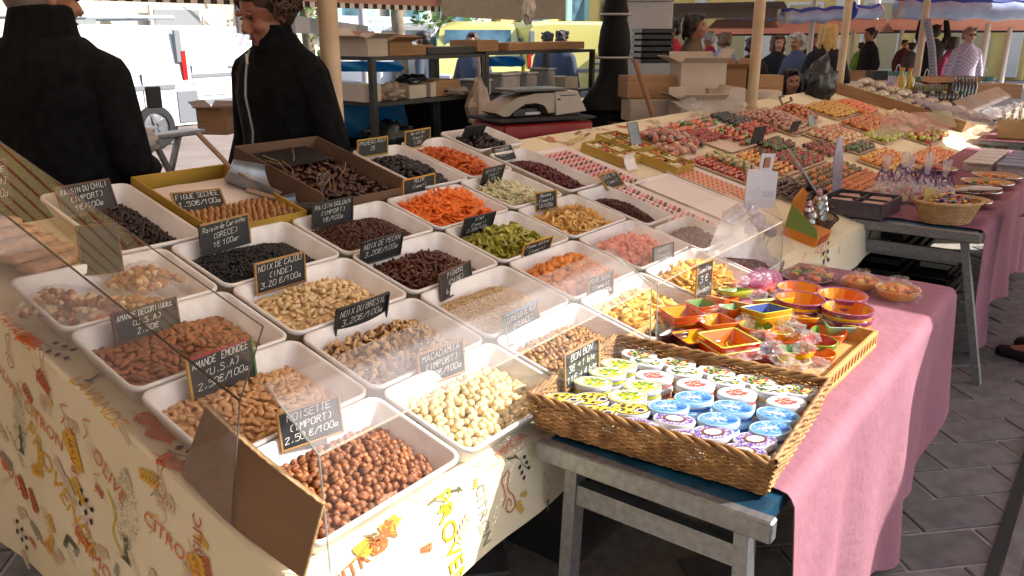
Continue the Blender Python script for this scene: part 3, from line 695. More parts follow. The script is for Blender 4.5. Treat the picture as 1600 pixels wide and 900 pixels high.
def tiny(key, name, m, size, n, label, hi=.03, base=.022, ar=(1, .6, .5), cat='dried fruit'):
    x0, a0, w_, d_, dh = TRAY[key]; cx, ca = x0 + w_ / 2, a0 + d_ / 2; hw, hd = w_ / 2 - .030, d_ / 2 - .030
    heap_base(key, m, hi, base, 'heap_of_' + name, 'lower layer of the ' + label, 'heap', size * .5)
    r = np.random.RandomState(hash_str(key)); vs, fs = rough_blob(size * ar[0], size * ar[1], size * ar[2], .22, 2, 1, 7, 5)
    V = np.array([tuple(v) for v in vs]); K = len(V); tot = []; F = []
    for i in range(n):
        u, v = r.uniform(-1, 1, 2); h = max(.010, heap_h(u, v, key, hi, base) * slump(key, u, v)) + r.uniform(-.2, .5) * size
        q = r.normal(size=4); q /= np.linalg.norm(q); a, b, c, d = q
        Rm = np.array([[1 - 2 * (c * c + d * d), 2 * (b * c - d * a), 2 * (b * d + c * a)], [2 * (b * c + d * a), 1 - 2 * (b * b + d * d), 2 * (c * d - b * a)], [2 * (b * d - c * a), 2 * (c * d + b * a), 1 - 2 * (b * b + c * c)]])
        tot.append(V @ Rm.T * r.uniform(.8, 1.2) + (u * hw, v * hd, h)); F += [tuple(x + i * K for x in f) for f in fs]
    A = np.concatenate(tot); mb = MB(); mb.v = [tuple(x) for x in A]; mb.f = F; mb.m = [0] * len(F)
    mb.build(name, [m], None, MS(cx, ca, .002), angle=80, label=label, cat=cat, kind='stuff')
tiny('pine', 'pine_nuts', M_PINE, .0048, 2600, 'tiny pale pine nuts filling one white tray', .03, .028, (1, .5, .5), 'pine nuts')
tiny('corinth', 'black_currants', M_BLK, .0048, 2000, 'tiny black currants filling one white tray', .034, .022, (1, .8, .7), 'currants')
tiny('golden', 'brown_raisins', M_RAIS, .0058, 1500, 'small brown raisins filling one white tray', .036, .024, (1, .75, .65), 'raisins')
tiny('chili', 'chili_raisins', mat('chili_raisin', '#1c0e0c', '#30180f', rough=.4, scale=140, bump=.5, bscale=300), .0072, 900, 'dark raisins filling the deep tray at the back left', .022, .018, (1, .7, .6), 'raisins')
tiny('cran', 'dried_cranberries', M_CRAN, .0085, 750, 'dark red cranberries in the back tray', .036, .02, (1, .8, .7), 'cranberries')
tiny('currant', 'dried_berries', M_BERRY, .006, 900, 'dark red dried berries beside the striped candy sheets', .034, .022, (1, .8, .7), 'berries')

# ---------------------------------------------------------------- chalk boards
BROWN = mat('brown_frame', '#4d3424', '#5d412d', rough=.55)
FR = dict(wood=WOODF, brown=BROWN, dark=mat('dark_frame', '#2e2b28', rough=.5), yellow=mat('yellow_frame', '#b08c2a', rough=.5), red=mat('red_frame', '#8f2a30', rough=.5), green=mat('green_frame', '#3f7a3c', rough=.5), blue=mat('blue_frame', '#6d93bd', rough=.5), orange=mat('orange_frame', '#c0862f', rough=.5), silver=METAL)
def board(x, y, z, yaw, tl, w_, h, lines, label, frames=('wood',) * 4, cat='price sign', curl=0.0, thick=.0011, top=.93, group=None):
    M = Matrix.Translation((x, y, z)) @ Matrix.Rotation(yaw, 4, 'Z') @ Matrix.Rotation(-tl, 4, 'X')
    t = thing('chalkboard_sign', M, label, cat, group or 'small chalkboard price signs')
    mb = MB(); SL = mat('grey_slate', '#6b7478', '#7b8488', rough=.4, scale=25) if ('silver' in label or 'grey' in label) else SLATE
    if curl:
        mb.sheet(lambda u, v: Vector((u * w_, curl * (2 * u - 1) ** 2 * .03, v * h)), 10, 4, .002); mb.build('slate', [SL], t)
    else: mb.box((w_ / 2, .0015, h / 2), (w_ - .004, .003, h - .004)).build('slate', [SL], t)
    fw = .0045 if w_ < .14 else .0055; mats = [FR[f] for f in frames]; f = MB()
    for k, (c, d) in enumerate((((fw / 2, 0, h / 2), (fw, .006, h)), ((w_ / 2, 0, h - fw / 2), (w_ - 2 * fw, .0055, fw)), ((w_ - fw / 2, 0, h / 2), (fw, .006, h)), ((w_ / 2, 0, fw / 2), (w_ - 2 * fw, .0055, fw)))):
        f.box(c, d, k, b=.0008)
    f.build('frame', mats, t, flat=True)
    if lines:
        c = MB(); chalk(c, lines, w_, h, -.0009, thick=thick, top=top); c.build('chalk_writing', [CHALK], t, flat=True)
    return t
A100 = '€/100g'
W4 = ('wood',) * 4; Br4 = ('brown',) * 4; Dk4 = ('dark',) * 4; Yl4 = ('yellow',) * 4
BD = [
 (.125, .222, .832, -.22, .14, .135, .080, ['NOISETTE', '(IMPORT)', '2,50 €/100g'], 'chalkboard reading NOISETTE standing in the hazelnuts', W4),
 (.518, .233, .818, -.12, .05, .145, .088, ['MACADAMIA', '(IMPORT)', '3,20€/100g'], 'chalkboard reading MACADAMIA standing in the macadamia tray', W4),
 (.842, .225, .822, .05, .15, .165, .086, ['CERNEAUX DE NOIX', '(FRANCE)', '1,80€/100g'], 'chalkboard with a blue top edge reading CERNEAUX DE NOIX', ('green', 'blue', 'orange', 'dark')),
 (1.261, .241, .830, -.15, .05, .119, .079, ['POIRE SECHEE', '(Import)', '2,50€/100g'], 'chalkboard reading POIRE SECHEE in the yellow pear tray', W4),
 (1.687, .250, .836, -.15, .05, .120, .074, ['MANGUE', '(Import)', '2€/100g'], 'grey chalkboard standing in the mango tray behind acrylic', Dk4),
 (.092, .462, .884, .05, .05, .165, .090, ['AMANDE  EMONDEE', '(U.S.A)', '2,50€/100g'], 'chalkboard with red top and green side reading AMANDE EMONDEE', ('yellow', 'red', 'green', 'dark')),
 (.497, .492, .893, .0, -.22, .176, .078, ['NOIX DU BRESIL', '3,20€/100g'], 'slightly bowed dark chalkboard standing in the brazil nuts', Dk4, .12),
 (.872, .480, .888, .15, .10, .170, .080, ['PIGNONS', '(CHINE)', '6,00€/100g'], 'chalkboard reading PIGNONS standing in the pine nuts', Br4),
 (1.285, .515, .905, -.05, -.30, .150, .066, ['Pomme séchée', '(Import)'], 'chalkboard reading Pomme sechee in the orange dried fruit', Yl4),
 (.077, .712, .950, .0, .08, .155, .074, ['AMANDE DECORTIQUEE', '(U.S.A)', '2,50€'], 'chalkboard standing behind the brown almonds', Br4),
 (.461, .742, .960, -.0, -.04, .161, .087, ['NOIX DE CAJOU', '(INDE)', '3,20 €/100g'], 'wood framed chalkboard reading NOIX DE CAJOU in the cashews', W4),
 (.811, .742, .958, .02, -.25, .173, .078, ['NOIX DE PECAN', '3,20€/100g'], 'dark chalkboard standing in the pecan nuts', Dk4),
 (1.255, .738, .958, -.05, -.35, .154, .072, ['KIWI', '(Import)', '2,50€/100g'], 'chalkboard reading KIWI in the dried kiwi tray', Dk4),
 (1.700, .752, .966, -.22, .05, .111, .072, ['Banane', '(Import)', '2€/100g'], 'chalkboard reading Banane over the pale fruit rings', Yl4),
 (.165, 1.018, 1.034, -.50, .30, .095, .124, [], 'blank upright chalkboard with a brown frame above the bagged nuts', Br4),
 (.470, .985, 1.022, .15, .0, .180, .088, ['Raisin de Corinthe', '(GRECE)', '1€ 100gr'], 'chalkboard reading Raisin de Corinthe above the black currants', ('dark', 'wood', 'wood', 'dark')),
 (.853, .990, 1.026, -.05, -.12, .160, .082, ['RAISIN GOLDEN', '(IMPORT)', '1€/100g'], 'chalkboard reading RAISIN GOLDEN above the brown raisins', Dk4),
 (1.300, 1.040, 1.050, .08, -.05, .185, .062, ['MELON', '(Import)'], 'chalkboard reading MELON behind the bright orange strips', ('orange', 'orange', 'yellow', 'dark')),
 (1.699, 1.015, 1.034, .09, -.30, .150, .073, ['NOIX DE COCO', '(Import)', '1,50€'], 'small chalkboard above the coconut strips', Dk4),
 (2.025, 1.185, 1.074, .0, .5, .134, .065, ['CRANBERRY', '(U.S.A)'], 'chalkboard tipped back in the cranberry tray', Dk4),
 (.285, 1.335, 1.112, .16, .28, .170, .090, ['RAISIN DU CHILI', '(IMPORT)', '1€/100g'], 'brown framed chalkboard reading RAISIN DU CHILI at the back left', Br4),
 (1.430, 1.405, 1.138, .04, -.05, .170, .072, ['PRUNEAU AGEN', '2€'], 'chalkboard reading PRUNEAU AGEN behind the black prunes', Yl4),
 (1.700, 1.415, 1.142, .12, -.05, .178, .076, ['Abricot sec', '(Import)', '1,50€'], 'chalkboard reading Abricot sec behind the orange apricots', Yl4),
 (2.02, 1.40, 1.130, .02, -.5, .15, .095, [], 'plain black sign tipped over the dried figs', Dk4),
 (2.198, .735, .975, .03, .7, .152, .078, ['CEREAL NAT', '(Import)'], 'yellow edged chalkboard lying back beside the striped candy sheet', Yl4),
 (.134, 1.50, 1.145, .04, -.05, .093, .128, ['PISTACHE', '(Import)', '2€/100g'], 'tall chalkboard at the far left edge behind the acrylic end sheet', Br4),
 (3.021, 1.085, 1.042, -.07, .30, .097, .125, [], 'shiny silver price sign standing in the calisson boxes', ('silver',) * 4),
 (3.977, .823, .974, -.10, -.21, .150, .104, [], 'small black sign among the candied cherries', Dk4),
 (4.664, .834, .977, -.09, -.30, .120, .080, [], 'small black sign beside the pink candied fruit', Dk4),
 (5.106, .844, .979, -.08, .23, .112, .078, [], 'small grey price sign in front of the orange heap', ('silver',) * 4)]
GL['é'] = GL['e'] + '|1625'
for b in BD: board(*b[:7], b[7], b[8], b[9], curl=(b[10] if len(b) > 10 else 0))
board(.741, -.02, .80, -.02, .05, .150, .095, ['BON BON', '3€ > 1 bte', '11€ > 4 bte'], 'chalkboard reading BON BON standing in the wicker basket', W4, thick=.0016)
board(1.553, .030, .795, -.15, .02, .09, .125, ['Coupelles', '3 €', '(pièce)'], 'narrow yellow framed sign reading Coupelles 3 euros among the dishes', Yl4, thick=.0018, top=.97)
# one board lies flat in the yellow box
fb = board(0, 0, 0, 0, 0, .155, .075, ['FIGUE SECHEE', '1,50€/100g'], 'chalkboard lying on the white paper in the yellow box', W4)
fb.matrix_basis = MS(.545, 1.26, .055, -.15) @ Matrix.Rotation(-.95, 4, 'X')
# ================================================================ near pink table
BLUEM = mat('blue_table_paint', '#12506b', '#0e2f42', rough=.4, scale=18)
def trestle(x0, y0, y1, z, leglean, label, name='trestle_table', depth=1.7, legw=.042):
    t = thing(name, (x0, (y0 + y1) / 2, 0), label, 'table'); O = Matrix.Translation((-x0, -(y0 + y1) / 2, 0))
    MB().box((x0 + depth / 2, (y0 + y1) / 2, z - .018), (depth - .01, y1 - y0 - .04, .03), M=O).build('table_top', [BLUEM], t)
    MB().box((x0 + .006, (y0 + y1) / 2, z - .026), (.03, y1 - y0, .047), b=.004, M=O).box((x0 + depth / 2, y0 + .034, z - .03), (depth - .01, .02, .045), b=.004, M=O).build('metal_edge', [METAL], t)
    MB().beam((x0 + .05, y0 + .06, z - .13), (x0 + .05, y1 - .06, z - .13), .03, .05, M=O).build('crossbar', [METAL], t)
    for sx in (0, 1):
        xx = x0 + .05 if sx == 0 else x0 + depth - .08
        for sy in (-1, 1):
            yt = (y0 + .07) if sy < 0 else (y1 - .07); yb = yt - leglean * (-sy if sy > 0 else 1) * -1 if False else yt + sy * leglean
            MB().beam((xx, yt, z - .05), (xx, yb, 0), legw, .03, M=O).build('leg', [METAL], t)
    return t
TZ = .75
trestle(.60, -.575, -.045, TZ, .03, 'worn metal folding table with blue top under the pink cloth, nearest')
def pink_sheet(name, x0, x1, y0, y1, z, hem, amp, label, seed=0, nfold=9.0, front=None):
    t = thing(name, (x0, y0, z), label, 'tablecloth'); O = Matrix.Translation((-x0, -y0, -z)); R_ = .018
    L = x1 - x0
    def fold(x, q):  # sideways ripple growing down the hang
        return amp * (q ** .8) * (math.sin(x * nfold + seed) * .6 + .4 * math.sin(x * nfold * 2.3 + 1 + seed) + .25 * math.sin(x * nfold * .6)) + .35 * amp * (q ** 2)
    def fn(u, v):
        x = x0 + L * u
        if v < .3:
            y = y1 + (y0 + R_ - y1) * (v / .3); return Vector((x + (.035 * (1 - v / .3) if u == 0 else 0), y, z + .003 + .0025 * fract((x * 5, y * 7, 0), 1, seed) + .003 * max(0, math.sin(x * 21 + y * 9)) ** 6))
        if v < .36:
            a = (v - .3) / .06 * math.pi / 2; return Vector((x, y0 + R_ - R_ * math.sin(a) - fold(x, .02), z + .003 - R_ * (1 - math.cos(a))))
        q = (v - .36) / .64; zb = hem(x); y = y0 - .006 - fold(x, q)
        xs = x + (.11 * q * (1 - u) if front is None else 0) + .02 * math.sin(x * 13 + seed) * q
        return Vector((xs, y, z - R_ + (zb - z + R_) * q))
    MB().sheet(fn, int(L * 60), 44, .0025, M=O).build('cloth', [PINK], t, angle=80)
    return t
def hem1(x): return .07 + .045 * math.sin((x - .9) * 4.2) + max(0, x - 1.75) * .33 + .03 * math.sin(x * 11)
pink_sheet('pink_tablecloth', .70, 2.365, -.572, -.03, TZ, hem1, .034, 'dusty pink tablecloth hanging in folds from the near side table', 1.2, 8.0)

# ---------------------------------------------------------------- wicker tray of tins
def wicker_box(t, x0, x1, y0, y1, z0, h, flare, rows, rs, pitch, rim=.008):
    def per(k):  # rounded rectangle loop at height fraction k
        o = []; f = flare * k; X0, X1, Y0, Y1 = x0 - f, x1 + f, y0 - f, y1 + f
        nx = int((x1 - x0) / pitch); ny = int((y1 - y0) / pitch)
        for i in range(nx): o.append((X0 + (X1 - X0) * i / nx, Y0))
        for i in range(ny): o.append((X1, Y0 + (Y1 - Y0) * i / ny))
        for i in range(nx): o.append((X1 - (X1 - X0) * i / nx, Y1))
        for i in range(ny): o.append((X0, Y1 - (Y1 - Y0) * i / ny))
        return o
    wv = MB(); cx, cy = (x0 + x1) / 2, (y0 + y1) / 2; n = len(per(0)); n2 = n - (n % 2)
    for r in range(rows):
        k = (r + .5) / rows; P = per(k); z = z0 + h * k; path = []
        for i, (x, y) in enumerate(P):
            d = Vector((x - cx, y - cy)); sg = 1 if (i + r) % 2 else -1; w_ = .0028 * sg
            nx_, ny_ = (0, -1) if abs(y - (y0 - flare * k)) < 1e-6 else (1, 0) if abs(x - (x1 + flare * k)) < 1e-6 else (0, 1) if abs(y - (y1 + flare * k)) < 1e-6 else (-1, 0)
            path.append((x + nx_ * w_, y + ny_ * w_, z + .0012 * math.sin(i * 1.9 + r)))
        path.append(path[0]); wv.tube(path, rs * (1 + .12 * math.sin(r * 2.1)), 5, cap=False)
    wv.build('woven_wall', [WICK], t, angle=80, kind='stuff')
    st = MB(); P0, P1_ = per(0), per(1)
    for i in range(0, n, 1): st.tube([(P0[i][0], P0[i][1], z0), (P1_[i][0], P1_[i][1], z0 + h)], rs * .75, 4)
    st.build('stakes', [WICK], t, kind='stuff')
    rm_ = MB(); P = per(1.05)
    for s_ in range(3):
        path = [(x + rim * .9 * math.cos(i * 1.05 + s_ * 2.09) * (1 if j else 1), y + rim * .5 * math.cos(i * 1.05 + s_ * 2.09), z0 + h + rim * .8 * math.sin(i * 1.05 + s_ * 2.09)) for i, (x, y) in enumerate(P) for j in (0,)]
        path.append(path[0]); rm_.tube(path, rim * .62, 6, cap=False)
    rm_.build('braided_rim', [WICK], t, angle=80)
    MB().box((cx, cy, z0 + .003), (x1 - x0, y1 - y0, .006)).build('basket_floor', [WICK], t)
bt = thing('wicker_tray', MF((.853, -.262, TZ + .004), .075), 'large rectangular wicker tray full of small oval tins', 'basket')
wicker_box(bt, -.207, .207, -.256, .256, 0, .082, .014, 14, .0027, .0165)
TIN = {}
def tin_top(kind):
    mb = MB(); n = 28; A, B = .0445, .0322
    def ell(a, b, z, m, cx=0, cy=0): mb.add([(cx + a * math.cos(2 * math.pi * k / n), cy + b * math.sin(2 * math.pi * k / n), z) for k in range(n)], [tuple(range(n))], m)
    r = random.Random(hash_str(kind)); z = .0004
    def dots(cols, cnt, rr, a0=0, a1=1, z=.0008):
        for k in range(cnt):
            q = r.uniform(0, 6.28); d = math.sqrt(r.uniform(a0 * a0, a1 * a1)); s = r.uniform(.5, 1.2) * rr; x, y = A * .9 * d * math.cos(q), B * .9 * d * math.sin(q)
            mb.add([(x + s * math.cos(t), y + s * math.sin(t) * .8, z + k * 2e-6) for t in (0, 1.2, 2.5, 3.8, 5)], [(0, 1, 2, 3, 4)], r.choice(cols))
    P = [IPAL[k] for k in ()]
    if kind == 'purple': ell(A * .93, B * .92, z, 1); dots([2, 2, 0], 260, .0022, .60, .98); ell(A * .56, B * .56, z + .0012, 3); ell(A * .42, B * .42, z + .0016, 0)
    if kind == 'blue': ell(A * .93, B * .92, z, 4); dots([0, 5, 6], 90, .0030, 0, .85); ell(A * .22, B * .24, z + .0014, 6, A * .62, -B * .3); mb.add([(-.02, -.004, z + .001), (.012, -.006, z + .001), (.014, .001, z + .001), (-.016, .004, z + .001)], [(0, 1, 2, 3)], 0)
    if kind == 'black': ell(A * .95, B * .95, z, 7); ell(A * .88, B * .86, z + .0003, 8); dots([7, 7, 0], 46, .0052, 0, .75); ell(A * .24, B * .3, z + .0014, 0, A * .5, -B * .35); ell(A * .17, B * .2, z + .0017, 7, A * .5, -B * .35)
    if kind == 'yellow': ell(A * .95, B * .95, z, 9); ell(A * .86, B * .84, z + .0003, 0); dots([10, 9, 11], 70, .0056, 0, .72); mb.add([(.0, -.028, z + .001), (.026, -.016, z + .001), (.034, -.004, z + .001), (.012, -.012, z + .001)], [(0, 1, 2, 3)], 9)
    if kind == 'green': ell(A * .92, B * .9, z, 0); dots([11, 12, 12, 13, 10, 8], 95, .0048, 0, .82)
    if kind == 'flower': ell(A * .92, B * .9, z, 0); dots([14, 13, 13], 60, .0042, 0, .6); dots([11, 10], 10, .003, 0, .4)
    if kind == 'cream': ell(A * .92, B * .9, z, 0); dots([12, 11, 8, 12], 60, .0044, .1, .8); ell(A * .35, B * .35, z + .0015, 0)
    return mb
IPAL = {}
TINC = [mat('tin_' + a, c, rough=.3) for a, c in (('white', '#c9cacc'), ('violet_ground', '#b9aed8'), ('violet', '#5a3a9c'), ('cocoa', '#6b3a30'), ('sky', '#5790c8'), ('pale_blue', '#a9d0ee'), ('deep_blue', '#2a66b8'), ('black', '#1b1c22'), ('corn', '#e0b93a'), ('lime', '#b4bc1e'), ('lemon', '#c9a010'), ('leaf', '#4f7a2c'), ('moss', '#2f4a28'), ('rose', '#c9423e'), ('coral', '#d06a60'))]
for kname in ('purple', 'blue', 'black', 'yellow', 'green', 'flower', 'cream'):
    base = {'purple': 1, 'blue': 4, 'black': 0, 'yellow': 9, 'green': 0, 'flower': 0, 'cream': 0}[kname]; band = {'purple': 3, 'blue': 6, 'black': 7, 'yellow': 9, 'green': 12, 'flower': 14, 'cream': 8}[kname]
    body = MB().lathe([(0, 0), (.0425, 0), (.0435, .001), (.0435, .016), (0, .016)], 28, sy=.73).lathe([(.0438, .004), (.0438, .010)], 28, m=1, sy=.73)
    lid = MB().lathe([(.0435, .014), (.0458, .0145), (.0458, .0235), (.0450, .0248), (.0440, .0252), (.0432, .0244), (0, .0244)], 28, sy=.73)
    TIN[kname] = (body.mesh('tin_body', [TINC[0], TINC[band]]), lid.mesh('lid', [TINC[0] if kname != 'blue' else TINC[5]]), tin_top(kname).mesh('printed_label', TINC, flat=True))
TLAB = dict(purple='oval sweet tin with a violet flecked lid and white centre in the wicker tray', blue='oval sweet tin with a sky blue snowy lid in the wicker tray', black='oval sweet tin with a yellow and black drawing on its lid in the wicker tray', yellow='oval sweet tin with lemons on a lime lid in the wicker tray',
            green='oval sweet tin with a leafy fruit picture on its white lid in the wicker tray', flower='oval sweet tin with a red flower on its white lid in the wicker tray', cream='oval sweet tin with an olive wreath on its pale lid in the wicker tray')
TPOS = dict(green=[(1009, 546), (1067, 560), (1126, 574), (1188, 586), (1259, 600)], cream=[(1012, 564), (1070, 579), (1135, 593), (1204, 607)], flower=[(1022, 586), (1087, 599), (1152, 613), (1229, 627)],
            yellow=[(967, 568), (949, 581), (926, 596), (1003, 602), (980, 618)], black=[(880, 622), (925, 622), (933, 642), (985, 638)], blue=[(1084, 620), (1045, 634), (1146, 635), (1216, 646), (1123, 654), (1204, 668)], purple=[(1054, 654), (997, 663), (1068, 681), (1114, 675), (1180, 686), (1162, 704)])
rt_ = random.Random(3); TOPZ = .818
for kname, L_ in TPOS.items():
    lay = 3 if kname in ('green', 'cream', 'flower', 'blue') else 2 if kname != 'black' else 2
    for i, (px, py) in enumerate(L_):
        ordl = ('first ', 'second ', 'third ', 'fourth ', 'fifth ', 'sixth ')[i]
        zt = TOPZ - (.004 if kname in ('purple', 'black') else 0); p = atZ(px, py, zt)
        p.x = min(max(p.x, .675 - .07 * (p.y + .26)), 1.035 - .07 * (p.y + .26)); p.y = min(max(p.y, -.49), -.045); rot = -.93 + rt_.uniform(-.45, .25)
        for l in range(lay):
            z = zt - .0256 * (l + 1); 
            if z < TZ + .006: continue
            low = l > 0
            t = thing('sweet_tin', Matrix.Translation((p.x + (rt_.uniform(-.003, .003) if low else 0), p.y, z)) @ Matrix.Rotation(rot, 4, 'Z') @ Matrix.Rotation(rt_.uniform(-.03, .03) if not low else 0, 4, 'X'),
                      ordl + TLAB[kname][len('oval sweet '):] if not low else ('tin hidden under the ' + ordl + kname + ' lidded tin' + (', lowest' if l > 1 else '')), 'tin', 'oval sweet tins in the wicker tray')
            for me, nm in zip(TIN[kname][: (3 if not low else 2)], ('tin_body', 'lid', 'printed_label')): link(nm, me, t, Matrix.Translation((0, 0, .0246)) if nm == 'printed_label' else None)
MB().box((.715, -.075, TZ + .035), (.02, .06, .05)).build('cellophane_scrap', [CELLO], None, label='crumpled clear film tucked behind the BON BON board', cat='wrapping')

# ---------------------------------------------------------------- pine crate with little dishes
PINE = mat('pale_pine', '#c79a5b', '#b58549', rough=.55, scale=9, stretch=(1, 6, 6))
cr = thing('wooden_crate', MF((1.34, -.225, TZ + .004), -.03), 'shallow pale pine crate holding the little painted dishes', 'crate')
cx0, cx1, cy0, cy1, ch = -.27, .27, -.262, .262, .052
MB().box((0, 0, .004), (.54, .524, .008)).build('crate_floor', [PINE], cr)
for y in (cy0, cy1):
    for z in (.008, ch - .006): MB().box((0, y, z), (.54, .010, .012), b=.001).build('rail', [PINE], cr)
    for k in range(20): link('slat', bpy.data.meshes.get('slat') or MB().box((0, 0, 0), (.011, .007, .034)).mesh('slat', [PINE], flat=True), cr, Matrix.Translation((cx0 + .02 + k * .0265, y, .028)) @ Matrix.Rotation(.25, 4, 'Y'))
for x in (cx0, cx1): MB().box((x, 0, ch / 2), (.010, .534, ch), b=.0015).build('end_panel', [PINE], cr)
DC = dict(yellow='#d09c14', green='#6a8a1c', red='#ad2412', orange='#c8640f', teal='#8fb8a4', dark='#3a1d28', blue='#3c4f8e', lime='#c2c83a', purple='#7c2f52', ochre='#d08a1c', cream='#d8c9a0', leaf='#5a8f3a')
DM = {k: mat('glaze_' + k, c, rough=.18, coat=.5, scale=200, spec=.6) for k, c in DC.items()}
def dish(px, py, z, kind, size, rim, out, ins, label, rot=0, stack=1, tilt=0, h=None, cat='dish', group='little painted dishes in the pine crate'):
    h = h or size * .34
    for s_ in range(stack):
        zz = z + s_ * h * .45; p = atZ(px, py, z + (stack - 1) * h * .45 + h * .6); ms = [DM[rim], DM[out]] + [DM[c] for c in ins]
        M = Matrix.Translation((p.x, p.y, zz)) @ Matrix.Rotation(-.65 + rot, 4, 'Z') @ Matrix.Rotation(tilt, 4, 'X')
        lb = label if stack == 1 or s_ == stack - 1 else label.replace(' dish', ' dish under its twin,', 1).replace(' bowl', ' bowl under its twin,', 1)
        t = thing('painted_bowl' if kind == 'round' else 'painted_dish', M, lb, cat, group)
        R_ = size / 2; n = 4 if kind == 'square' else 24
        def ring(r, z_): 
            if kind == 'square': return rrect(2 * r, 2 * r, r * .14, z_, 2)
            return [(r * math.cos(2 * math.pi * k / n), r * math.sin(2 * math.pi * k / n), z_) for k in range(n)]
        b = MB().rings([ring(R_ * .70, 0), ring(R_ * .74, .002), ring(R_ * .94, h * .55), ring(R_ * .965, h * .74), ring(R_ * .985, h * .93)], cap0=True); b.m = [1 if (cat == 'bowl' and k_ >= 3 * len(ring(1, 0)) and k_ < 4 * len(ring(1, 0))) else 0 for k_ in range(len(b.m))]; b.build('outer_wall', [DM[out], DM[rim]], t, angle=55)
        MB().rings([ring(R_ * .983, h * .93), ring(R_, h * .97), ring(R_ * .985, h), ring(R_ * .93, h), ring(R_ * .915, h * .96)]).build('rim', [DM[rim]], t, angle=55)
        a, c = ring(R_ * .915, h * .965), ring(R_ * .70, h * .16); K = len(a); mb = MB(); nI = len(ins)
        for k in range(K):
            k2 = (k + 1) % K; sec = int(((k + (1 if kind == 'square' else 0)) % K) * nI / K); mb.add([a[k], a[k2], c[k2], c[k]], [(0, 1, 2, 3)], sec)
            mb.add([c[k], c[k2], (0, 0, h * .12)], [(0, 1, 2)], sec)
        mb.build('painted_inside', [DM[i] for i in ins], t, flat=(kind == 'square'), angle=50)
Zc = TZ + .014
D_ = [
 (1150, 458, 'square', .085, 'green', 'lime', ['leaf', 'green', 'leaf', 'green'], 'leaf green square dish at the back corner of the crate', .1, 1, -.2),
 (1131, 472, 'square', .075, 'red', 'orange', ['red', 'orange', 'red', 'yellow'], 'small red square dish tilted behind the red and green ones', .3, 1, -.25),
 (1210, 474, 'square', .095, 'lime', 'yellow', ['yellow', 'lime', 'yellow', 'yellow'], 'plain yellow square dish leaning behind the blue one', .1, 1, -.3),
 (1096, 478, 'square', .08, 'red', 'orange', ['green', 'leaf', 'red', 'green'], 'green and red square dish at the left back of the crate', .2, 2, 0),
 (1150, 485, 'square', .095, 'red', 'orange', ['orange', 'leaf', 'green', 'red'], 'red rimmed square dish with green stripes inside', .1, 1, -.15),
 (1198, 489, 'square', .11, 'lime', 'yellow', ['blue', 'blue', 'cream', 'blue'], 'large yellow rimmed square dish with a blue inside', .12, 2, -.12),
 (1065, 493, 'square', .105, 'red', 'orange', ['red', 'yellow', 'yellow', 'green'], 'red rimmed square dish with yellow and green inside, on a stack', .05, 2, 0),
 (1116, 506, 'square', .105, 'orange', 'orange', ['red', 'yellow', 'yellow', 'green'], 'orange rimmed square dish with a yellow and green inside', .05, 1, -.05),
 (1040, 520, 'square', .10, 'dark', 'dark', ['teal', 'teal', 'dark', 'teal'], 'dark square dish painted pale teal inside', .1, 1, 0),
 (1086, 532, 'square', .105, 'red', 'dark', ['orange', 'yellow', 'yellow', 'yellow'], 'square dish with plain yellow inside and dark outside', .05, 1, 0),
 (1138, 536, 'square', .125, 'lime', 'red', ['orange', 'orange', 'yellow', 'orange'], 'large lime rimmed square dish with an orange inside', .08, 2, 0),
 (1181, 514, 'round', .10, 'orange', 'orange', ['green', 'yellow', 'green', 'leaf', 'orange', 'leaf'], 'round orange bowl with green petals inside', 0, 1, 0),
 (1224, 532, 'round', .105, 'red', 'yellow', ['yellow', 'yellow', 'red', 'red', 'orange', 'yellow'], 'round red rimmed bowl half red and half yellow inside', 0, 1, 0),
 (1279, 538, 'round', .10, 'green', 'green', ['red', 'red', 'red'], 'round green rimmed bowl with a red inside', 0, 1, 0),
 (1294, 523, 'round', .10, 'red', 'orange', ['orange', 'leaf', 'yellow', 'orange'], 'round orange bowl with a dark leaf painted inside', 0, 1, 0),
 (1242, 553, 'round', .11, 'red', 'yellow', ['leaf', 'red', 'green', 'green', 'yellow'], 'round bowl with green and red inside at the front of the crate', .6, 1, -.15),
 (1196, 553, 'round', .09, 'red', 'purple', ['blue', 'purple', 'red', 'red'], 'round purple and red bowl half hidden by cellophane', 0, 1, 0),
 (1280, 556, 'round', .085, 'orange', 'orange', ['orange', 'ochre', 'orange'], 'small plain orange bowl at the right edge of the crate', 0, 1, 0),
 (1258, 499, 'round', .10, 'yellow', 'orange', ['orange', 'yellow', 'yellow', 'cream'], 'round yellow bowl with a pale flower inside', 0, 1, -.1),
 (1311, 507, 'square', .095, 'teal', 'teal', ['teal', 'cream', 'teal', 'green'], 'teal and white square dish at the right back corner', -.3, 1, .1),
 (1215, 520, 'round', .09, 'lime', 'yellow', ['yellow', 'lime', 'yellow'], 'flat lime green round saucer under the cellophane', 0, 1, 0),
 (1160, 545, 'round', .09, 'lime', 'green', ['lime', 'yellow', 'lime'], 'round lime saucer beside the large orange dish', 0, 1, 0),
 (1240, 566, 'round', .085, 'lime', 'yellow', ['yellow', 'lime', 'red'], 'small yellow bowl lowest at the crate front', 0, 1, 0)]
for d in D_: dish(d[0], d[1], Zc + (.012 if d[1] < 515 else 0), d[2], d[3], d[4], d[5], d[6], d[7], d[8], d[9], d[10])
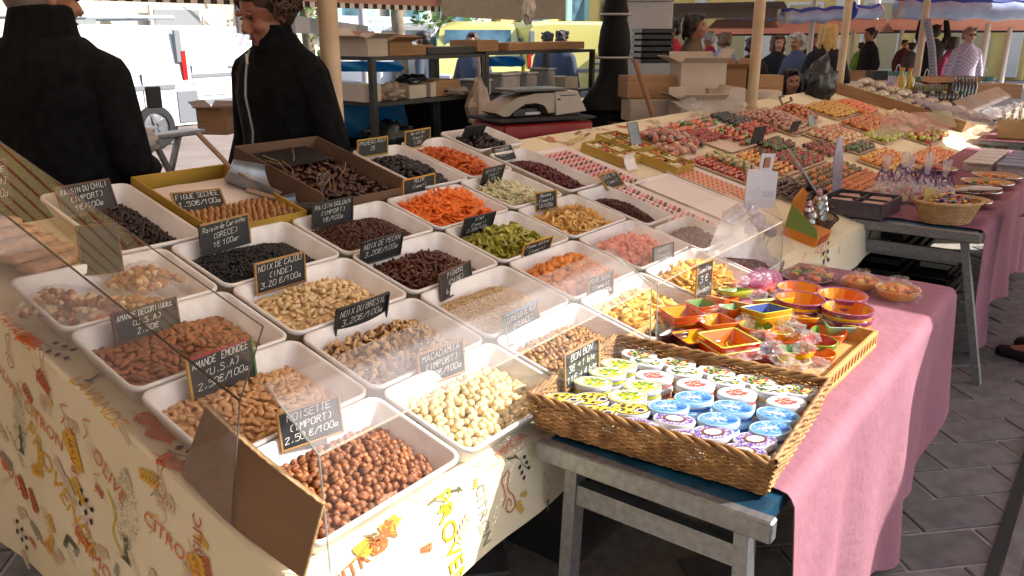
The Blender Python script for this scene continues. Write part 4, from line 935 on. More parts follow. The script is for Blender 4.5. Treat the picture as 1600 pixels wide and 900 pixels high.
for k, (px, py, lab, st) in enumerate(((1248, 458, 'purple rimmed yellow bowl left of the three stacks', 1), (1249, 476, 'purple rimmed yellow bowl in front of the left stack', 2), (1315, 470, 'purple rimmed yellow bowl at the back of the right pair', 2), (1323, 491, 'purple rimmed yellow bowl nearest the cloth edge', 2))):
    dish(px, py, TZ + .006, 'round', .15, 'purple', 'yellow' if k % 2 else 'ochre', ['ochre', 'orange', 'ochre', 'cream', 'ochre', 'orange'], lab, .4 * k, st, 0, .055, 'bowl', 'purple rimmed bowls on the pink cloth')
# crumpled cellophane and wrapped bowls
def crumple(p, a, b, c, label, m=CELLO, seed=0, M=None, amp=.3, name='cellophane_wrap', cat='wrapping', group='crumpled clear wrappings'):
    vs, fs = rough_blob(a, b, c, amp, 3.2, seed, 18, 12); r = random.Random(seed)
    vs = [v * (1 + r.uniform(-.12, .12)) for v in vs]
    MB().add(vs, fs).build(name, [m], None, (M or MF(p)), angle=10, label=label, cat=cat, group=group)
for k, (px, py, s) in enumerate(((1125, 486, .03), (1160, 505, .032), (1175, 497, .03), (1190, 528, .035), (1226, 500, .04), (1240, 515, .035), (1205, 545, .035), (1222, 560, .03), (1258, 545, .03), (1265, 528, .028), (1170, 552, .03), (1150, 562, .03), (1290, 500, .03), (1185, 462, .03), (1225, 462, .035), (1240, 575, .03), (1275, 570, .03), (1100, 497, .025))):
    crumple(atZ(px, py, TZ + .05), s * 1.2, s, s * .55, 'crumpled clear cellophane ' + ('behind the red dishes', 'left of the blue square dish', 'under the blue square dish', 'beside the large orange dish', 'below the yellow leaf bowl', 'among the round bowls', 'in front of the purple bowl', 'over the purple bowl', 'beside the green and red bowl', 'right of the red rimmed bowl', 'behind the lime saucer', 'in front of the large orange dish', 'by the teal dish', 'at the crate back', 'under the plain yellow dish', 'at the crate front edge', 'at the crate front corner', 'at the crate left end')[k], seed=k)
SWEET = [mat('sweet_' + n, c, rough=.3, sss=.3) for n, c in (('orange', '#d8731e'), ('yellow', '#d9a92c'), ('red', '#b02a1c'), ('green', '#5f8a34'), ('rose', '#c4616a'), ('brown', '#6d3a22'), ('cream', '#d9c08f'))]
def sweets_on(t, n, a, b, z, s=.011, seed=0, cols=None, name='sweet'):
    r = random.Random(seed); me = [MB().add(*f_chunk(s, s * .8, s * .6, .3)(k)).mesh(name, [SWEET[(k if cols is None else cols[k % len(cols)])]], angle=70) for k in range(len(cols) if cols else 7)]
    for i in range(n):
        q = r.uniform(0, 6.28); d = math.sqrt(r.random()); link(name, me[i % len(me)], t, Matrix.Translation((a * d * math.cos(q), b * d * math.sin(q), z + (1 - d * d) * s * .9 + r.uniform(0, s * .4))) @ Matrix.Rotation(r.uniform(0, 6), 4, 'Z') @ Matrix.Rotation(r.uniform(-.6, .6), 4, 'X'))
def wrapped_bowl(px, py, R_, lab, seed, cols=(0, 0, 1)):
    p = atZ(px, py, TZ + .03); t = thing('wrapped_bowl', (p.x, p.y, TZ + .004), lab, 'wrapped bowl', 'sweet bowls wrapped in cellophane')
    MB().lathe([(R_ * .6, 0), (R_ * .92, R_ * .3), (R_, R_ * .55), (R_ * .95, R_ * .56), (R_ * .85, R_ * .3), (0, R_ * .12)], 24, open_=True).build('bowl', [DM['ochre']], t)
    sweets_on(t, 18, R_ * .75, R_ * .75, R_ * .35, .014, seed, list(cols))
    r = random.Random(seed); rg = []
    for k in range(11):
        tt = k / 10; rr = R_ * (1.04 if tt < .4 else 1.04 * (1 - ((tt - .4) / .6) ** 1.3) + .1 * ((tt - .4) / .6)); z = R_ * (.1 + .95 * tt)
        if tt > .85: rr = R_ * (.12 + .32 * (tt - .85) / .15)
        rg.append([(rr * (1 + .07 * math.sin(7 * q + seed) + r.uniform(-.03, .03)) * math.cos(q), rr * (1 + .07 * math.sin(7 * q + seed)) * math.sin(q), z + r.uniform(-.004, .004)) for q in [2 * math.pi * j / 26 for j in range(26)]])
    MB().rings(rg).build('cellophane', [CELLO], t, angle=10)
wrapped_bowl(1345, 440, .062, 'orange bowl of sweets wrapped in cellophane, left of two at the far cloth end', 4); wrapped_bowl(1402, 456, .07, 'orange bowl of sweets wrapped in cellophane nearest the far cloth corner', 9)
pl = thing('wrapped_sweet_tray', (atZ(1265, 430, TZ + .02).x, atZ(1265, 430, TZ + .02).y, TZ + .004), 'purple tray of mixed sweets under cellophane behind the bowls', 'sweet tray')
MB().lathe([(0, .004), (.09, .004), (.115, .02), (.118, .019), (.092, 0), (0, 0)], 28, sy=.8).build('tray', [DM['purple']], pl); sweets_on(pl, 34, .09, .07, .012, .017, 5); MB().lathe([(.12, .018), (.08, .042), (0, .05)], 20, sy=.8).build('cellophane', [CELLO], pl, angle=10)
pl = thing('wrapped_sweet_bag', (atZ(1190, 448, TZ + .02).x, atZ(1190, 448, TZ + .02).y, TZ + .004), 'pink bag of sweets in cellophane beside the price sign', 'sweet bag')
sweets_on(pl, 30, .10, .05, .006, .016, 8, [4, 0, 1, 4]); vs, fs = rough_blob(.115, .062, .038, .3, 3, 4, 18, 10); MB().add([v + Vector((0, 0, .03)) for v in vs], fs).build('cellophane', [clear('pink_cellophane', tint='#f0c8e0', haze=.15, haze_col='#d9a0c4', crumple=.02)], pl, angle=12)
for k, (px, py) in enumerate(((1160, 440), (1182, 437), (1197, 436))): crumple(atZ(px, py, TZ + .055), .028, .022, .02, 'twisted silver knot of a cellophane sweet bag', CELLW, 40 + k, amp=.25)

# ---------------------------------------------------------------- acrylic guards
def guard(x0, x1, label, zb=.735, zk=.955, yk=-.022, yt=.105, zt=1.045, yb=-.028, cut=.0, up=None):
    t = thing('acrylic_guard', (x0, yk, zb), label, 'sneeze guard', 'acrylic sneeze guards'); O = Matrix.Translation((-x0, -yk, -zb))
    MB().sheet(lambda u, v: Vector((x0 + (x1 - x0) * u, yb + (yk - yb) * v, zb + (zk - zb) * v)), 1, 1, .003, M=O).build('front_panel', [GLASS], t)
    MB().sheet(lambda u, v: Vector((x0 + (x1 - x0) * u, yk + (yt - yk) * v, zk + .0005 + (zt - zk) * v)), 1, 1, .003, M=O).build('upper_panel', [up or GLASS_HAZE], t)
    for x_ in (x0, x1): MB().tube([(x_, yb, zb), (x_, yk, zk), (x_, yt, zt)], .0021, 6, M=O).build('polished_edge', [clear('acrylic_bright_edge', tint='#c8c8c4', haze=.4, haze_col='#d8dcd8')], t)
    MB().tube([(x0, yk, zk), (x1, yk, zk)], .0026, 6, M=O).build('bend', [clear('acrylic_bend', haze=.25, haze_col='#f4ecd8')], t)  # pale straw tube stands in for light refracted along the bend
guard(.022, 1.150, 'bent clear acrylic guard along the front of the nearest trays')
guard(1.185, 2.16, 'second clear acrylic guard along the mango and dark red trays', yt=.19, zt=1.035, up=GLASS)
# end sheet at the left
ge = thing('acrylic_end_guard', (-.03, .5, .9), 'tall bent acrylic sheet closing the left end of the stall', 'sneeze guard')
O = Matrix.Translation((.03, -.5, -.9))
def eb(y, h): return Vector((-.03, y - h * ST, BASE + y * math.tan(TH) + h * CT))
MB().sheet(lambda u, v: eb(.17 + 1.55 * u, .01 + .265 * v), 1, 1, .003, M=O).build('side_panel', [clear('end_acrylic', haze=.015, refl=1.3)], ge)
def et(u, v): p = eb(.17 + 1.55 * u, .275); return p + Vector((.05, -.01, .115)) * v
MB().sheet(et, 1, 1, .003, M=O).build('upper_panel', [clear('end_acrylic')], ge)
MB().tube([eb(.17, .275), eb(1.72, .275)], .0022, 6, M=O).build('bend', [clear('acrylic_bend_dark', tint='#8a7a6a', haze=.3, haze_col='#8a8078')], ge)
MB().tube([eb(.17, .01), eb(.17, .275), et(0, 1)], .0016, 6, M=O).tube([et(0, 1), et(1, 1)], .0014, 6, M=O).build('polished_edge', [clear('acrylic_edge', tint='#a09a94', haze=.35, haze_col='#b0aaa2')], ge)

# ---------------------------------------------------------------- leaning cardboard
cq = [atX(280, 748, -.020), atX(474, 905, -.020), atX(506, 786, -.004), atX(322, 632, -.004)]
cd = thing('cardboard_sheet', tuple(cq[0]), 'brown cardboard sheet leaning upright against the hazelnut tray', 'cardboard'); O = Matrix.Translation(-cq[0])
def cbf(u, v):
    p = cq[0] * (1 - u) * (1 - v) + cq[1] * u * (1 - v) + cq[2] * u * v + cq[3] * (1 - u) * v; return p + Vector((-.006 * math.sin(math.pi * u), 0, .001 * math.sin(u * 90) * v))
MB().sheet(cbf, 30, 8, .005, M=O).build('board', [mat('brown_card_sheet', '#7a5b40', '#83654a', rough=.88, scale=3, bump=.15, bscale=60, stretch=(1, 1, 3))], cd, angle=30)
MB().tube([cbf(i / 30, 1.0) + Vector((-.002, 0, .0005 * math.sin(i * 2.3))) for i in range(31)], .0028, 5, M=O).tube([cbf(1, i / 8) + Vector((0, -.001, 0)) for i in range(9)], .0026, 5, M=O).build('torn_edge', [mat('torn_card', '#a98a5f', '#c2a67c', rough=.95, scale=90, bump=.6)], cd)

# ---------------------------------------------------------------- bagged nuts, paper packs, yellow box, date box, scoops
def nut_bag(M, L, W_, H, seed, label, mixed=False):
    t = thing('nut_bag', M, label, 'bag', 'cellophane bags of mixed nuts'); r = random.Random(seed)
    me = [MB().add(*f_mac(k)).mesh('nut', [m_], angle=80) for k, m_ in enumerate((mat('roasted_nut', '#8f5a2c', '#b07a45', rough=.45, scale=60, rnd=.2), M_ALM, M_CAS))]
    for i in range(135):
        x, y = r.uniform(-.47, .47) * L, r.uniform(-.46, .46) * W_; e = (1 - (2 * x / L) ** 2) * (1 - (2 * y / W_) ** 2)
        link('nut', me[i % 3 if mixed else (0 if i % 5 else 2)], t, Matrix.Translation((x, y, .008 + H * .85 * e ** .6 * r.uniform(.5, 1))) @ Matrix.Rotation(r.uniform(0, 6), 4, 'X') @ Matrix.Scale(r.uniform(.7, 1.0), 4))
    def fn(u, v):
        x, y = (u - .5) * L * 1.15, (v - .5) * W_ * 1.1; e = max(0, (1 - (2 * u - 1) ** 2)) ** .5 * max(0, 1 - (2 * v - 1) ** 2) ** .5
        return Vector((x, y, .004 + (H + .012) * e + .004 * fract((x * 60, y * 60, seed), 1)))
    MB().grid(fn, 22, 16).build('cellophane', [CELLO], t, angle=14)
nut_bag(MS(.27, yy(.93), .03, .15) @ Matrix.Rotation(-.25, 4, 'X'), .13, .15, .05, 1, 'cellophane bag of roasted nuts propped in the tray below the blank board')
nut_bag(MS(.18, yy(.84), .018, -.4), .17, .11, .045, 2, 'cellophane bag of roasted nuts lying flat at the tray front')
nut_bag(MS(.065, yy(.90), .03, -.9), .17, .13, .05, 3, 'cellophane bag of mixed nuts at the tray left corner', True)
ob_ = thing('fruit_bag', MS(.11, yy(.80), .035, -.3), 'cellophane bag of orange dried fruit at the left tray corner', 'bag'); sweets_on(ob_, 26, .04, .035, .004, .013, 3, [0, 0])
vs, fs = rough_blob(.05, .042, .03, .3, 3, 4, 16, 10); MB().add([v + Vector((0, 0, .012)) for v in vs], fs).build('cellophane', [CELLO], ob_, angle=12)
PKM = mat('kraft_pack', '#9a7354', '#b98d68', rough=.4, scale=30, coat=.5)
for k in range(5):
    p = atX(70 + 12 * k, 345 + 21 * k, .02 + .012 * k)
    t = thing('nougat_pack', Matrix.Translation((.085 + .014 * k, 1.33 - .062 * k, 1.120 - .0162 * k)) @ TILT @ Matrix.Rotation(.12, 4, 'Z') @ Matrix.Rotation(-.30, 4, 'X'), ('topmost', 'second', 'third', 'fourth', 'lowest')[k] + ' of five flat brown packs in clear film at the left end', 'pack', 'flat brown packs at the left end')
    MB().box((0, 0, .01), (.16, .078, .020), b=.006).build('pack', [PKM], t); MB().add(*rough_blob(.085, .036, .017, .12, 4, k, 18, 8), 0, Matrix.Translation((0, 0, .012))).build('cellophane', [CELLO], t, angle=12)
YB = mat('yellow_card', '#9a7a26', '#a98834', rough=.5, scale=5)
yb = thing('yellow_fruit_box', MS(.70, yy(1.245), .0), 'open yellow box lined with white paper and rows of pale dried figs', 'box')
bw, bd, bh = .325, .42, .085
for c, d in (((0, -bd / 2, bh / 2), (bw, .005, bh)), ((0, bd / 2, bh / 2), (bw, .005, bh)), ((-bw / 2 + .0026, 0, bh / 2 + .0005), (.005, bd - .006, bh)), ((bw / 2 - .0026, 0, bh / 2 + .0005), (.005, bd - .006, bh))): MB().box(c, d).build('side_panel', [YB], yb)
MB().box((0, 0, .003), (bw - .012, bd - .008, .006)).build('bottom', [YB], yb)
MB().grid(lambda u, v: (-bw * .47 + bw * .94 * u, -.02 + bd * .49 * v - .01, .05 + .016 * math.sin(v * 3) + .003 * fract((u * 4, v * 5, 1), 1)), 14, 14).build('white_paper', [mat('white_paper', '#d5c6bb', rough=.8)], yb)
FGM = mat('pale_dried_fig', '#8e6238', '#ad814f', rough=.55, scale=120, rnd=.15, bump=.5, bscale=220)
fgm = [MB().add(*rough_blob(.020, .009, .016, .16, 2.2, k, 10, 8)).mesh('dried_fig', [FGM], angle=80) for k in range(3)]
for row in range(5):
    for c in range(15): link('dried_fig', fgm[(row + c) % 3], None, MS(.70, yy(1.245)) @ Matrix.Translation((-.148 + c * .0212, -.185 + row * .034, .056 + RN.uniform(-.003, .004))) @ Matrix.Rotation(1.2, 4, 'Z') @ Matrix.Rotation(RN.uniform(-.25, .25), 4, 'X'), 'pale flattened dried fig standing in the rows of the yellow box', 'fig', 'dried figs in rows in the yellow box')
SCM = mat('scoop_steel', '#9c9ea2', '#86888c', rough=.32, metal=.55, scale=20)
def scoop(M, label, L=.13, R_=.055, handle=.11):
    t = thing('metal_scoop', M, label, 'scoop', 'metal scoops'); 
    def fn(u, v):
        a = math.pi * (.0 + 1.0 * u); r = R_ * (.75 + .35 * min(1, v * 1.6)); x = L * v * (1 - .18 * math.sin(a) * v + .0) ; return Vector((x, -r * math.cos(a), r * (1 - math.sin(a)) * .9))
    MB().sheet(fn, 16, 8, .0012).build('bowl', [SCM], t)
    MB().sheet(lambda u, v: Vector((.001 * math.sin(v * 3), -R_ * .75 * math.cos(math.pi * u) * (1 - v), R_ * .75 * .9 * (1 - math.sin(math.pi * u)) * (1 - v) + v * R_ * .62)), 16, 3, .0012).build('back_plate', [SCM], t)
    MB().tube([(0, 0, R_ * .55), (-.03, 0, R_ * .75), (-handle, 0, R_ * 1.3)], [.007, .0085, .0085], 8).build('handle', [mat('scoop_handle', '#7b5c45', '#8e6c50', rough=.5, scale=20)], t)
scoop(MS(.80, yy(1.36), .075, -.75) @ Matrix.Rotation(.35, 4, 'Y'), 'large steel scoop lying over the corner of the yellow box', .17, .078, .13)
scoop(MS(.885, yy(1.17), .035, -.5), 'smaller steel scoop with a wooden handle between the yellow box and the date box', .11, .045, .12)
db = thing('date_box', MS(1.12, 1.325, .0, .0), 'open brown cardboard box of dates on their stalks', 'box')
CB2 = mat('brown_box_board', '#5e4534', '#6b5140', rough=.8, scale=4)
bw, bd, bh = .36, .46, .118
for nm, c, d in (('side_panel', (0, -bd / 2, bh / 2 - .015), (bw, .005, bh - .03)), ('side_panel', (0, bd / 2, bh / 2), (bw, .005, bh)), ('side_panel', (-bw / 2 + .0026, 0, bh / 2 + .0005), (.005, bd - .006, bh)), ('side_panel', (bw / 2 - .0026, 0, bh / 2 + .0005), (.005, bd - .006, bh))): MB().box(c, d).build(nm, [CB2], db)
MB().box((0, 0, .0035), (bw - .012, bd - .008, .007)).build('bottom', [CB2], db)
MB().box((-.02, .12, .10), (.24, .14, .003), rz=.05).build('dark_flap', [BLACKP], db)
MB().grid(lambda u, v: (-bw * .46 + bw * .92 * u, -bd * .46 + bd * .92 * v, .05 + .022 * math.sin(u * 3.1) * math.sin(v * 3.1)), 10, 12).build('heap_of_dates', [M_DATE], None, MS(1.12, 1.325), label='lower layer of the dates in the cardboard box', cat='heap', kind='stuff')
dm_ = mk('date', f_date, M_DATE)
for i in range(230):
    u, v = RN.uniform(-.44, .44), RN.uniform(-.46, .38); link('date', dm_[i % 3], None, MS(1.12, 1.325) @ Matrix.Translation((u * bw, v * bd, .058 + .018 * math.cos(u * 3) * math.cos(v * 3) + RN.uniform(0, .014))) @ Matrix.Rotation(RN.uniform(0, 6), 4, 'Z') @ Matrix.Rotation(RN.uniform(-.5, .5), 4, 'Y'), 'glossy brown date in the open cardboard box', 'date', 'dates in the cardboard box')
STK = mat('dry_stalk', '#8a6a3e', rough=.8)
for i in range(9):
    x, y = RN.uniform(-.13, .1), RN.uniform(-.15, .18); a = RN.uniform(0, 3); MB().tube([(x, y, .08), (x + .04 * math.cos(a), y + .04 * math.sin(a), .105 + RN.uniform(0, .01)), (x + .09 * math.cos(a + .3), y + .09 * math.sin(a + .3), .11 + RN.uniform(-.01, .03))], .0014, 5).build('stalk', [STK], db)
tg = thing('serving_scissors', MS(1.0, 1.17, .062), 'steel ring handles of scissors standing in the date box', 'scissors')
for s_ in (-1, 1):
    MB().tube([(s_ * .013 + .013 * math.cos(q), 0, .075 + .018 * math.sin(q)) for q in [2 * math.pi * k / 16 for k in range(17)]], .0018, 6, cap=False).tube([(s_ * .012, 0, .058), (0, 0, .02), (-s_ * .01, .02, -.03)], .0025, 6).build('blade_and_ring', [METAL], tg)
tg = thing('sugar_tongs', MS(1.72, yy(.70), .075, .4), 'small steel scissors lying on the rim of the pale fruit tray', 'scissors')
for s_ in (-1, 1): MB().tube([(s_ * .012 + .012 * math.cos(q), .016 * math.sin(q), .004) for q in [2 * math.pi * k / 16 for k in range(17)]], .0015, 6, cap=False).tube([(s_ * .01, .014, .004), (0, .04, .004), (-s_ * .012, .09, 0)], .0018, 6).build('blade_and_ring', [METAL], tg)
# ================================================================ candied fruit end of the main stall
TRW = mat('white_tray_gloss', '#ddd3cf', rough=.3)
def flat_tray(x0, x1, a0, a1, label, m=TRW, lip=.014, rz=0, name='flat_tray', mat2=None):
    w_, d_ = x1 - x0, a1 - a0
    t = thing(name, MS((x0 + x1) / 2, (a0 + a1) / 2, .003, rz), label, 'tray')
    R_ = lambda dw, z: rrect(w_ + dw, d_ + dw, .02, z, 4)
    MB().rings([R_(-.02, 0), R_(-.004, lip - .002), R_(0, lip), R_(-.006, lip + .001), R_(-.03, .004)], cap0=True, cap1=True).build('tray', [m], t, angle=50)
    return t
STR = {k: mat('candy_' + k, c, rough=.4) for k, c in dict(red='#b5363c', pink='#dd8f92', dark='#5a1c22', peach='#c8694a', white='#d8c9bd', cream='#d8bd93').items()}
def stripes(t, w_, d_, nx, ny, cols, L=.03, W_=.008, z=.007, name='striped_candies', off=.0, keep=None):
    mb = MB(); names = list(STR)
    for j in range(ny):
        for i in range(nx):
            if keep and not keep(i, j): continue
            mb.box((-w_ / 2 + (i + .5) * w_ / nx, -d_ / 2 + (j + .5) * d_ / ny, z), (L, W_, .005), names.index(cols[j % len(cols)] if not callable(cols) else cols(i, j)), b=.0012, rz=.35)
    mb.build(name, list(STR.values()), t, flat=True, kind='stuff')
t = flat_tray(2.34, 2.66, .82, 1.30, 'white tray of red and pink striped candies nearest the cranberries'); stripes(t, .26, .42, 6, 20, ['dark', 'pink', 'red', 'pink'], .032, .012)
t = flat_tray(2.25, 2.52, .36, .86, 'long white strip of pink and black striped candies in front of the blank tray'); stripes(t, .22, .46, 3, 20, ['pink', 'dark', 'red'], .05, .013)
t = flat_tray(2.55, 2.88, .33, .84, 'nearly empty white candy tray with embossed paper'); MB().grid(lambda u, v: (-.14 + .28 * u, -.22 + .44 * v, .006 + .001 * math.sin(u * 60) * math.sin(v * 90)), 40, 50).build('embossed_paper', [TRW], t)
t = flat_tray(2.90, 3.16, .40, .86, 'white tray of peach coloured candy dashes beside the wooden boxes', ); MB().box((0, 0, .006), (.2, .4, .002)).build('peach_paper', [mat('peach_paper', '#d7a784', rough=.7)], t); stripes(t, .20, .38, 4, 14, ['peach'], .034, .008, .009)
# calisson boxes
CAL = mat('calisson_icing', '#dccda6', rough=.5, rnd=.06); GOLD = mat('gold_box_card', '#a88a3a', '#b99a49', rough=.45, scale=6)
calm = MB().prism([(.019 * c, .0085 * s) for c, s in ((1, 0), (.5, .8), (0, 1), (-.5, .8), (-1, 0), (-.5, -.8), (0, -1), (.5, -.8))], 0, .007).mesh('calisson', [CAL])
fcm = [MB().add(*f_chunk(.013, .010, .008)(k)).mesh('candied_fruit', [m_], angle=70) for k, m_ in enumerate((mat('candied_red', '#a3262b', rough=.3, rnd=.2), mat('candied_orange', '#c96a24', rough=.3, rnd=.2), mat('candied_dark', '#4c1d16', rough=.3, rnd=.2), mat('candied_yellow', '#cf9c35', rough=.3, rnd=.15)))]
def cal_box(x, a, rz, label, seed):
    t = thing('calisson_box', MS(x, a, .003, rz), label, 'box', 'gold edged boxes of calissons'); w_, d_, h = .20, .24, .045; r = random.Random(seed)
    for c, d in (((0, -d_ / 2, h / 2), (w_, .004, h)), ((0, d_ / 2, h / 2), (w_, .004, h)), ((-w_ / 2, 0, h / 2 + .0004), (.004, d_, h)), ((w_ / 2, 0, h / 2 + .0004), (.004, d_, h)), ((0, 0, h / 2 - .001), (.003, d_ - .01, h - .004)), ((0, -.04, h / 2 - .0015), (w_ - .01, .003, h - .005)), ((0, .04, h / 2 - .0015), (w_ - .01, .003, h - .005))): MB().box(c, d).build('card_panel', [GOLD], t)
    MB().box((0, 0, .01), (w_ - .01, d_ - .01, .018)).build('filling', [GOLD], t)
    for cx in (0, 1):
        for cy in (0, 1, 2):
            ox, oy = -.05 + cx * .1, -.08 + cy * .08
            for k in range(9):
                me = calm if (cx + cy) % 2 == 0 else fcm[r.randrange(4)]
                link(me.name.split('.')[0], me, t, Matrix.Translation((ox + (k % 3 - 1) * .028, oy + (k // 3 - 1) * .019, .026 + r.uniform(0, .01))) @ Matrix.Rotation(r.uniform(-.4, .4), 4, 'Z') @ Matrix.Rotation(r.uniform(-.3, .3), 4, 'X'))
cal_box(3.02, .93, .0, 'gold edged box of calissons and candied fruit nearest the striped candies', 1); cal_box(3.05, 1.19, .0, 'gold edged box of calissons behind the first, by the silver sign', 2); cal_box(2.82, 1.13, .05, 'small gold box of white calissons at the back left', 3)
lf = thing('price_leaflet', MS(2.74, .95, .01), 'small folded white card beside the calisson boxes', 'card'); MB().sheet(lambda u, v: (.1 * u - .05, .04 * math.sin(v * 2), .07 * v), 3, 3, .0015).build('card', [TRW], lf)
# heaps of candied fruit given by their ground spot, colours and size
CF = {k: mat('candied_' + k + '_fruit', a, b, rough=.22, scale=70, rnd=.3, coat=.6, bump=.3, bscale=90) for k, (a, b) in dict(pinkish=('#8f4a38', '#b0674c'), crimson=('#8f1618', '#a82422'), salmon=('#c05a34', '#d07248'), amber=('#c05e14', '#d68424'), olive=('#5b4a20', '#78652c'), green=('#3c6424', '#5c8a3a'), cream=('#c9b27c', '#ddc898'), brown=('#3a1c12', '#562a1a'), rose=('#a8675a', '#bf8472'), navy=('#1c1e2c', '#2a2c3c'), lime=('#8f9a24', '#a5ac3a'), yellow=('#d0921c', '#e0ae38'), straw=('#b08a6c', '#c8a586')).items()}
def ball(s, el=1.0): return lambda k: rough_blob(s * el, s, s * .9, .07, 1.8, k, 10, 8)
CHM = {}
def cand(x0, x1, a0, a1, sx, sy, shape, cols, name, label, group, lift=.012, jit=.25, seed=0, rot=.35, two=False, heap=0.0, as_stuff=False):
    r = random.Random(seed); nx = max(1, int((x1 - x0) / sx)); ny = max(1, int((a1 - a0) / sy)); ms = {}
    mb = MB() if as_stuff else None
    for j in range(ny):
        for i in range(nx):
            c = cols[(j if rot is None else (i + j * 3 + r.randrange(2))) % len(cols)] if not two else cols[(i // max(1, nx // len(cols))) % len(cols)]
            x = x0 + (i + .5 + r.uniform(-jit, jit) + (.5 if j % 2 else 0)) * (x1 - x0) / nx; a = a0 + (j + .5 + r.uniform(-jit, jit)) * (a1 - a0) / ny
            e = heap * (1 - (2 * (x - x0) / (x1 - x0) - 1) ** 2) * (1 - (2 * (a - a0) / (a1 - a0) - 1) ** 2)
            M = MS(x, a, lift + max(0, e) + r.uniform(0, .003), r.uniform(-1, 1) * (rot or .15)) @ Matrix.Rotation(r.uniform(-.3, .3), 4, 'X')
            if as_stuff:
                vs, fs = shape(i % 3); mb.add(vs, fs, cols.index(c), M)
            else:
                key = (name, c, i % 2)
                if key not in ms: ms[key] = MB().add(*shape(i % 2)).mesh(name, [CF[c]], angle=80)
                link(name, ms[key], None, M, label, 'candied fruit', group)
    if as_stuff: mb.build(name, [CF[c] for c in cols], None, angle=80, label=label, cat='candied fruit', kind='stuff')
PAPER = mat('tray_paper', '#d9c3b3', rough=.6)
flat_tray(3.22, 3.62, .55, .93, 'white edged tray of green and cream marzipan balls', PAPER, .012, .05)
cand(3.24, 3.42, .56, .90, .032, .03, f_strip(.045, .012, .008, .4), ['crimson', 'salmon'], 'candied_stick', 'red candied fruit stick beside the marzipan balls', 'red candied sticks by the marzipan balls', .014, .15, 1)
MZ = [MB().add(*ball(.0165)(0)).mesh('marzipan_ball', [m_], angle=80) for m_ in (mat('marzipan_green', '#4e6b45', '#c7b480', rough=.45, scale=34, lo=.49, hi=.53, rnd=.1), mat('marzipan_cream', '#c9ad7c', '#d8c294', rough=.45, scale=34))]
for j in range(7):
    for i in range(4):
        link('marzipan_ball', MZ[(i + j) % 2], None, MS(3.42 + i * .036 + (.018 if j % 2 else 0), .66 + j * .035, .03 + .014 * math.sin(math.pi * (i + .5) / 4) * math.sin(math.pi * (j + .5) / 7)) @ Matrix.Rotation(i * 1.3 + j * .7, 4, 'X'), 'green and cream marbled marzipan ball on the white edged tray', 'marzipan', 'marzipan balls on their tray')
cand(3.30, 3.68, 1.0, 1.28, .036, .034, ball(.019, 1.2), ['pinkish', 'crimson', 'rose', 'brown', 'pinkish', 'straw'], 'candied_fig', 'dull pink and brown candied fruit in the heap behind the calissons', 'pink candied fruit behind the calissons', .02, .3, 2, heap=.03)
cand(3.16, 3.5, .96, 1.12, .04, .036, ball(.018, 1.25), ['rose', 'pinkish', 'straw'], 'candied_pear', 'rosy candied pear at the near side of the heap', 'rosy candied pears', .02, .3, 3)
flat_tray(3.72, 4.36, .86, 1.36, 'white papered tray of candied strawberries and sliced fruit', PAPER, .012)
cand(3.74, 4.30, 1.20, 1.32, .05, .045, f_strip(.06, .018, .012, .7), ['salmon', 'green'], 'candied_melon_slice', 'salmon and green candied melon slice at the tray back', 'candied melon slices', .018, .12, 4)
cand(3.74, 4.0, 1.03, 1.18, .036, .036, ball(.017, 1.2), ['crimson'], 'candied_strawberry', 'crimson candied strawberry on the white paper', 'candied strawberries', .018, .2, 5)
cand(3.98, 4.32, .90, 1.16, .055, .045, f_strip(.055, .016, .01, .8), ['salmon', 'amber', 'green', 'crimson'], 'candied_slice', 'mixed candied fruit slice on the white paper tray', 'mixed candied slices', .018, .2, 6)
cand(4.42, 4.70, 1.14, 1.34, .04, .036, ball(.018, 1.1), ['navy'], 'candied_plum', 'dark blue candied plum at the back', 'dark candied plums', .018, .2, 7)
cand(4.4, 4.74, .96, 1.14, .03, .03, ball(.014, 1.3), ['salmon', 'crimson'], 'candied_apricot', 'small salmon candied apricot behind the black sign', 'salmon candied apricots', .018, .25, 8)
flat_tray(3.66, 4.40, .50, .84, 'white edged tray of shining candied cherries', PAPER, .012)
cand(3.64, 3.86, .53, .82, .05, .034, f_strip(.06, .014, .009, .5), ['yellow', 'amber'], 'candied_orange_stick', 'yellow candied orange stick between balls and cherries', 'candied orange sticks', .018, .2, 9)
cand(3.88, 4.38, .52, .82, .03, .030, ball(.0145), ['crimson', 'crimson', 'pinkish', 'crimson', 'brown', 'green'], 'candied_cherry', 'shiny red candied cherry on the cherry tray', 'candied cherries on their tray', .018, .15, 10)
cand(4.05, 4.40, .72, .86, .036, .034, ball(.018), ['brown', 'green', 'crimson'], 'candied_crabapple', 'dark glossy candied fruit with a green tint above the cherries', 'dark glossy candied fruit', .035, .2, 11)
cand(4.5, 4.86, .52, .72, .034, .032, ball(.015, 1.1), ['pinkish', 'brown', 'crimson'], 'candied_date', 'dull red candied date beside the cherries', 'dull red candied dates', .018, .25, 12)
flat_tray(3.60, 4.50, .14, .48, 'white edged tray of orange and olive candied clementines', PAPER, .012)
cand(3.62, 4.44, .16, .30, .034, .032, ball(.0155), ['amber'], 'candied_clementine', 'glossy orange candied clementine in the rows', 'candied clementines in rows', .018, .08, 13)
cand(3.62, 4.44, .30, .46, .036, .034, ball(.016), ['olive', 'amber', 'olive'], 'candied_greengage', 'glossy olive candied greengage in the rows', 'candied greengages in rows', .018, .1, 14, heap=.02)
cand(4.3, 4.6, .05, .18, .034, .034, ball(.015), ['crimson'], 'candied_raspberry', 'bright red candied berry by the hinged box', 'bright red candied berries', .018, .2, 15)
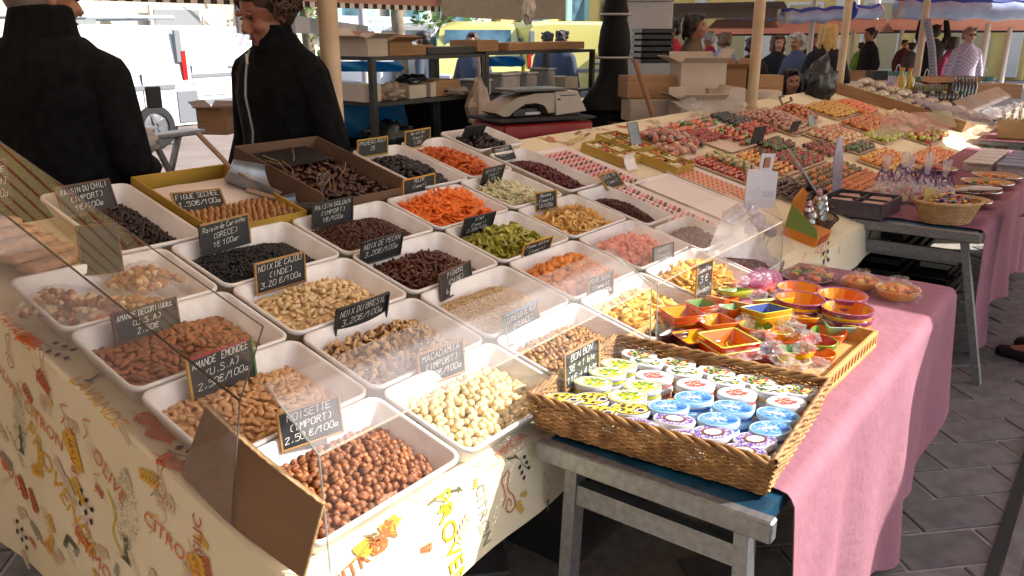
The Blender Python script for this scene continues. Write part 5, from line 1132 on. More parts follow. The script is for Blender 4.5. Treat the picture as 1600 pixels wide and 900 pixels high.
cand(3.20, 3.60, .22, .50, .04, .036, ball(.0175, 1.3), ['brown', 'olive', 'brown'], 'chocolate_fruit', 'dark brown glazed fruit behind the lollipop display', 'dark glazed fruit', .02, .25, 16, heap=.02)
cand(3.34, 3.72, .05, .22, .05, .042, ball(.022, 1.35), ['brown'], 'glazed_chestnut', 'large dark glazed fruit in front of the clementines', 'dark glazed chestnuts', .02, .2, 17)
# heaps far along, too small to pick apart
FT = [(4.78, 5.26, .86, 1.28, ['straw', 'rose'], 'pale candied ginger heap', .022, .05), (5.30, 5.62, .96, 1.25, ['amber', 'salmon'], 'orange candied peel heap under the tongs', .026, .06), (4.92, 5.5, .56, .84, ['cream', 'rose', 'amber'], 'rosy candied fruit heap behind the lime strips', .024, .03), (4.9, 5.3, .46, .56, ['brown', 'green'], 'dark green candied fruit heap', .02, .01),
      (5.55, 6.2, .45, .62, ['lime'], 'bright lime green candied strips', .03, .0), (5.9, 6.6, .92, 1.2, ['yellow'], 'yellow candied fruit in a white tray', .025, .02), (6.5, 6.95, .86, 1.16, ['amber', 'salmon'], 'orange peel heap in a white tray at the back', .025, .03), (5.75, 6.6, .6, .84, ['amber'], 'shining orange candied clementines in a white tray', .034, .03), (4.7, 5.3, .2, .40, ['yellow', 'amber'], 'yellow orange candied slices behind the acrylic', .024, .0), (5.2, 6.0, .05, .22, ['amber'], 'orange candied strips at the far front', .024, .0), (6.1, 6.8, .25, .45, ['lime', 'crimson'], 'green and red candied strawberries far along', .03, .02), (6.7, 7.2, .5, .8, ['straw', 'cream'], 'cream nougat pieces far along', .03, .01)]
for k, (x0, x1, a0, a1, cols, lab, s_, hp) in enumerate(FT):
    tr_ = flat_tray(x0 - .03, x1 + .03, a0 - .02, a1 + .02, 'white tray under the ' + lab, PAPER, .012)
    cand(x0, x1, a0, a1, s_ * 1.5, s_ * 1.4, ball(s_ * .75, 1.3), cols, lab.split(' heap')[0].replace(' ', '_').split('_in_')[0].split('_under_')[0].split('_far_')[0].split('_behind_')[0].split('_at_')[0], lab, '', .02, .3, 20 + k, heap=hp, as_stuff=True)
tn = thing('serving_tongs', MS(5.45, 1.22, .06, -1.3), 'dark wooden tongs lying across the orange peel heap', 'tongs')
for s_ in (-1, 1): MB().tube([(0, 0, 0), (s_ * .05, .25, .01), (s_ * .03, .42, .0)], [.008, .007, .012], 6).build('arm', [mat('dark_wood', '#4b382c', rough=.6)], tn)
fm = thing('clear_film', MS(4.65, 1.42, .03), 'rumpled clear film lying on the cloth behind the candied fruit', 'wrapping'); MB().grid(lambda u, v: (-.45 + .9 * u, -.12 + .26 * v, .02 + .06 * abs(fract((u * 4, v * 3, 1), 1))), 26, 12).build('film', [CELLW], fm, angle=10)

# ---------------------------------------------------------------- lollipop display and its neighbours
lp = thing('lollipop_display', MS(2.40, .07, .0), 'clear sloping lollipop display with a white lollipops card', 'display')
WC = mat('white_card', '#b4b2b8', rough=.5)
pa = lambda px, py, y: (lambda p: MS(2.40, .07, 0).inverted() @ p)(atY(px, py, y))
def quad_sheet(q, th, name, m, par): MB().sheet(lambda u, v: q[0] * (1 - u) * (1 - v) + q[1] * u * (1 - v) + q[2] * u * v + q[3] * (1 - u) * v, 4, 4, th).build(name, [m], par)
quad_sheet([pa(1104, 399, .13), pa(1212, 408, .0), pa(1154, 318, .10), pa(1130, 330, .15)], .003, 'side_card', clear('milky_acrylic', haze=.40, haze_col='#c4bec0'), lp)
quad_sheet([pa(1212, 408, .0), pa(1244, 389, .02), pa(1205, 300, .13), pa(1154, 318, .10)], .003, 'front_sheet', GLASS, lp)
quad_sheet([pa(1163, 325, .115), pa(1210, 325, .115), pa(1216, 268, .12), pa(1169, 264, .12)], .003, 'header_card', WC, lp)
quad_sheet([pa(1186, 267, .12), pa(1206, 267, .12), pa(1212, 240, .122), pa(1191, 240, .122)], .003, 'header_tab', WC, lp); quad_sheet([pa(1193, 262, .116), pa(1202, 262, .116), pa(1205, 246, .117), pa(1197, 246, .117)], .002, 'printed_sweet', mat('brown_print', '#8a5030'), lp)
_h0, _hx, _hz = pa(1170, 308, .110), pa(1211, 308, .110) - pa(1170, 308, .110), pa(1170, 290, .111) - pa(1170, 308, .110)
mb = MB(); st, L_ = strokes('lollipops', 3)
for p_ in st:
    for (a_, b_), (c_, d_) in zip(p_, p_[1:]):
        A, B = _h0 + _hx * (a_ / L_) + _hz * (b_ / 6), _h0 + _hx * (c_ / L_) + _hz * (d_ / 6); e = (B - A)
        if e.length < 1e-6: continue
        e.normalize(); n = Vector((-e.z, 0, e.x)) * .0008; mb.add([A - n, B - n, B + n, A + n], [(0, 1, 2, 3)])
mb.build('handwriting', [mat('pen_ink', '#4a4a52')], lp, flat=True)
for k in range(12):
    r = random.Random(k); vs, fs = rough_blob(.022, .02, .02, .3, 3, k, 10, 7); _q = pa(1165 + 42 * r.random(), 325 + 40 * r.random(), .10); x, y, z = _q.x, _q.y, _q.z
    tw = thing('wrapped_lollipop', MS(2.40, .07, 0) @ Matrix.Translation((x, y, z)), 'lollipop in crinkled clear wrapping inside the acrylic display', 'lollipop', 'wrapped lollipops in the display')
    MB().add(vs, fs).build('wrapper', [mat('violet_wrapper', '#8d8496', '#a9a2ac', rough=.3, scale=60, rnd=.2)], tw, angle=12); MB().tube([(0, 0, -.015), (0, 0, -.06)], .0018, 5).build('stick', [WC], tw)
og = thing('orange_display_box', MS(2.82, .10, .0), 'open orange and green cardboard display box of foil sweets', 'display box')
OR = mat('orange_card', '#bf6d14', '#c97a1e', rough=.5, scale=5); GR = mat('green_card', '#6a8036', rough=.5)
MB().box((0, 0, .02), (.20, .15, .04)).build('box_base', [OR], og)
MB().prism([(-.10, .0), (.10, .0), (.09, .12), (0, .16), (-.09, .12)], 0, .004, M=Matrix.Translation((0, .075, .04)) @ Matrix.Rotation(1.5, 4, 'X')).build('back_card', [OR], og)
MB().prism([(0, 0), (.15, 0), (.15, .10), (.02, .04)], 0, .004, M=Matrix.Translation((-.10, -.075, .04)) @ Matrix.Rotation(math.pi / 2, 4, 'Z') @ Matrix.Rotation(math.pi / 2, 4, 'X')).build('side_card', [GR], og)
MB().box((.0, -.0765, .02), (.12, .003, .036)).build('printed_front', [mat('red_print', '#a33a1e')], og)
FOIL = [mat('foil_silver', '#c9ccd0', '#8fa6a0', rough=.22, metal=.8, scale=40, bump=.6, bscale=60), mat('foil_pink', '#c98a98', '#b0b8b4', rough=.22, metal=.7, scale=40, bump=.6, bscale=60)]
for k in range(7):
    r = random.Random(50 + k); ts = thing('foil_sweet', MS(2.74 + .026 * k, .08 + .04 * (k % 2), .10 + .035 * (k % 3)), 'foil wrapped figure sweet in the orange display box', 'foil sweet', 'foil sweets in the orange box')
    MB().lathe([(.002, -.03), (.016, -.025), (.018, -.005), (.010, .008), (.014, .022), (.009, .034), (.001, .042)], 10).build('foil', [FOIL[k % 2]], ts, M=Matrix.Rotation(r.uniform(-.4, .4), 4, 'Y'), angle=20)
def oval_basket(M, a, b, h, label, rows=10, handle=False, name='wicker_basket', n=44, m=WICK, rr=.0022, flare=.25):
    t = thing(name, M, label, 'basket'); wv = MB()
    for r in range(rows):
        k = (r + .5) / rows; s_ = 1 - flare * (1 - k); path = [((a * s_ + .0018 * (1 if (i + r) % 2 else -1)) * math.cos(2 * math.pi * i / n), (b * s_ + .0018 * (1 if (i + r) % 2 else -1)) * math.sin(2 * math.pi * i / n), h * k) for i in range(n + 1)]
        wv.tube(path, rr, 5, cap=False)
    wv.build('woven_wall', [m], t, angle=80, kind='stuff'); st = MB()
    for i in range(n): q = 2 * math.pi * i / n; st.tube([(a * (1 - flare) * math.cos(q), b * (1 - flare) * math.sin(q), 0), (a * math.cos(q), b * math.sin(q), h)], rr * .8, 4)
    st.build('stakes', [m], t, kind='stuff'); rm_ = MB()
    for s_ in range(2): rm_.tube([((a + .004 * math.cos(i * .9 + s_ * 3.1)) * math.cos(2 * math.pi * i / 60), (b + .004 * math.cos(i * .9 + s_ * 3.1)) * math.sin(2 * math.pi * i / 60), h + .004 * math.sin(i * .9 + s_ * 3.1)) for i in range(61)], rr * 1.7, 6, cap=False)
    rm_.build('rim', [m], t); MB().lathe([(0, .002), (a * (1 - flare), .002)], 24, sy=b / a).build('basket_floor', [m], t)
    if handle: MB().tube([(a * math.cos(q), 0, h + a * .8 * math.sin(q)) for q in [math.pi * k / 14 for k in range(15)]], .006, 6).build('handle', [m], t)
    return t
DW = mat('dark_wicker', '#5d4028', '#3d2818', rough=.6, scale=30)
bk = oval_basket(MS(3.03, .12, .0), .085, .075, .06, 'small round dark wicker basket of wrapped sweets at the board edge', 8, True, m=DW); sweets_on(bk, 20, .06, .055, .02, .012, 9, [6, 5])
# ---------------------------------------------------------------- second pink table
trestle(3.36, -.51, .045, TZ, .16, 'grey metal folding table under the second pink cloth', depth=3.2, legw=.05)
def hem2(x): return .16 + .05 * math.sin(x * 3.1) + .03 * math.sin(x * 8)
PINK2 = PINK
pink_sheet('pink_tablecloth', 3.42, 6.5, -.512, .05, TZ, hem2, .035, 'dusty pink cloth on the second table hanging to the right', 2.4, 10.0)
MB().box((3.43, -.2, .60), (.03, .46, .05)).build('lower_beam', [METAL], None, label='grey lower rail across the second table legs', cat='rail')
pb = thing('hinged_purple_box', MF((3.50, .055, TZ + .004), -.06), 'open grey purple box with compartments and its lids raised', 'box')
PBM = mat('marbled_purple', '#4c4650', '#3a3640', rough=.35, scale=20, detail=6)
w_, d_, h_ = .30, .30, .075
for c, d in (((0, -d_ / 2, h_ / 2), (w_, .008, h_)), ((0, d_ / 2, h_ / 2), (w_, .008, h_)), ((-w_ / 2, 0, h_ / 2 + .0005), (.008, d_ - .01, h_)), ((w_ / 2, 0, h_ / 2 + .0005), (.008, d_ - .01, h_)), ((0, 0, h_ / 2 - .002), (.006, d_ - .01, h_ - .006)), ((0, 0, h_ / 2 - .003), (w_ - .012, .006, h_ - .008))): MB().box(c, d).build('box_panel', [PBM], pb)
MB().box((0, 0, .004), (w_ - .02, d_ - .02, .008)).build('bottom', [PBM], pb)
LID = mat('pearly_lid', '#8f8a9c', '#a19cab', rough=.25, scale=14, coat=.3)
def lid(M): MB().prism([(0, 0), (.15, 0), (.145, .17), (.11, .26), (.075, .275), (.04, .26), (.005, .17)], 0, .007, M=M).prism([(.02, .02), (.13, .02), (.12, .15), (.075, .2), (.03, .15)], .0072, .0085, M=M).build('raised_lid', [LID], pb, angle=20)
lid(Matrix.Translation((-.15, .15, h_)) @ Matrix.Rotation(.6, 4, 'Z') @ Matrix.Rotation(.95, 4, 'X')); lid(Matrix.Translation((.02, .15, h_)) @ Matrix.Rotation(.05, 4, 'Z') @ Matrix.Rotation(1.5, 4, 'X'))
for k in range(4): link('sweet_packet', MB().box((0, 0, 0), (.11, .10, .012), b=.004).mesh('sweet_packet', [mat('peach_packet', '#b98a78', '#c9a08c', rough=.3, scale=30)]), None, MF((3.43 + .145 * (k % 2), -.02 + .145 * (k // 2), TZ + .06), .1 * k), 'pinkish sweet packet in the ' + ('near left', 'near right', 'back left', 'back right')[k] + ' compartment of the purple box', 'packet')
def gift_bag(x, y, s, label, seed):
    t = thing('gift_bag', (x, y, TZ + .004), label, 'gift bag', 'clear gift bags tied with purple ribbon'); r = random.Random(seed)
    sweets_on(t, 16, s * .5, s * .4, s * .1, s * .16, seed, [6, 4, 6, 0]); sweets_on(t, 10, s * .35, s * .3, s * .45, s * .15, seed + 1, [6, 4])
    rg = []
    for k, (rr, z) in enumerate(((.45, 0), (.62, .2), (.66, .5), (.55, .9), (.3, 1.15), (.1, 1.3), (.07, 1.36), (.16, 1.5), (.28, 1.8), (.34, 2.15))):
        fl_ = .04 if z < 1.3 else .22; rg.append([(s * rr * (1 + fl_ * math.sin(5 * q + seed) + r.uniform(-.03, .03)) * math.cos(q), s * rr * (.8 if z < 1.2 else .45) * (1 + fl_ * math.sin(4 * q)) * math.sin(q), s * z) for q in [2 * math.pi * j / 22 for j in range(22)]])
    MB().rings(rg, cap0=True).build('cellophane', [CELLW], t, angle=10)
    rb = MB(); 
    for k in range(7): q = k * .9; rb.tube([(0, 0, s * 1.33), (s * .3 * math.cos(q), s * .25 * math.sin(q), s * (1.4 + .15 * (k % 2))), (s * .5 * math.cos(q + .4), s * .4 * math.sin(q + .4), s * (1.2 - .1 * (k % 3))), (s * .35 * math.cos(q + .7), s * .3 * math.sin(q + .7), s * 1.05)], s * .03, 4)
    rb.build('purple_ribbon', [mat('purple_ribbon', '#4c2a6e', '#62408a', rough=.35, scale=30)], t)
for k, (x, y, lab) in enumerate(((3.80, .02, 'clear gift bag with purple ribbon, farthest left behind the purple box'), (3.86, -.08, 'clear gift bag with purple ribbon, second from the left'), (3.84, -.17, 'clear gift bag with purple ribbon, third from the left'), (3.80, -.26, 'clear gift bag with purple ribbon, directly behind the oval basket'), (4.02, -.02, 'clear gift bag with purple ribbon in the rear row left'), (4.02, -.14, 'clear gift bag with purple ribbon in the rear row right'))): gift_bag(x, y, .115, lab, k + 3)
ob2 = oval_basket(MF((3.50, -.335, TZ + .004), -.9), .15, .11, .10, 'pale oval wicker basket heaped with wrapped lollipops', 13, n=52, m=mat('honey_wicker', '#a8804f', '#c09a68', rough=.55, scale=30), rr=.0035, flare=.3)
for k in range(34):
    r = random.Random(k); q = r.uniform(0, 6.3); d = math.sqrt(r.random()) * .09; a = r.uniform(0, 3.1)
    tl_ = thing('lollipop', MF((3.50 + d * math.cos(q), -.335 + d * math.sin(q), TZ + .105 + (.0081 - d * d) * 3.0 + r.uniform(0, .006)), a), 'small lollipop in coloured foil heaped in the oval basket', 'lollipop', 'lollipops in the oval basket')
    MB().add(*rough_blob(.012, .009, .008, .2, 2, k, 8, 6)).build('wrapper', [SWEET[k % 3] if k % 3 else mat('violet_foil', '#3d2a5c', rough=.25, metal=.4)], tl_); MB().tube([(.01, 0, 0), (.055, 0, .006)], .0016, 5).build('stick', [WC], tl_)
cdh = MB().prism([(0, 0), (.09, 0), (.08, .05), (.02, .07)], 0, .003, M=Matrix.Rotation(1.2, 4, 'X')).build('folded_card_sign', [GOLD], None, MF((3.42, -.245, TZ + .10), -.6), label='small golden card standing at the left of the oval basket', cat='card')
for k, (x, y, lab, cc) in enumerate(((3.95, -.33, 'clear rimmed round dish of mixed sweets behind the oval basket', (0, 1, 6)), (4.30, -.33, 'round dish with a dark filling under a white pouch', (5,)), (4.62, -.35, 'clear rimmed round dish of green and orange sweets', (0, 3, 1)), (4.90, -.36, 'farthest clear rimmed round dish of sweets on the pink cloth', (0, 6, 2)), (4.55, -.02, 'round orange dish of red sweets beside the gift bags', (2, 4)), (5.0, 0.0, 'round dish of red sweets behind the gift bags', (2, 2)))):
    t = thing('sweet_dish', (x, y, TZ + .004), lab, 'dish', 'round sweet dishes on the second pink table')
    MB().lathe([(.07, 0), (.13, .03), (.136, .034), (.132, .036), (.07, .008), (0, .008)], 28).build('dish', [mat('amber_dish', '#a8743c', rough=.25)], t); MB().tube([(.136 * math.cos(q), .136 * math.sin(q), .036) for q in [2 * math.pi * i / 32 for i in range(33)]], .0022, 5, cap=False).build('clear_rim', [FOIL[0]], t)
    sweets_on(t, 16, .09, .08, .014, .015, k, list(cc))
wp = thing('white_pouch', MF((4.30, -.36, TZ + .045), -.9), 'long white paper pouch lying on the dark round dish', 'pouch'); MB().add(*rough_blob(.12, .03, .016, .15, 2, 3, 16, 8)).build('pouch', [mat('white_pouch', '#cfc6c6', rough=.6)], wp)
ag = thing('acrylic_cover', (4.6, .03, TZ), 'raised clear acrylic sneeze sheet on a thin post over the far sweets', 'acrylic sheet')
MB().tube([(0, -.06, .0), (0, -.06, .33)], .003, 6).build('post', [METAL], ag); quad_sheet([Vector((-.45, .16, .30)), Vector((.0, -.18, .34)), Vector((.85, .0, .36)), Vector((.3, .28, .36))], .003, 'clear_sheet', GLASS_HAZE, ag)
for k in range(10):
    p = (5.25 + .17 * (k // 2), -.40 + .19 * (k % 2), TZ + .004); t = thing('clear_sweet_box', p, ('near' if k < 4 else 'middle' if k < 8 else 'far') + (' right' if k % 2 == 0 else ' left') + ' clear plastic box of sweets ' + ('beside the round dishes', 'behind the first pair', 'halfway along', 'before the last pair', 'at the far end')[k // 2], 'sweet box', 'clear plastic boxes of sweets')
    MB().box((0, 0, .03), (.14, .16, .055), b=.004).build('clear_box', [CELLW], t); MB().box((0, 0, .02), (.125, .145, .03)).build('filling', [mat('mixed_filling_' + str(k % 3), ('#8f7a8a', '#a98a68', '#7a6a72')[k % 3], '#c9bcb0', rough=.5, scale=60)], t); MB().box((0, 0, .06), (.145, .165, .006), b=.002).build('lid', [mat('box_lid_' + str(k % 2), ('#5a6c96', '#c9c4c0')[k % 2], rough=.3)], t)
# dark crates under the table
for k, (x, y, z) in enumerate(((3.9, -.15, .18), (3.9, .25, .18), (4.5, -.1, .18), (4.5, .3, .18), (3.95, .05, .48), (4.6, .1, .48))):
    t = thing('black_crate', (x, y, z - .15), ('black plastic crate under the second table, ' + ('front right', 'front left', 'rear right', 'rear left', 'stacked in front', 'stacked behind')[k]), 'crate', 'black crates under the second table')
    for i in range(5):
        zz = .02 + i * .065
        MB().box((-.28, 0, zz), (.012, .36, .03)).box((.28, 0, zz), (.012, .36, .03)).box((0, -.18, zz), (.57, .012, .03)).box((0, .18, zz), (.57, .012, .03)).build('slatted_side', [BLACKP], t)
    MB().box((0, 0, .01), (.56, .35, .015)).build('crate_floor', [BLACKP], t)
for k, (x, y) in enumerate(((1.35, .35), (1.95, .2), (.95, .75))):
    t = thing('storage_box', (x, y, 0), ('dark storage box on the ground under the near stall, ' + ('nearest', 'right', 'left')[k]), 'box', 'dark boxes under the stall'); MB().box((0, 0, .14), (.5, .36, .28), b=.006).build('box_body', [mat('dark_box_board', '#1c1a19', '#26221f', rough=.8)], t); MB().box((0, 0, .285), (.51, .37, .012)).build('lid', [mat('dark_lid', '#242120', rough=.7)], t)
# ================================================================ awnings, poles and the neighbouring stalls
AWN = mat('cream_awning', '#e2d3c2', '#e8dacb', rough=.8, scale=3, transl=.55)
AWN2 = mat('salmon_awning', '#c79c8a', '#d2a897', rough=.8, scale=3, transl=.42)
def canopy(name, pts, label, m=AWN, sag=.04, nu=14, nv=8, val=None, vm=None):
    q = [Vector(p) for p in pts]; t = thing(name, q[0], label, 'awning'); O = Matrix.Translation(-q[0])
    fn = lambda u, v: q[0] * (1 - u) * (1 - v) + q[1] * u * (1 - v) + q[2] * u * v + q[3] * (1 - u) * v - Vector((0, 0, sag * math.sin(math.pi * v) * (.6 + .4 * math.sin(u * 9) ** 2)))
    MB().sheet(fn, nu, nv, .003, M=O).build('canvas', [m], t)
    if val: 
        vv = MB().sheet(lambda u, v: q[0] * (1 - u) + q[1] * u + Vector((0, -.004 + .01 * math.sin(u * 60), -.002 - val * v)), nu * 2, 2, .002, M=O); vv.build('valance', [vm or m], t)
    return t
canopy('stall_awning', [(-4, -1.25, 2.32), (9.5, -1.25, 2.32), (9.5, 3.15, 2.5), (-4, 3.15, 2.5)], 'cream awning stretched over the whole nut stall')
CHK = checks('checked_valance', '#1c1a1a', '#d8d4d0', 26, 26)
vl = thing('checked_valance', (.3, 3.0, 1.822), 'black and white checked fringe along the back of the awning', 'valance'); MB().sheet(lambda u, v: Vector((4.2 * u - .8, .004 * math.sin(u * 50), -.045 + .6 * v)), 40, 4, .002).build('fabric', [AWN2], vl); MB().box((1.3, 0, -.06), (4.2, .006, .03)).build('checked_edge', [CHK], vl)
canopy('middle_awning', [(3.25, -3.1, 2.44), (7.6, -3.1, 2.44), (7.6, -1.27, 2.40), (3.25, -1.27, 2.40)], 'salmon awning over the aisle beside the candy end', AWN2)
canopy('aisle_awning', [(-6, -6.5, 2.7), (9, -6.5, 2.7), (9, -3.02, 2.4), (-6, -3.02, 2.4)], 'salmon awning over the stalls across the aisle', AWN2)
def pole(px, py, d, top, r, label, m=POLE, base=True):
    p = atD(px, py, d); t = thing('awning_pole', (p.x, p.y, 0), label, 'pole', 'awning poles')
    MB().lathe([(r, .02), (r, top), (0, top)], 18).build('shaft', [m], t)
    if base: MB().lathe([(r * 2.2, 0), (r * 2.2, .015), (r * 1.25, .02), (r * 1.25, .09), (r, .095)], 18).build('foot', [m], t)
    return p
pole(520, 150, 3.25, 2.5, .039, 'thick cream awning pole standing beside the woman in black')
pole(1178, 120, 5.9, 2.5, .040, 'cream awning pole in front of the stacked cartons')
pole(1316, 90, 8.3, 2.5, .040, 'cream awning pole behind the candied fruit')
pole(1439, 70, 11.0, 2.6, .045, 'cream awning pole standing beside the patterned fabric roll')
WP = mat('white_pole_paint', '#c9c6c0', rough=.4)
for k, (px, d, r, lab) in enumerate(((568, 7.5, .04, 'thin pale pole behind the shelves'), (1267, 13, .045, 'thin white pole behind the grey haired man'), (1365, 16, .045, 'white pole beside the dark jacket'), (1408, 20, .05, 'white pole at the far stall centre'), (1333, 19, .05, 'pale pole left of the dark jacket'), (1541, 15, .05, 'white pole left of the checked shirt'), (1576, 18, .05, 'pale pole right of the checked shirt'))): pole(px, 60, d, 2.7, r, lab, WP, False)
MB().tube([(0, 0, 0), (.12, 0, -.35), (.2, 0, -.72)], .045, 12).build('fabric_roll', [checks('patterned_fabric', '#3a3640', '#b9b4bc', 60, 60)], None, MF(tuple(atD(1448, 30, 10.2)), -.9), label='patterned fabric roll leaning beside the fourth pole', cat='fabric roll')
# the crossing row of stalls with blue rolled edges
TB = mat('blue_tarp', '#1d3c9c', '#2a4cb0', rough=.4, scale=4); TLB = mat('pale_blue_film', '#8fa6cf', '#a9bce0', rough=.3, scale=5)
def roll(a, b, r, label, m, m2):
    A, B = atD(*a), atD(*b); t = thing('rolled_tarp', A, label, 'rolled tarp', 'rolled blue tarps along the far awnings')
    d = B - A; P = [d * (k / 12) + Vector((0, 0, .02 * math.sin(k * 2.2))) for k in range(13)]
    MB().tube(P, [r * (1 + .08 * math.sin(k * 1.7)) for k in range(13)], 12).build('film_roll', [m2], t); MB().tube([p + Vector((0, 0, r * .95)) for p in P], r * .45, 8).build('blue_edge', [m], t)
    for k in (0, -1): MB().lathe([(0, 0), (r * 1.05, 0), (r * 1.05, .05), (0, .05)], 12, M=Matrix.Translation(P[k]) @ d.to_track_quat('Z', 'Y').to_matrix().to_4x4()).build('tube_end', [mat('tube_end', '#b3aaa6', rough=.5)], t)
roll((1135, 22, 13), (1212, 24, 12.4), .075, 'short blue edged roll left of the second pole', TB, TLB); roll((1222, 28, 12), (1372, 20, 12.6), .09, 'blue edged roll between the second and third poles', TB, TLB); roll((1400, 15, 12), (1640, 18, 12), .13, 'long blue edged roll at the upper right', TB, TLB)
bg_ = thing('tarp_bundle', tuple(atD(1333, 17, 11.8)), 'bright blue bundle tied at the pole', 'bundle'); MB().add(*rough_blob(.07, .07, .12, .2, 2, 1)).build('bundle', [TB], bg_)
def cq_(a, b, c, d): return [tuple(atD(*a)), tuple(atD(*b)), tuple(atD(*c)), tuple(atD(*d))]
canopy('far_awning', cq_((1120, 30, 13.0), (1385, 30, 12.8), (1400, 52, 24), (1090, 56, 24)), 'brownish awning over the left crossing stall', AWN2, .02)
canopy('far_awning', cq_((1392, 28, 12.2), (1680, 26, 12.2), (1680, 50, 24), (1380, 48, 24)), 'brownish awning over the right crossing stall', AWN2, .02)
canopy('far_awning', [(9.6, -6, 2.45), (14, -6, 2.45), (14, 5.5, 2.75), (9.6, 5.5, 2.75)], 'pale awning above the bottle stall', AWN2, .05)
canopy('far_awning', cq_((1000, 6, 11), (1225, 2, 11), (1240, 26, 17), (1000, 30, 17)), 'grey awning seen edge on at the top centre', mat('grey_awning', '#a39a90', '#b0a79d', rough=.8, transl=.4), .02)
NAVY = mat('navy_valance', '#20253a', rough=.7)
for k, (a, b, lab) in enumerate((((1010, 15, 12), (1215, 12, 12), 'dark edge strip of the centre awning'), ((1330, 44, 22), (1620, 42, 22), 'navy far valance under the right crossing awning'), ((1100, 48, 22), (1330, 46, 22), 'navy far valance under the left crossing awning'))):
    A, B = atD(*a), atD(*b); t = thing('awning_valance', A, lab, 'valance'); d = B - A; MB().sheet(lambda u, v: d * u + Vector((0, 0, -.14 * v)), 12, 2, .01).build('fabric', [NAVY if k else mat('grey_awning', '#777')], t)

# ================================================================ behind the stall: shelves, scale, lamp post
SH = mat('dark_shelf_metal', '#1f2022', '#2a2b2d', rough=.5, metal=.3, scale=20)
def shelf(x0, x1, y0, y1, zs, top, label):
    t = thing('shelf_unit', (x0, y0, 0), label, 'shelf', 'dark metal shelf units behind the stall'); O = Matrix.Translation((-x0, -y0, 0))
    for x in (x0, x1):
        for y in (y0, y1): MB().box((x, y, top / 2), (.035, .035, top)).build('post', [SH], t, M=O)
    for z in zs: MB().box(((x0 + x1) / 2, (y0 + y1) / 2, z), (x1 - x0 - .04, y1 - y0 + .03, .022)).build('shelf_board', [SH], t, M=O)
shelf(2.66, 3.66, 2.6, 3.05, (.55, .88, 1.20, 1.46), 1.47, 'dark shelf unit of bags and boxes directly behind the cream pole')
shelf(3.70, 5.06, 2.6, 3.05, (.5, .86, 1.17, 1.47), 1.48, 'dark shelf unit of plastic tubs behind the weighing scale')
TARP = mat('bright_blue_tarp', '#1f86b8', '#2a97c9', rough=.5, scale=6, transl=.5)
def tarp(px0, py0, px1, py1, lab):
    A, B, C_, D__ = (atY(px0, py1, 3.12), atY(px1, py1, 3.12), atY(px1, py0, 3.12), atY(px0, py0, 3.12)); t = thing('blue_tarp', A, lab, 'tarp', 'blue tarp behind the shelves'); O = Matrix.Translation(-A)
    MB().sheet(lambda u, v: A * (1 - u) * (1 - v) + B * u * (1 - v) + C_ * u * v + D__ * (1 - u) * v + Vector((0, .02 * math.sin(u * 9 + v * 5), 0)), 14, 8, .003, M=O).build('tarp_sheet', [TARP], t)
tarp(505, 96, 628, 112, 'bright blue tarp showing behind the top left shelf'); tarp(505, 160, 634, 215, 'bright blue tarp showing low behind the left shelf'); tarp(757, 88, 818, 104, 'bright blue tarp showing behind the right shelf')
BACKD = MB().box((4.0, 3.22, .62), (2.5, .02, 1.2)).build('dark_back_sheet', [BLACKC], None, label='black backing sheet hanging behind the lower shelves', cat='sheet')
def carton(M, w_, d_, h, label, m=CARD, open_=False, group=None, cat='carton', flapa=.5):
    t = thing('carton', M, label, cat, group)
    if not open_:
        MB().box((0, 0, h / 2), (w_, d_, h), b=.003).build('box_body', [m], t); MB().box((0, 0, h + .0008), (w_ * .99, .05, .0012)).build('packing_tape', [mat('tape', '#b59a74', rough=.25)], t)
    else:
        for c, d in (((0, -d_ / 2, h / 2), (w_, .006, h)), ((0, d_ / 2, h / 2), (w_, .006, h)), ((-w_ / 2, 0, h / 2 + .0003), (.006, d_ - .007, h)), ((w_ / 2, 0, h / 2 + .0003), (.006, d_ - .007, h))): MB().box(c, d).build('side_panel', [m], t)
        MB().box((0, 0, .003), (w_ - .013, d_ - .013, .006)).build('bottom', [m], t)
        for s_, ax__ in ((-1, 'y'), (1, 'y'), (-1, 'x'), (1, 'x')):
            f = flapa * (1 + .4 * s_)
            if ax__ == 'y': MB().box((0, s_ * d_ * .17, 0), (w_, d_ * .34, .005), M=Matrix.Translation((0, s_ * d_ / 2, h + .003)) @ Matrix.Rotation(s_ * f, 4, 'X')).build('flap', [m], t)
            else: MB().box((s_ * w_ * .16, 0, 0), (w_ * .32, d_ - .01, .005), M=Matrix.Translation((s_ * w_ / 2, 0, h + .003)) @ Matrix.Rotation(-s_ * f * .8, 4, 'Y')).build('flap', [m], t)
    return t
for k, (x, z, w_, h, lab, m, op) in enumerate(((2.76, 1.472, .16, .10, 'crumpled pale carton left on top of the shelves', CARDW, True), (2.95, 1.472, .2, .08, 'flattened tan carton on top of the left shelf', CARD, True), (3.15, 1.472, .2, .06, 'low brown carton on the left shelf top', CARD, False), (3.42, 1.472, .5, .045, 'long dark tray on the left shelf top', SH, False), (3.80, 1.483, .22, .075, 'carton with a printed mark above the shelf joint', CARD, False), (4.52, 1.483, 1.1, .055, 'long brown roll box on the right shelf top', CARD, False),
      (2.72, 1.212, .12, .10, 'small white carton on the upper left shelf', CARDW, False), (3.08, 1.212, .17, .08, 'printed pale carton on the upper left shelf', CARDW, False), (3.38, 1.212, .24, .10, 'tan carton on the upper left shelf', CARD, False), (3.22, 1.212, .06, .09, 'small narrow carton between two larger ones', CARDW, False), (4.86, 1.182, .16, .09, 'small carton at the right end of the right shelf', CARDW, False))): carton(MF((x, 2.78, z), .1 * math.sin(k * 3)), w_, .26, h, lab, m, op)
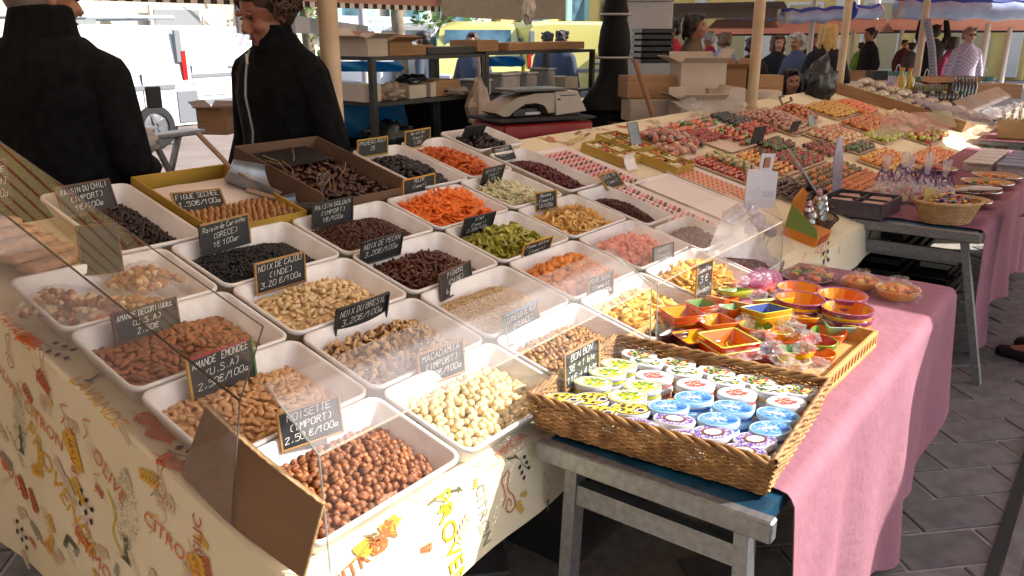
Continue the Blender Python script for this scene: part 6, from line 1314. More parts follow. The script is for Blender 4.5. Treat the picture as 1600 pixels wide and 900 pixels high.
for k, (x, w_, h) in enumerate(((3.80, .14, .10), (4.10, .22, .13), (4.36, .13, .13), (4.62, .09, .15))):
    t = thing('plastic_tub', (x, 2.78, 1.182), ('white printed tub at the left of the right shelf', 'large milky plastic tub on the right shelf', 'clear square tub in the middle of the right shelf', 'tall clear jar on the right shelf')[k], 'tub', 'plastic tubs on the right shelf'); MB().box((0, 0, h / 2), (w_, .2, h), b=.012).build('tub', [mat('milky_plastic', '#8f8b88', '#a8a4a0', rough=.3, scale=12)], t); MB().box((0, 0, h + .008), (w_ + .01, .21, .012), b=.004).build('lid', [WHITE], t)
def bundle(M, a, b, c, label, m, seed, cat='bag', name='crumpled_bag'): 
    vs, fs = rough_blob(a, b, c, .25, 2.6, seed, 20, 14); MB().add([v + Vector((0, 0, c * .8)) for v in vs], fs).build(name, [m], None, M, angle=60, label=label, cat=cat)
GB = mat('paper_bag', '#8d8070', '#a59885', rough=.7, scale=12); DB = mat('dark_bin_bag', '#1b2124', '#2b3336', rough=.25, scale=12, bump=.6)
bundle(MF((2.90, 2.72, 1.212)), .10, .08, .055, 'crumpled pale paper bag on the upper left shelf', GB, 1); bundle(MF((2.78, 2.72, 1.212)), .10, .06, .03, 'flattened brown paper bags at the left of the shelf', CARD, 2); bundle(MF((3.45, 2.66, 1.212)), .12, .05, .03, 'loose folded papers on the front of the left shelf', GB, 3); bundle(MF((2.95, 2.8, .89)), .17, .12, .10, 'dark shiny bag on the lower left shelf', DB, 4)
bundle(MF((3.15, 2.76, 1.30)), .12, .05, .03, 'dark bundle lying above the cartons on the left shelf', DB, 6)
# paper on the shelf top and the striped folded parasol
ps = thing('striped_canvas', (2.62, 3.3, 1.60), 'white canvas with pale blue stripes folded behind the shelves', 'canvas'); SCV = checks('pale_stripes', '#d6d9de', '#a9b2bd', 9, .01); MB().sheet(lambda u, v: Vector((1.0 * u - .35, .05 * math.sin(u * 4), .16 * v * (1 - .7 * u))), 16, 3, .004).build('canvas', [SCV], ps)
# plastic bags hanging
def hang_bag(p, s, label, m, seed):
    vs, fs = rough_blob(s * .55, s * .4, s, .22, 2.2, seed, 22, 16); t = thing('plastic_bag', p, label, 'bag')
    MB().add([Vector((v.x * (1 - .45 * max(0, v.z / s)), v.y * (1 - .45 * max(0, v.z / s)), v.z)) for v in vs], fs).build('bag', [m], t, angle=20); MB().tube([(0, 0, s * .8), (.01, 0, s * 1.3), (0, 0, s * 1.8)], .012, 6).build('knot', [m], t)
WB = mat('white_plastic_bag', '#b3aba5', '#c4bdb7', rough=.35, scale=10, bump=.5)
hang_bag(tuple(atY(826, 12, 2.45)), .10, 'white plastic bag hanging knotted under the awning', WB, 3); hang_bag(tuple(atY(748, 165, 2.5)), .17, 'crumpled white cloth bag hanging between the shelves and the scale', mat('white_rag', '#9a8a7c', '#ab9c8f', rough=.8, scale=8), 5)
bn = thing('hanging_banner', tuple(atY(690, 24, 2.95)), 'long pale plain banner hanging above the shelves', 'banner'); A = atY(690, 24, 2.95); B = atY(882, 30, 2.95); LB = (B - A).length
MB().sheet(lambda u, v: Vector((LB * u, .01 * math.sin(u * 12), .2 * v - .02 * math.sin(u * 3))), 20, 3, .003).build('banner', [mat('banner_cloth', '#a39c92', '#aea79d', rough=.8, transl=.3)], bn)
# weighing scale on its red box
_sp = atY(833, 182, 1.70); SR = -.42
rb_ = thing('red_box', MF((_sp.x, 1.70, 0), SR), 'red crate under the weighing scale', 'box'); REDM = mat('red_paint', '#7d171b', '#8c1d20', rough=.45, scale=6)
MB().box((0, 0, _sp.z / 2 - .01), (.56, .36, _sp.z - .02), b=.01).build('box_body', [REDM], rb_); MB().box((-.01, 0, _sp.z - .001), (.60, .39, .014), b=.004).build('rubber_mat', [RUBBER], rb_)
sc_ = thing('weighing_scale', MF((_sp.x, 1.70, _sp.z + .006), SR) @ Matrix.Scale(.66, 4), 'grey beige market weighing scale with a slanted display', 'scale'); SB = mat('scale_casing', '#8f8576', '#988e80', rough=.4, scale=4)
# body: arched side profile extruded in y
prof = [(-.42, .045), (-.36, .10), (-.22, .165), (-.05, .19), (.12, .19), (.12, .03), (.06, .03), (.02, .09), (-.06, .115), (-.16, .11), (-.26, .06), (-.31, .02), (-.36, .015)]
mb = MB(); n = len(prof); vs = [(x, -.15, z) for x, z in prof] + [(x, .15, z) for x, z in prof]; mb.add(vs, [tuple(range(n)), tuple(range(2 * n - 1, n - 1, -1))] + [((k + 1) % n, k, n + k, n + (k + 1) % n) for k in range(n)]); mb.build('casing', [SB], sc_, angle=50)
MB().add([(.122, -.17, .01), (.42, -.17, .035), (.42, .17, .035), (.122, .17, .01), (.122, -.15, .2), (.34, -.15, .20), (.34, .17, .20), (.122, .17, .2)], [(0, 1, 5, 4), (1, 2, 6, 5), (2, 3, 7, 6), (3, 0, 4, 7), (4, 5, 6, 7), (3, 2, 1, 0)]).build('display_head', [SB], sc_)
MB().box((-.02, 0, .215), (.52, .33, .022), b=.008).build('weighing_plate', [mat('scale_plate', '#55565a', rough=.3, metal=.6)], sc_); MB().box((.12, 0, .205), (.12, .12, .02)).build('plate_support', [BLACKP], sc_)
MB().box((-.14, 0, .04), (.24, .22, .075), b=.01).build('dark_underside', [BLACKP], sc_); MB().box((-.07, -.112, .03), (.14, .003, .022)).build('white_label', [WC], sc_); MB().box((-.1, -.112, .06), (.05, .003, .02)).build('purple_label', [mat('purple_label', '#4a2340')], sc_)
nrm = Vector((0, -1, .12)).normalized()
def onh(x, z, w_, h, nm, m): MB().box((x, -.163 - .0015 + z * .08, z), (w_, .004, h)).build(nm, [m], sc_)
onh(.25, .155, .17, .03, 'navy_display_strip', mat('display_navy', '#23263c', rough=.2)); onh(.155, .11, .03, .07, 'green_display', mat('display_green', '#1d4a30', rough=.2))
for k in range(3): onh(.21 + k * .06, .095, .05, .04, 'yellow_key_pad', mat('key_yellow', '#b3902c', rough=.5))
MB().tube([(-.4, 0, .03), (-.46, -.02, .0), (-.5, -.05, -.1), (-.5, -.06, -.3)], .006, 6).build('power_cable', [RUBBER], sc_)
# cast iron lamp post
lp0 = atY(957, 150, 2.3); CI = mat('black_cast_iron', '#050506', '#09090a', rough=.65, spec=.2, scale=30, bump=.3)
lam = thing('lamp_post', (lp0.x, lp0.y, 0), 'black cast iron lamp post with pale rings behind the stall', 'lamp post')
MB().lathe([(.30, 0), (.30, .25), (.27, .3), (.25, 1.02), (.27, 1.05), (.22, 1.12), (.15, 1.22), (.115, 1.3), (.105, 1.42), (.118, 1.44), (.125, 1.5), (.112, 1.62), (.09, 1.70), (.10, 1.76), (.085, 1.82), (.09, 2.2), (.085, 3.2)], 16).build('column', [CI], lam, angle=25)
for z, r in ((1.425, .135), (1.735, .112)): MB().lathe([(r, z - .009), (r + .01, z), (r, z + .009)], 20).build('pale_ring', [mat('pale_ring', '#a89f96', rough=.5)], lam)
# white column, black crate, carton wall on a bench, broomstick
wc = atD(1005, 60, 7.6); wcol = thing('white_cabinet', MF((wc.x, wc.y, 0), .5), 'white cabinet column behind the lamp post', 'cabinet')
MB().box((0, 0, 1.0), (.5, .5, 1.75), b=.008).build('cabinet_body', [mat('offwhite_board', '#a8a4a1', '#b5b1ae', rough=.6, scale=3)], wcol); MB().box((0, 0, 1.9), (.54, .54, .05), b=.01).build('cornice', [WHITE], wcol); MB().box((.05, -.255, 1.55), (.36, .02, .5)).build('grey_panel', [mat('grey_panel', '#6d6c6b', rough=.6)], wcol)
def black_crate2(p, rz, w_, d_, h, lab):
    t = thing('black_crate', MF(p, rz), lab, 'crate')
    for i in range(6): z = .02 + i * h / 6; MB().box((0, -d_ / 2, z), (w_, .012, h / 9)).box((0, d_ / 2, z), (w_, .012, h / 9)).box((-w_ / 2, 0, z), (.012, d_, h / 9)).box((w_ / 2, 0, z), (.012, d_, h / 9)).build('slatted_side', [BLACKP], t)
    MB().box((0, 0, h / 2), (w_ * .93, d_ * .9, h * .9)).build('contents', [BLACKC], t)
p = atD(1018, 95, 6.6); black_crate2((p.x, p.y, p.z - .02), -.7, .26, .22, .28, 'black plastic crate standing on the carton stack by the cabinet')
def at_c(px, py, d): p = atD(px, py, d); return (p.x, p.y)
CT_ = [(1015, 152, 5.9, .42, .2, .155, CARD, False, 'tan carton at the left of the upper row'), (1018, 187, 5.9, .40, .2, .15, CARDW, False, 'pale carton at the left of the bottom row'), (1087, 184, 5.7, .32, .22, .13, CARDW, True, 'open pale carton with a drooping flap in the bottom row'), (1088, 138, 5.9, .34, .22, .18, CARDW, True, 'large open pale carton in the upper row'),
       (1130, 135, 6.1, .26, .2, .13, CARD, True, 'open tan carton right of the large one'), (1124, 165, 5.9, .28, .22, .13, CARDW, False, 'pale carton with a white end in the middle row'), (1118, 190, 5.8, .3, .22, .1, CARDW, False, 'low pale carton at the bottom right'), (1190, 170, 6.7, .22, .22, .15, CARDW, False, 'white carton right of the pole'), (1195, 140, 6.9, .22, .2, .12, CARD, False, 'small tan carton behind the pole')]
for k, (px, py, d, w_, dd, h, m, op, lab) in enumerate(CT_):
    p = atD(px, py, d); carton(Matrix.Translation((p.x, p.y, p.z)) @ Matrix.Rotation(-.72, 4, 'Z'), w_, dd, h, lab, m, op, 'cartons stacked behind the stall', flapa=.9)
be = atD(1075, 192, 5.9); bn_ = thing('steel_bench', MF((be.x, be.y, 0), -.72), 'grey steel bench carrying the stacked cartons', 'bench'); MB().box((0, .08, be.z - .03), (1.0, .5, .03)).build('bench_top', [METAL], bn_)
for sx in (-.45, 0, .45): MB().box((sx, -.1, (be.z - .045) / 2), (.035, .035, be.z - .045)).build('leg', [METAL], bn_)
A = atD(992, 95, 5.4); B = atD(1023, 188, 5.2); bs = thing('broomstick', A, 'brown wooden stick leaning against the cartons', 'stick'); MB().tube([(0, 0, 0), (B - A) * .5, (B - A) * 1.6], .017, 10).build('stick', [mat('broom_wood', '#7d5638', rough=.6)], bs)
# left: cardboard, pallet and folded cartons behind the man; cable reel arm
for k, (px, py, d, rz, w_, dd, h, lab, op) in enumerate(((344, 208, 5.0, .5, .18, .18, .15, 'open carton showing behind the woman in black', True), (285, 292, 3.0, -.1, .42, .22, .012, 'flattened cardboard sheet behind the yellow box', False))):
    p = atD(px, py, d); carton(Matrix.Translation((p.x, p.y, p.z)) @ Matrix.Rotation(rz, 4, 'Z'), w_, dd, h, lab, CARD, op)
p = atD(250, 212, 4.2); bb = thing('folding_bench', MF((p.x, p.y, 0), .15), 'grey metal folding bench behind the man in black', 'bench'); MB().box((0, 0, p.z), (.5, .12, .025), b=.006).build('bench_top', [METAL], bb); MB().beam((-.05, 0, p.z), (.12, 0, p.z - .4), .03, .02).beam((.12, 0, p.z), (-.05, 0, p.z - .4), .03, .02).beam((-.05, 0, p.z - .4), (-.1, 0, 0), .03, .02).beam((.12, 0, p.z - .4), (.2, 0, 0), .03, .02).build('crossed_leg', [METAL], bb)
p = atD(240, 152, 3.9); MB().box((0, 0, 0), (.07, .02, .10), b=.004).build('dark_clipboard', [BLACKP], None, MF(tuple(p), -.2), label='dark board showing behind the arm of the man in black', cat='board')
for k, y in enumerate((2.25, 2.1)):
    p = atD(235, 245 - k * 4, 3.7 - .1 * k)
wbag = atD(222, 240, 3.2); bundle(MF(tuple(wbag)), .07, .05, .05, 'white plastic bag behind the man in black', WB, 8)

# ================================================================ vans
VW = mat('white_van_paint', '#c9cbcd', rough=.25, coat=.6); VY = mat('yellow_van_paint', '#b9b166', rough=.3, coat=.5); VG = mat('grey_bumper', '#6e7276', rough=.5); WIN = mat('sky_tinted_window', '#37505a', '#5b7a86', rough=.05, scale=2); TYRE = mat('tyre', '#19191a', rough=.85); RIM = mat('wheel_rim', '#8f9194', rough=.3, metal=.8); TLR = mat('tail_light', '#a01418', rough=.2, coat=.5)  # window colours have the sky's reflection painted in
def van(M, label, paint, L=4.2, W_=1.75, H=1.83, hood=.9, racks=False, doors=False, group='vans parked behind the market'):
    """nose toward +x, length L along x, origin on the ground under the rear axle end"""
    t = thing('parked_van', M, label, 'van', group); prof = [(0, .32), (0.02, .75), (.10, 1.3), (.17, H - .12), (.26, H - .03), (.6, H), (L * .60, H), (L * .68, H - .08), (L * .80, 1.15), (L - .25, .98), (L - .04, .80), (L, .42), (L - .03, .32)]
    def rings_():
        out = []
        for y, kz, kx in ((-W_ / 2 + .06, 1, 0), (-W_ / 2, .0, 0)): pass
        return out
    mb = MB(); n = len(prof); secs = []
    for y, sh in ((-W_ / 2 + .10, .05), (-W_ / 2 + .03, .015), (-W_ / 2, 0), (W_ / 2, 0), (W_ / 2 - .03, .015), (W_ / 2 - .10, .05)):
        secs.append([(x + (sh if x < .3 else -sh if x > L - .3 else 0), y if z < 1.0 or abs(y) < W_ / 2 - .05 else y * (1 - .07 * (z - 1.0)), z) for x, z in prof])
    secs[0] = [(x, y, z - (.05 if z > 1.2 else 0)) for x, y, z in secs[0]]
    order = [secs[2], secs[3]]
    sid = []
    for y in np.linspace(-1, 1, 9):
        sec = []
        for x, z in prof:
            top = max(0, (z - 1.0) / (H - 1.0)); yy_ = y * W_ / 2 * (1 - .12 * top * top); rd = .07 * (abs(y) ** 8) * (1 if z > H - .2 else .3 if z < .5 else 0)
            sec.append((x, yy_, z - rd))
        sid.append(sec)
    mb.rings(sid, cap0=True, cap1=True); mb.build('body', [paint], t, angle=30)
    yS = -W_ / 2 * .985
    for wx in (.72, L - .82):
        for s_ in (-1, 1):
            MB().lathe([(.36, 0), (.37, .012), (.0, .014)], 24, M=Matrix.Translation((wx, s_ * (W_ / 2 - .004), .36)) @ Matrix.Rotation(-s_ * math.pi / 2 * -1, 4, 'X')).build('wheel_arch', [BLACKP], t)
            wl_ = link('wheel', None, t, Matrix.Translation((wx, s_ * (W_ / 2 - .07), .31)) @ Matrix.Rotation(math.pi / 2 * (1 if s_ < 0 else -1), 4, 'X'))
            MB().lathe([(.18, -.09), (.29, -.1), (.31, -.07), (.31, .07), (.29, .1), (.2, .105), (.195, .085)], 26).build('tyre', [TYRE], wl_); rm = MB().lathe([(.2, .08), (.19, .085), (.05, .07), (.0, .08)], 26)
            for k in range(5): rm.box((.11, 0, .088), (.15, .05, .02), b=.006, M=Matrix.Rotation(k * 2 * math.pi / 5, 4, 'Z'))
            rm.build('rim', [RIM], wl_)
    for s_ in (-1, 1):
        MB().box((L * .33, s_ * (W_ / 2 + .004), .86), (L * .5, .02, .07), b=.006).build('side_moulding', [VG], t); MB().box((.14, s_ * (W_ / 2 * .97), 1.15), (.09, .05, .42), b=.012, M=Matrix.Rotation(0, 4, 'X')).build('tail_light', [TLR], t)
        MB().box((.16, s_ * (W_ / 2 * .985 - .01), .56), (.38, .07, .50), b=.03).build('grey_corner', [VG], t); MB().box((L * .70, s_ * W_ / 2 * .955, 1.32), (.75, .02, .40), b=.01, M=Matrix.Translation((0, 0, 0))).build('side_window', [WIN], t)
        MB().box((.20, s_ * (W_ / 2 * .962), 1.42), (.11, .05, .46), b=.012).build('rear_pillar', [VG], t)
    MB().box((-.03, 0, .45), (.12, W_ * .96, .22), b=.03).build('rear_bumper', [VG], t); MB().box((L + .0, 0, .47), (.12, W_ * .94, .24), b=.03).build('front_bumper', [VG], t)
    MB().box((0.0, 0, 0), (.02, W_ * .78, .52), b=.004, M=Matrix.Translation((L * .742, 0, 1.44)) @ Matrix.Rotation(-.52, 4, 'Y')).build('windscreen', [WIN], t)
    for s_ in (-1, 1): MB().box((L - .03, s_ * W_ * .36, .78), (.1, .28, .14), b=.03).build('headlight', [mat('headlight', '#b9bcbe', rough=.1)], t); MB().box((L * .66, s_ * (W_ / 2 + .1), 1.22), (.1, .16, .18), b=.03).build('wing_mirror', [VG], t)
    for s_ in (-1, 1):
        for x_, z0_, z1_ in ((L * .20, .5, H - .2), (L * .42, .5, H - .2), (L * .66, .5, H - .25)): MB().box((x_, s_ * (W_ / 2 * .992), (z0_ + 1.05) / 2), (.014, .02, 1.05 - z0_)).build('door_seam', [mat('panel_gap', '#3a3c3e', rough=.7)], t)
        MB().box((L * .31, s_ * (W_ / 2 * .995), .50), (L * .24, .02, .012)).build('door_seam', [mat('panel_gap', '#3a3c3e')], t); MB().box((L * .40, s_ * (W_ / 2 + .006), 1.0), (.16, .03, .035), b=.008).build('door_handle', [VG], t); MB().box((L * .5, s_ * (W_ / 2 * .99), .38), (L * .6, .04, .10), b=.01).build('sill', [VG], t)
    if racks:
        for x in (.5, 1.4, 2.3): MB().beam((x, -W_ / 2 * .8, H + .07), (x, W_ / 2 * .8, H + .07), .04, .03).build('roof_bar', [VG], t)
        for k, y in enumerate((-.5, -.2, .2)): MB().tube([(-.2, y, H + .11), (2.9, y, H + .11)], .03, 8).build('roof_tube', [mat('roof_tube', '#9aa4a6', rough=.4)], t)
    return t
van(Matrix.Translation((6.35, 10.35 + .85, 0)) @ Matrix.Rotation(math.pi + .03, 4, 'Z'), 'white van with grey bumper and red tail light behind the man', VW, H=1.72, racks=True)
van(Matrix.Translation((6.9, 13.6, 0)) @ Matrix.Rotation(.12, 4, 'Z'), 'white van behind the woman in the black jacket', VW, L=4.6, H=1.74)
van(Matrix.Translation((17.0, 12.4, 0)) @ Matrix.Rotation(math.pi - .1, 4, 'Z'), 'large white van behind the shelves', VW, L=5.2, W_=1.9, H=1.84)
p = atD(762, 60, 16); van(Matrix.Translation((p.x + 3.0, p.y + 2.6, 0)) @ Matrix.Rotation(math.pi + .66, 4, 'Z'), 'yellow van facing the market with a blue windscreen', VY, L=4.4, H=1.84)
p = atD(905, 60, 17); van(Matrix.Translation((p.x - .9, p.y + 1.2, 0)) @ Matrix.Rotation(-.55, 4, 'Z'), 'yellow van behind the lamp post with open doors', VY, L=4.2, H=1.84)

# ================================================================ buildings
PL1 = mat('beige_render', '#b0a490', '#bbb09d', rough=.9, scale=1.5, bump=.2, bscale=30); PL2 = mat('pale_stone_render', '#bdb6a8', '#c7c0b2', rough=.9, scale=1.5); PL3 = mat('yellow_render', '#c0a45e', '#cbb06c', rough=.9, scale=1.5); SHG = mat('shutter_green', '#7fa39a', rough=.6); DOORG = mat('grey_door', '#7d7f80', rough=.6)
def building(x0, x1, y0, y1, h, m, label, wins=(), doors=(), shut=SHG, facing='y'):
    t = thing('building', ((x0 + x1) / 2, y0, 0), label, 'building'); O = Matrix.Translation((-(x0 + x1) / 2, -y0, 0))
    MB().box(((x0 + x1) / 2, (y0 + y1) / 2 + .2, h / 2), (x1 - x0, y1 - y0 - .4, h - .1)).build('wall', [m], t, M=O)
    MB().box(((x0 + x1) / 2, (y0 + y1) / 2 - .05, h + .1), (x1 - x0 + .3, y1 - y0 + .3, .3)).build('cornice', [PL2], t, M=O); MB().box(((x0 + x1) / 2, y0 + .17, .35), (x1 - x0, .08, .7)).build('plinth', [PL2], t, M=O)
    for (x, z, w_, hh) in wins:
        f = MB().box((x, y0 + .19, z), (w_ + .16, .06, hh + .16), b=.01).build('window', [PL2], t, M=O); MB().box((x, y0 + .16, z), (w_ - .02, .03, hh - .02)).build('pane', [WIN], f, M=None)
        for s_ in (-1, 1): MB().box((x + s_ * w_ * .74, y0 + .16, z), (w_ * .46, .05, hh)).box((x + s_ * w_ * .74, y0 + .13, z), (w_ * .36, .02, hh * .9)).build('shutter', [shut], t, M=O)
    for (x, w_, hh) in doors:
        f = MB().box((x, y0 + .18, hh / 2 + .05), (w_ + .2, .08, hh + .1), b=.01).build('door', [PL2], t, M=O); MB().box((x, y0 + .135, hh / 2), (w_, .03, hh)).build('door_leaf', [DOORG], f)
    return t
wn = lambda xs, zs: [(x, z, .9, 1.5) for x in xs for z in zs]
b1 = building(-6, 13.2, 18, 26, 9, PL1, 'beige building with a grey door and round wall medallions', wn((-3, 0, 3, 6), (4.8,)), ((8.75, .45, 2.0), (11.0, 1.2, 2.15)))
for x in (9.5, 11.9): MB().lathe([(.2, 0), (.22, .03), (.12, .05), (0, .05)], 16, M=Matrix.Translation((x - 3.6, .14, 1.98)) @ Matrix.Rotation(math.pi / 2, 4, 'X')).build('round_medallion', [PL2], b1)
b2 = building(13.3, 24, 18.3, 27, 9, PL2, 'pale building with green shutters and a social services sign', wn((14.6, 17, 19.4, 21.8), (2.75, 5.4)), ())
sg = thing('wall_sign', (17.6, 18.28, 1.85), 'long pale sign reading Ville de Nice action sociale on the building', 'sign'); MB().box((0, .1, 0), (4.0, .05, .50), b=.01).build('sign_board', [mat('sign_board', '#a9b4bf', rough=.5)], sg)
mb = MB(); put_text(mb, 'ville de nice', .2, (0, .07, .05), (1, 0, 0), (0, 0, 1)); put_text(mb, "COMMUNAL D'ACTION SOCIALE", .2, (0, .07, -.18), (1, 0, 0), (0, 0, 1)); mb.build('sign_lettering', [mat('sign_ink', '#55606c')], sg, flat=True)
building(24.2, 48, 18, 28, 9, PL3, 'long yellow building behind the yellow vans', wn(range(26, 46, 3), (2.3, 5.4)), ())
def facade_x(xf, ya, yb, h, m, label, wins, pil):
    t = thing('building', (xf, (ya + yb) / 2, 0), label, 'building'); O = Matrix.Translation((-xf, -(ya + yb) / 2, 0))
    MB().box((xf + 4, (ya + yb) / 2, h / 2), (8, yb - ya, h)).build('wall', [m], t, M=O)
    for y in pil: MB().box((xf - .1, y, h / 2 - .1), (.25, .5, h - .4)).build('pilaster', [PL2], t, M=O)
    for y, z, w_, hh in wins: MB().box((xf - .02, y, z), (.1, w_ + .3, hh + .2)).build('window_surround', [PL2], t, M=O); MB().box((xf - .075, y, z), (.05, w_, hh)).build('window', [mat('bright_window', '#a8946c', '#8f7c58', rough=.4)], t, M=O)
facade_x(34, 2.6, 17.4, 9, PL3, 'yellow building with pale pilasters beyond the market', [(y, 1.5, 1.2, 2.4) for y in (4.5, 7.5, 10.5, 13.5, 16)], (3, 6, 9, 12, 15))
facade_x(38, -16, 2.4, 8, mat('orange_render', '#b5784a', '#c08656', rough=.9, scale=1.5), 'orange building at the far right end of the square', [(y, 1.6, 1.1, 2.2) for y in (0, -3, -6, -9, -12)], ())
# plane tree behind the vans
def tree(x, y, label, seed, H=4.2, R_=1.8, cz=4.6, n=900):
    t = thing('plane_tree', (x, y, 0), label, 'tree'); r = random.Random(seed); tm = mat('bark', '#5f5344', '#7a6c59', rough=.9, scale=8, bump=.6); mb = MB().tube([(0, 0, 0), (.03, 0, 1.2), (0, .04, 2.0), (.05, 0, 2.6)], [.2, .15, .13, .12], 10)
    for k in range(8): a = k * .8; mb.tube([(.03, 0, 1.9 + .06 * k), (.5 * math.cos(a), .5 * math.sin(a), 2.6 + .1 * k), (1.2 * math.cos(a + .2), 1.2 * math.sin(a + .2), 3.6 + .1 * k)], [.08, .05, .02], 6)
    mb.build('trunk', [tm], t); lf_ = MB()
    for k in range(n):
        q = r.uniform(0, 6.28); d = R_ * r.random() ** .4; z = cz + r.uniform(-1, 1) * 1.4 * math.sqrt(max(0, 1 - (d / R_) ** 2)) + .5 * math.sin(q * 3); c = Vector((d * math.cos(q), d * math.sin(q), z)); u = Vector((r.gauss(0, 1), r.gauss(0, 1), r.gauss(0, 1))).normalized(); v = u.orthogonal().normalized(); s = r.uniform(.06, .13)
        lf_.add([c - u * s, c + v * s * .6, c + u * s, c - v * s * .6], [(0, 1, 2, 3)])
    lf_.build('crown', [mat('leaves', '#3f5a26', '#5d7a38', rough=.7, scale=2, transl=.3)], t, flat=True)
p = atD(622, 20, 17); tree(p.x, p.y, 'young plane tree with a forked trunk in front of the sign', 2); p = atD(700, 35, 19); tree(p.x, p.y, 'leafy bush tree beside the yellow van', 3, cz=2.3, R_=1.0, n=700); p = atD(478, 28, 21); tree(p.x, p.y, 'small green shrub tree under the shutters', 5, cz=2.0, R_=.5, n=300)

SY = mat('striped_awning', '#c9a03a', rough=.8, transl=.5); _t = SY.node_tree; _w = _t.nodes.new('ShaderNodeTexWave'); _w.wave_type = 'BANDS'; _w.bands_direction = 'Y'; _w.inputs['Scale'].default_value = .55; _r = _t.nodes.new('ShaderNodeValToRGB'); _r.color_ramp.interpolation = 'CONSTANT'
for _i, (_p, _c) in enumerate(((0, '#efe0b4'), (.4, '#d0522a'), (.7, '#efe0b4'))):
    _e = _r.color_ramp.elements[_i] if _i < 2 else _r.color_ramp.elements.new(_p); _e.position = _p; _e.color = hexc(_c)
_tc2 = _t.nodes.new('ShaderNodeTexCoord'); _t.links.new(_tc2.outputs['Object'], _w.inputs[0]); _t.links.new(_w.outputs['Fac'], _r.inputs[0])
for _n in _t.nodes:
    if _n.type == 'BSDF_PRINCIPLED': _t.links.new(_r.outputs[0], _n.inputs['Base Color'])
    if _n.type == 'BSDF_TRANSLUCENT': _t.links.new(_r.outputs[0], _n.inputs[0])
canopy('striped_awning', [(-7.5, -2.6, 2.3), (-1.0, -2.6, 2.62), (-1.0, 16, 3.0), (-7.5, 16, 2.4)], 'orange, yellow and cream striped awning of the neighbouring stall', SY)

nb = thing('neighbour_counter', (-3.2, 1.0, 0), 'dark cloth covered counter of the neighbouring stall', 'counter'); MB().box((0, 2.5, .85), (1.2, 6.0, .04)).build('counter_top', [CARD], nb); MB().sheet(lambda u, v: Vector((.62 + .02 * math.sin(u * 50) * v, -.5 + 6.0 * u, .88 - .8 * v)), 60, 6, .003).build('counter_cloth', [mat('dark_red_cloth', '#3c1c1c', rough=.9)], nb)
bs2 = thing('sky_blocking_curtain', (-5.6, -2, 0), 'added brown canvas curtain out of view that blocks sky light from the left', 'curtain'); MB().sheet(lambda u, v: Vector((.06 * math.sin(u * 60), 17 * u, 2.4 * v)), 90, 4, .003).build('canvas', [mat('brown_canvas', '#4f3c30', rough=.9)], bs2)  # unseen sheet added to darken the left end of the nut stall
# ================================================================ people
def capsule(mb, p, q, r1, r2, n=10, sx=1.0):
    p, q = Vector(p), Vector(q); d = (q - p); L = d.length or 1e-4; d = d / L
    path = [p - d * r1 * .95, p - d * r1 * .6, p, p + (q - p) * .33, p + (q - p) * .66, q, q + d * r2 * .6, q + d * r2 * .95]; rr = [r1 * .25, r1 * .8, r1, r1 * .7 + r2 * .3, r1 * .35 + r2 * .65, r2, r2 * .8, r2 * .25]
    mb.tube(path, rr, n)
def loft(mb, secs, n=18):
    mb.rings([[(cx + rx * math.cos(2 * math.pi * k / n), cy + ry * math.sin(2 * math.pi * k / n), z) for k in range(n)] for z, rx, ry, cx, cy in secs], cap0=True, cap1=True)
def ell(mb, c, r, M=None, n=12):
    vs, fs = blob(lambda u: Vector((c[0] + u.x * r[0], c[1] + u.y * r[1], c[2] + u.z * r[2])), n, 8); mb.add(vs, fs, 0, M)
def remeshed(mb, name, m, parent, vox, sm=2, **k):
    o = mb.build(name, [m], parent, **k); a = o.modifiers.new('Remesh', 'REMESH'); a.mode = 'VOXEL'; a.voxel_size = vox; a.use_smooth_shade = True
    if sm: b = o.modifiers.new('Smooth', 'SMOOTH'); b.factor = .5; b.iterations = sm
    return o
SKIN = mat('skin', '#9a6a50', '#a87660', rough=.5, scale=14, sss=.15); SKIN2 = mat('skin_pale', '#ad7f68', '#ba8c74', rough=.5, scale=14, sss=.15)
def head_geo(mb, M, detail=False):
    ell(mb, (0, .012, .03), (.074, .092, .088), M, 16); ell(mb, (0, -.018, -.035), (.056, .066, .062), M, 14); ell(mb, (0, -.056, -.080), (.026, .026, .024), M)
    mb.tube([(0, -.078, .020), (0, -.090, -.002), (0, -.102, -.022), (0, -.094, -.033)], [.008, .010, .0125, .009], 8, M=M)
    for s in (-1, 1): ell(mb, (s * .074, .016, -.006), (.010, .018, .030), M, 8); ell(mb, (s * .034, -.068, -.020), (.022, .018, .020), M, 8); ell(mb, (s * .028, -.084, .030), (.024, .010, .009), M, 8)
    if detail:
        for s in (-1, 1): ell(mb, (s * .013, -.098, -.031), (.009, .009, .008), M, 8)
        ell(mb, (0, -.079, -.054), (.022, .009, .006), M, 10); ell(mb, (0, -.077, -.064), (.018, .009, .007), M, 10)
def hand_geo(mb, w_, d, side, curl=.4):
    d = Vector(d).normalized(); x = Vector((side, 0, 0)); x = (x - d * x.dot(d)).normalized(); y = d.cross(x); w_ = Vector(w_)
    mb.tube([w_, w_ + d * .03, w_ + d * .075, w_ + d * .085], [.022, .030, .034, .024], 8, sq=.5)
    for k, L in enumerate((.060, .070, .066, .052)):
        b = w_ + d * .078 + x * (.026 - .0175 * k); m_ = b + d * L * .55 + y * L * curl * .3 * side; e = m_ + d * L * .38 + y * L * curl * .8 * side; mb.tube([b, m_, e], [.0088, .008, .0062], 6)
    b = w_ + d * .03 + x * .026; mb.tube([b, b + d * .03 + x * .026, b + d * .062 + x * .028 + y * .01 * side], [.011, .010, .0075], 6)
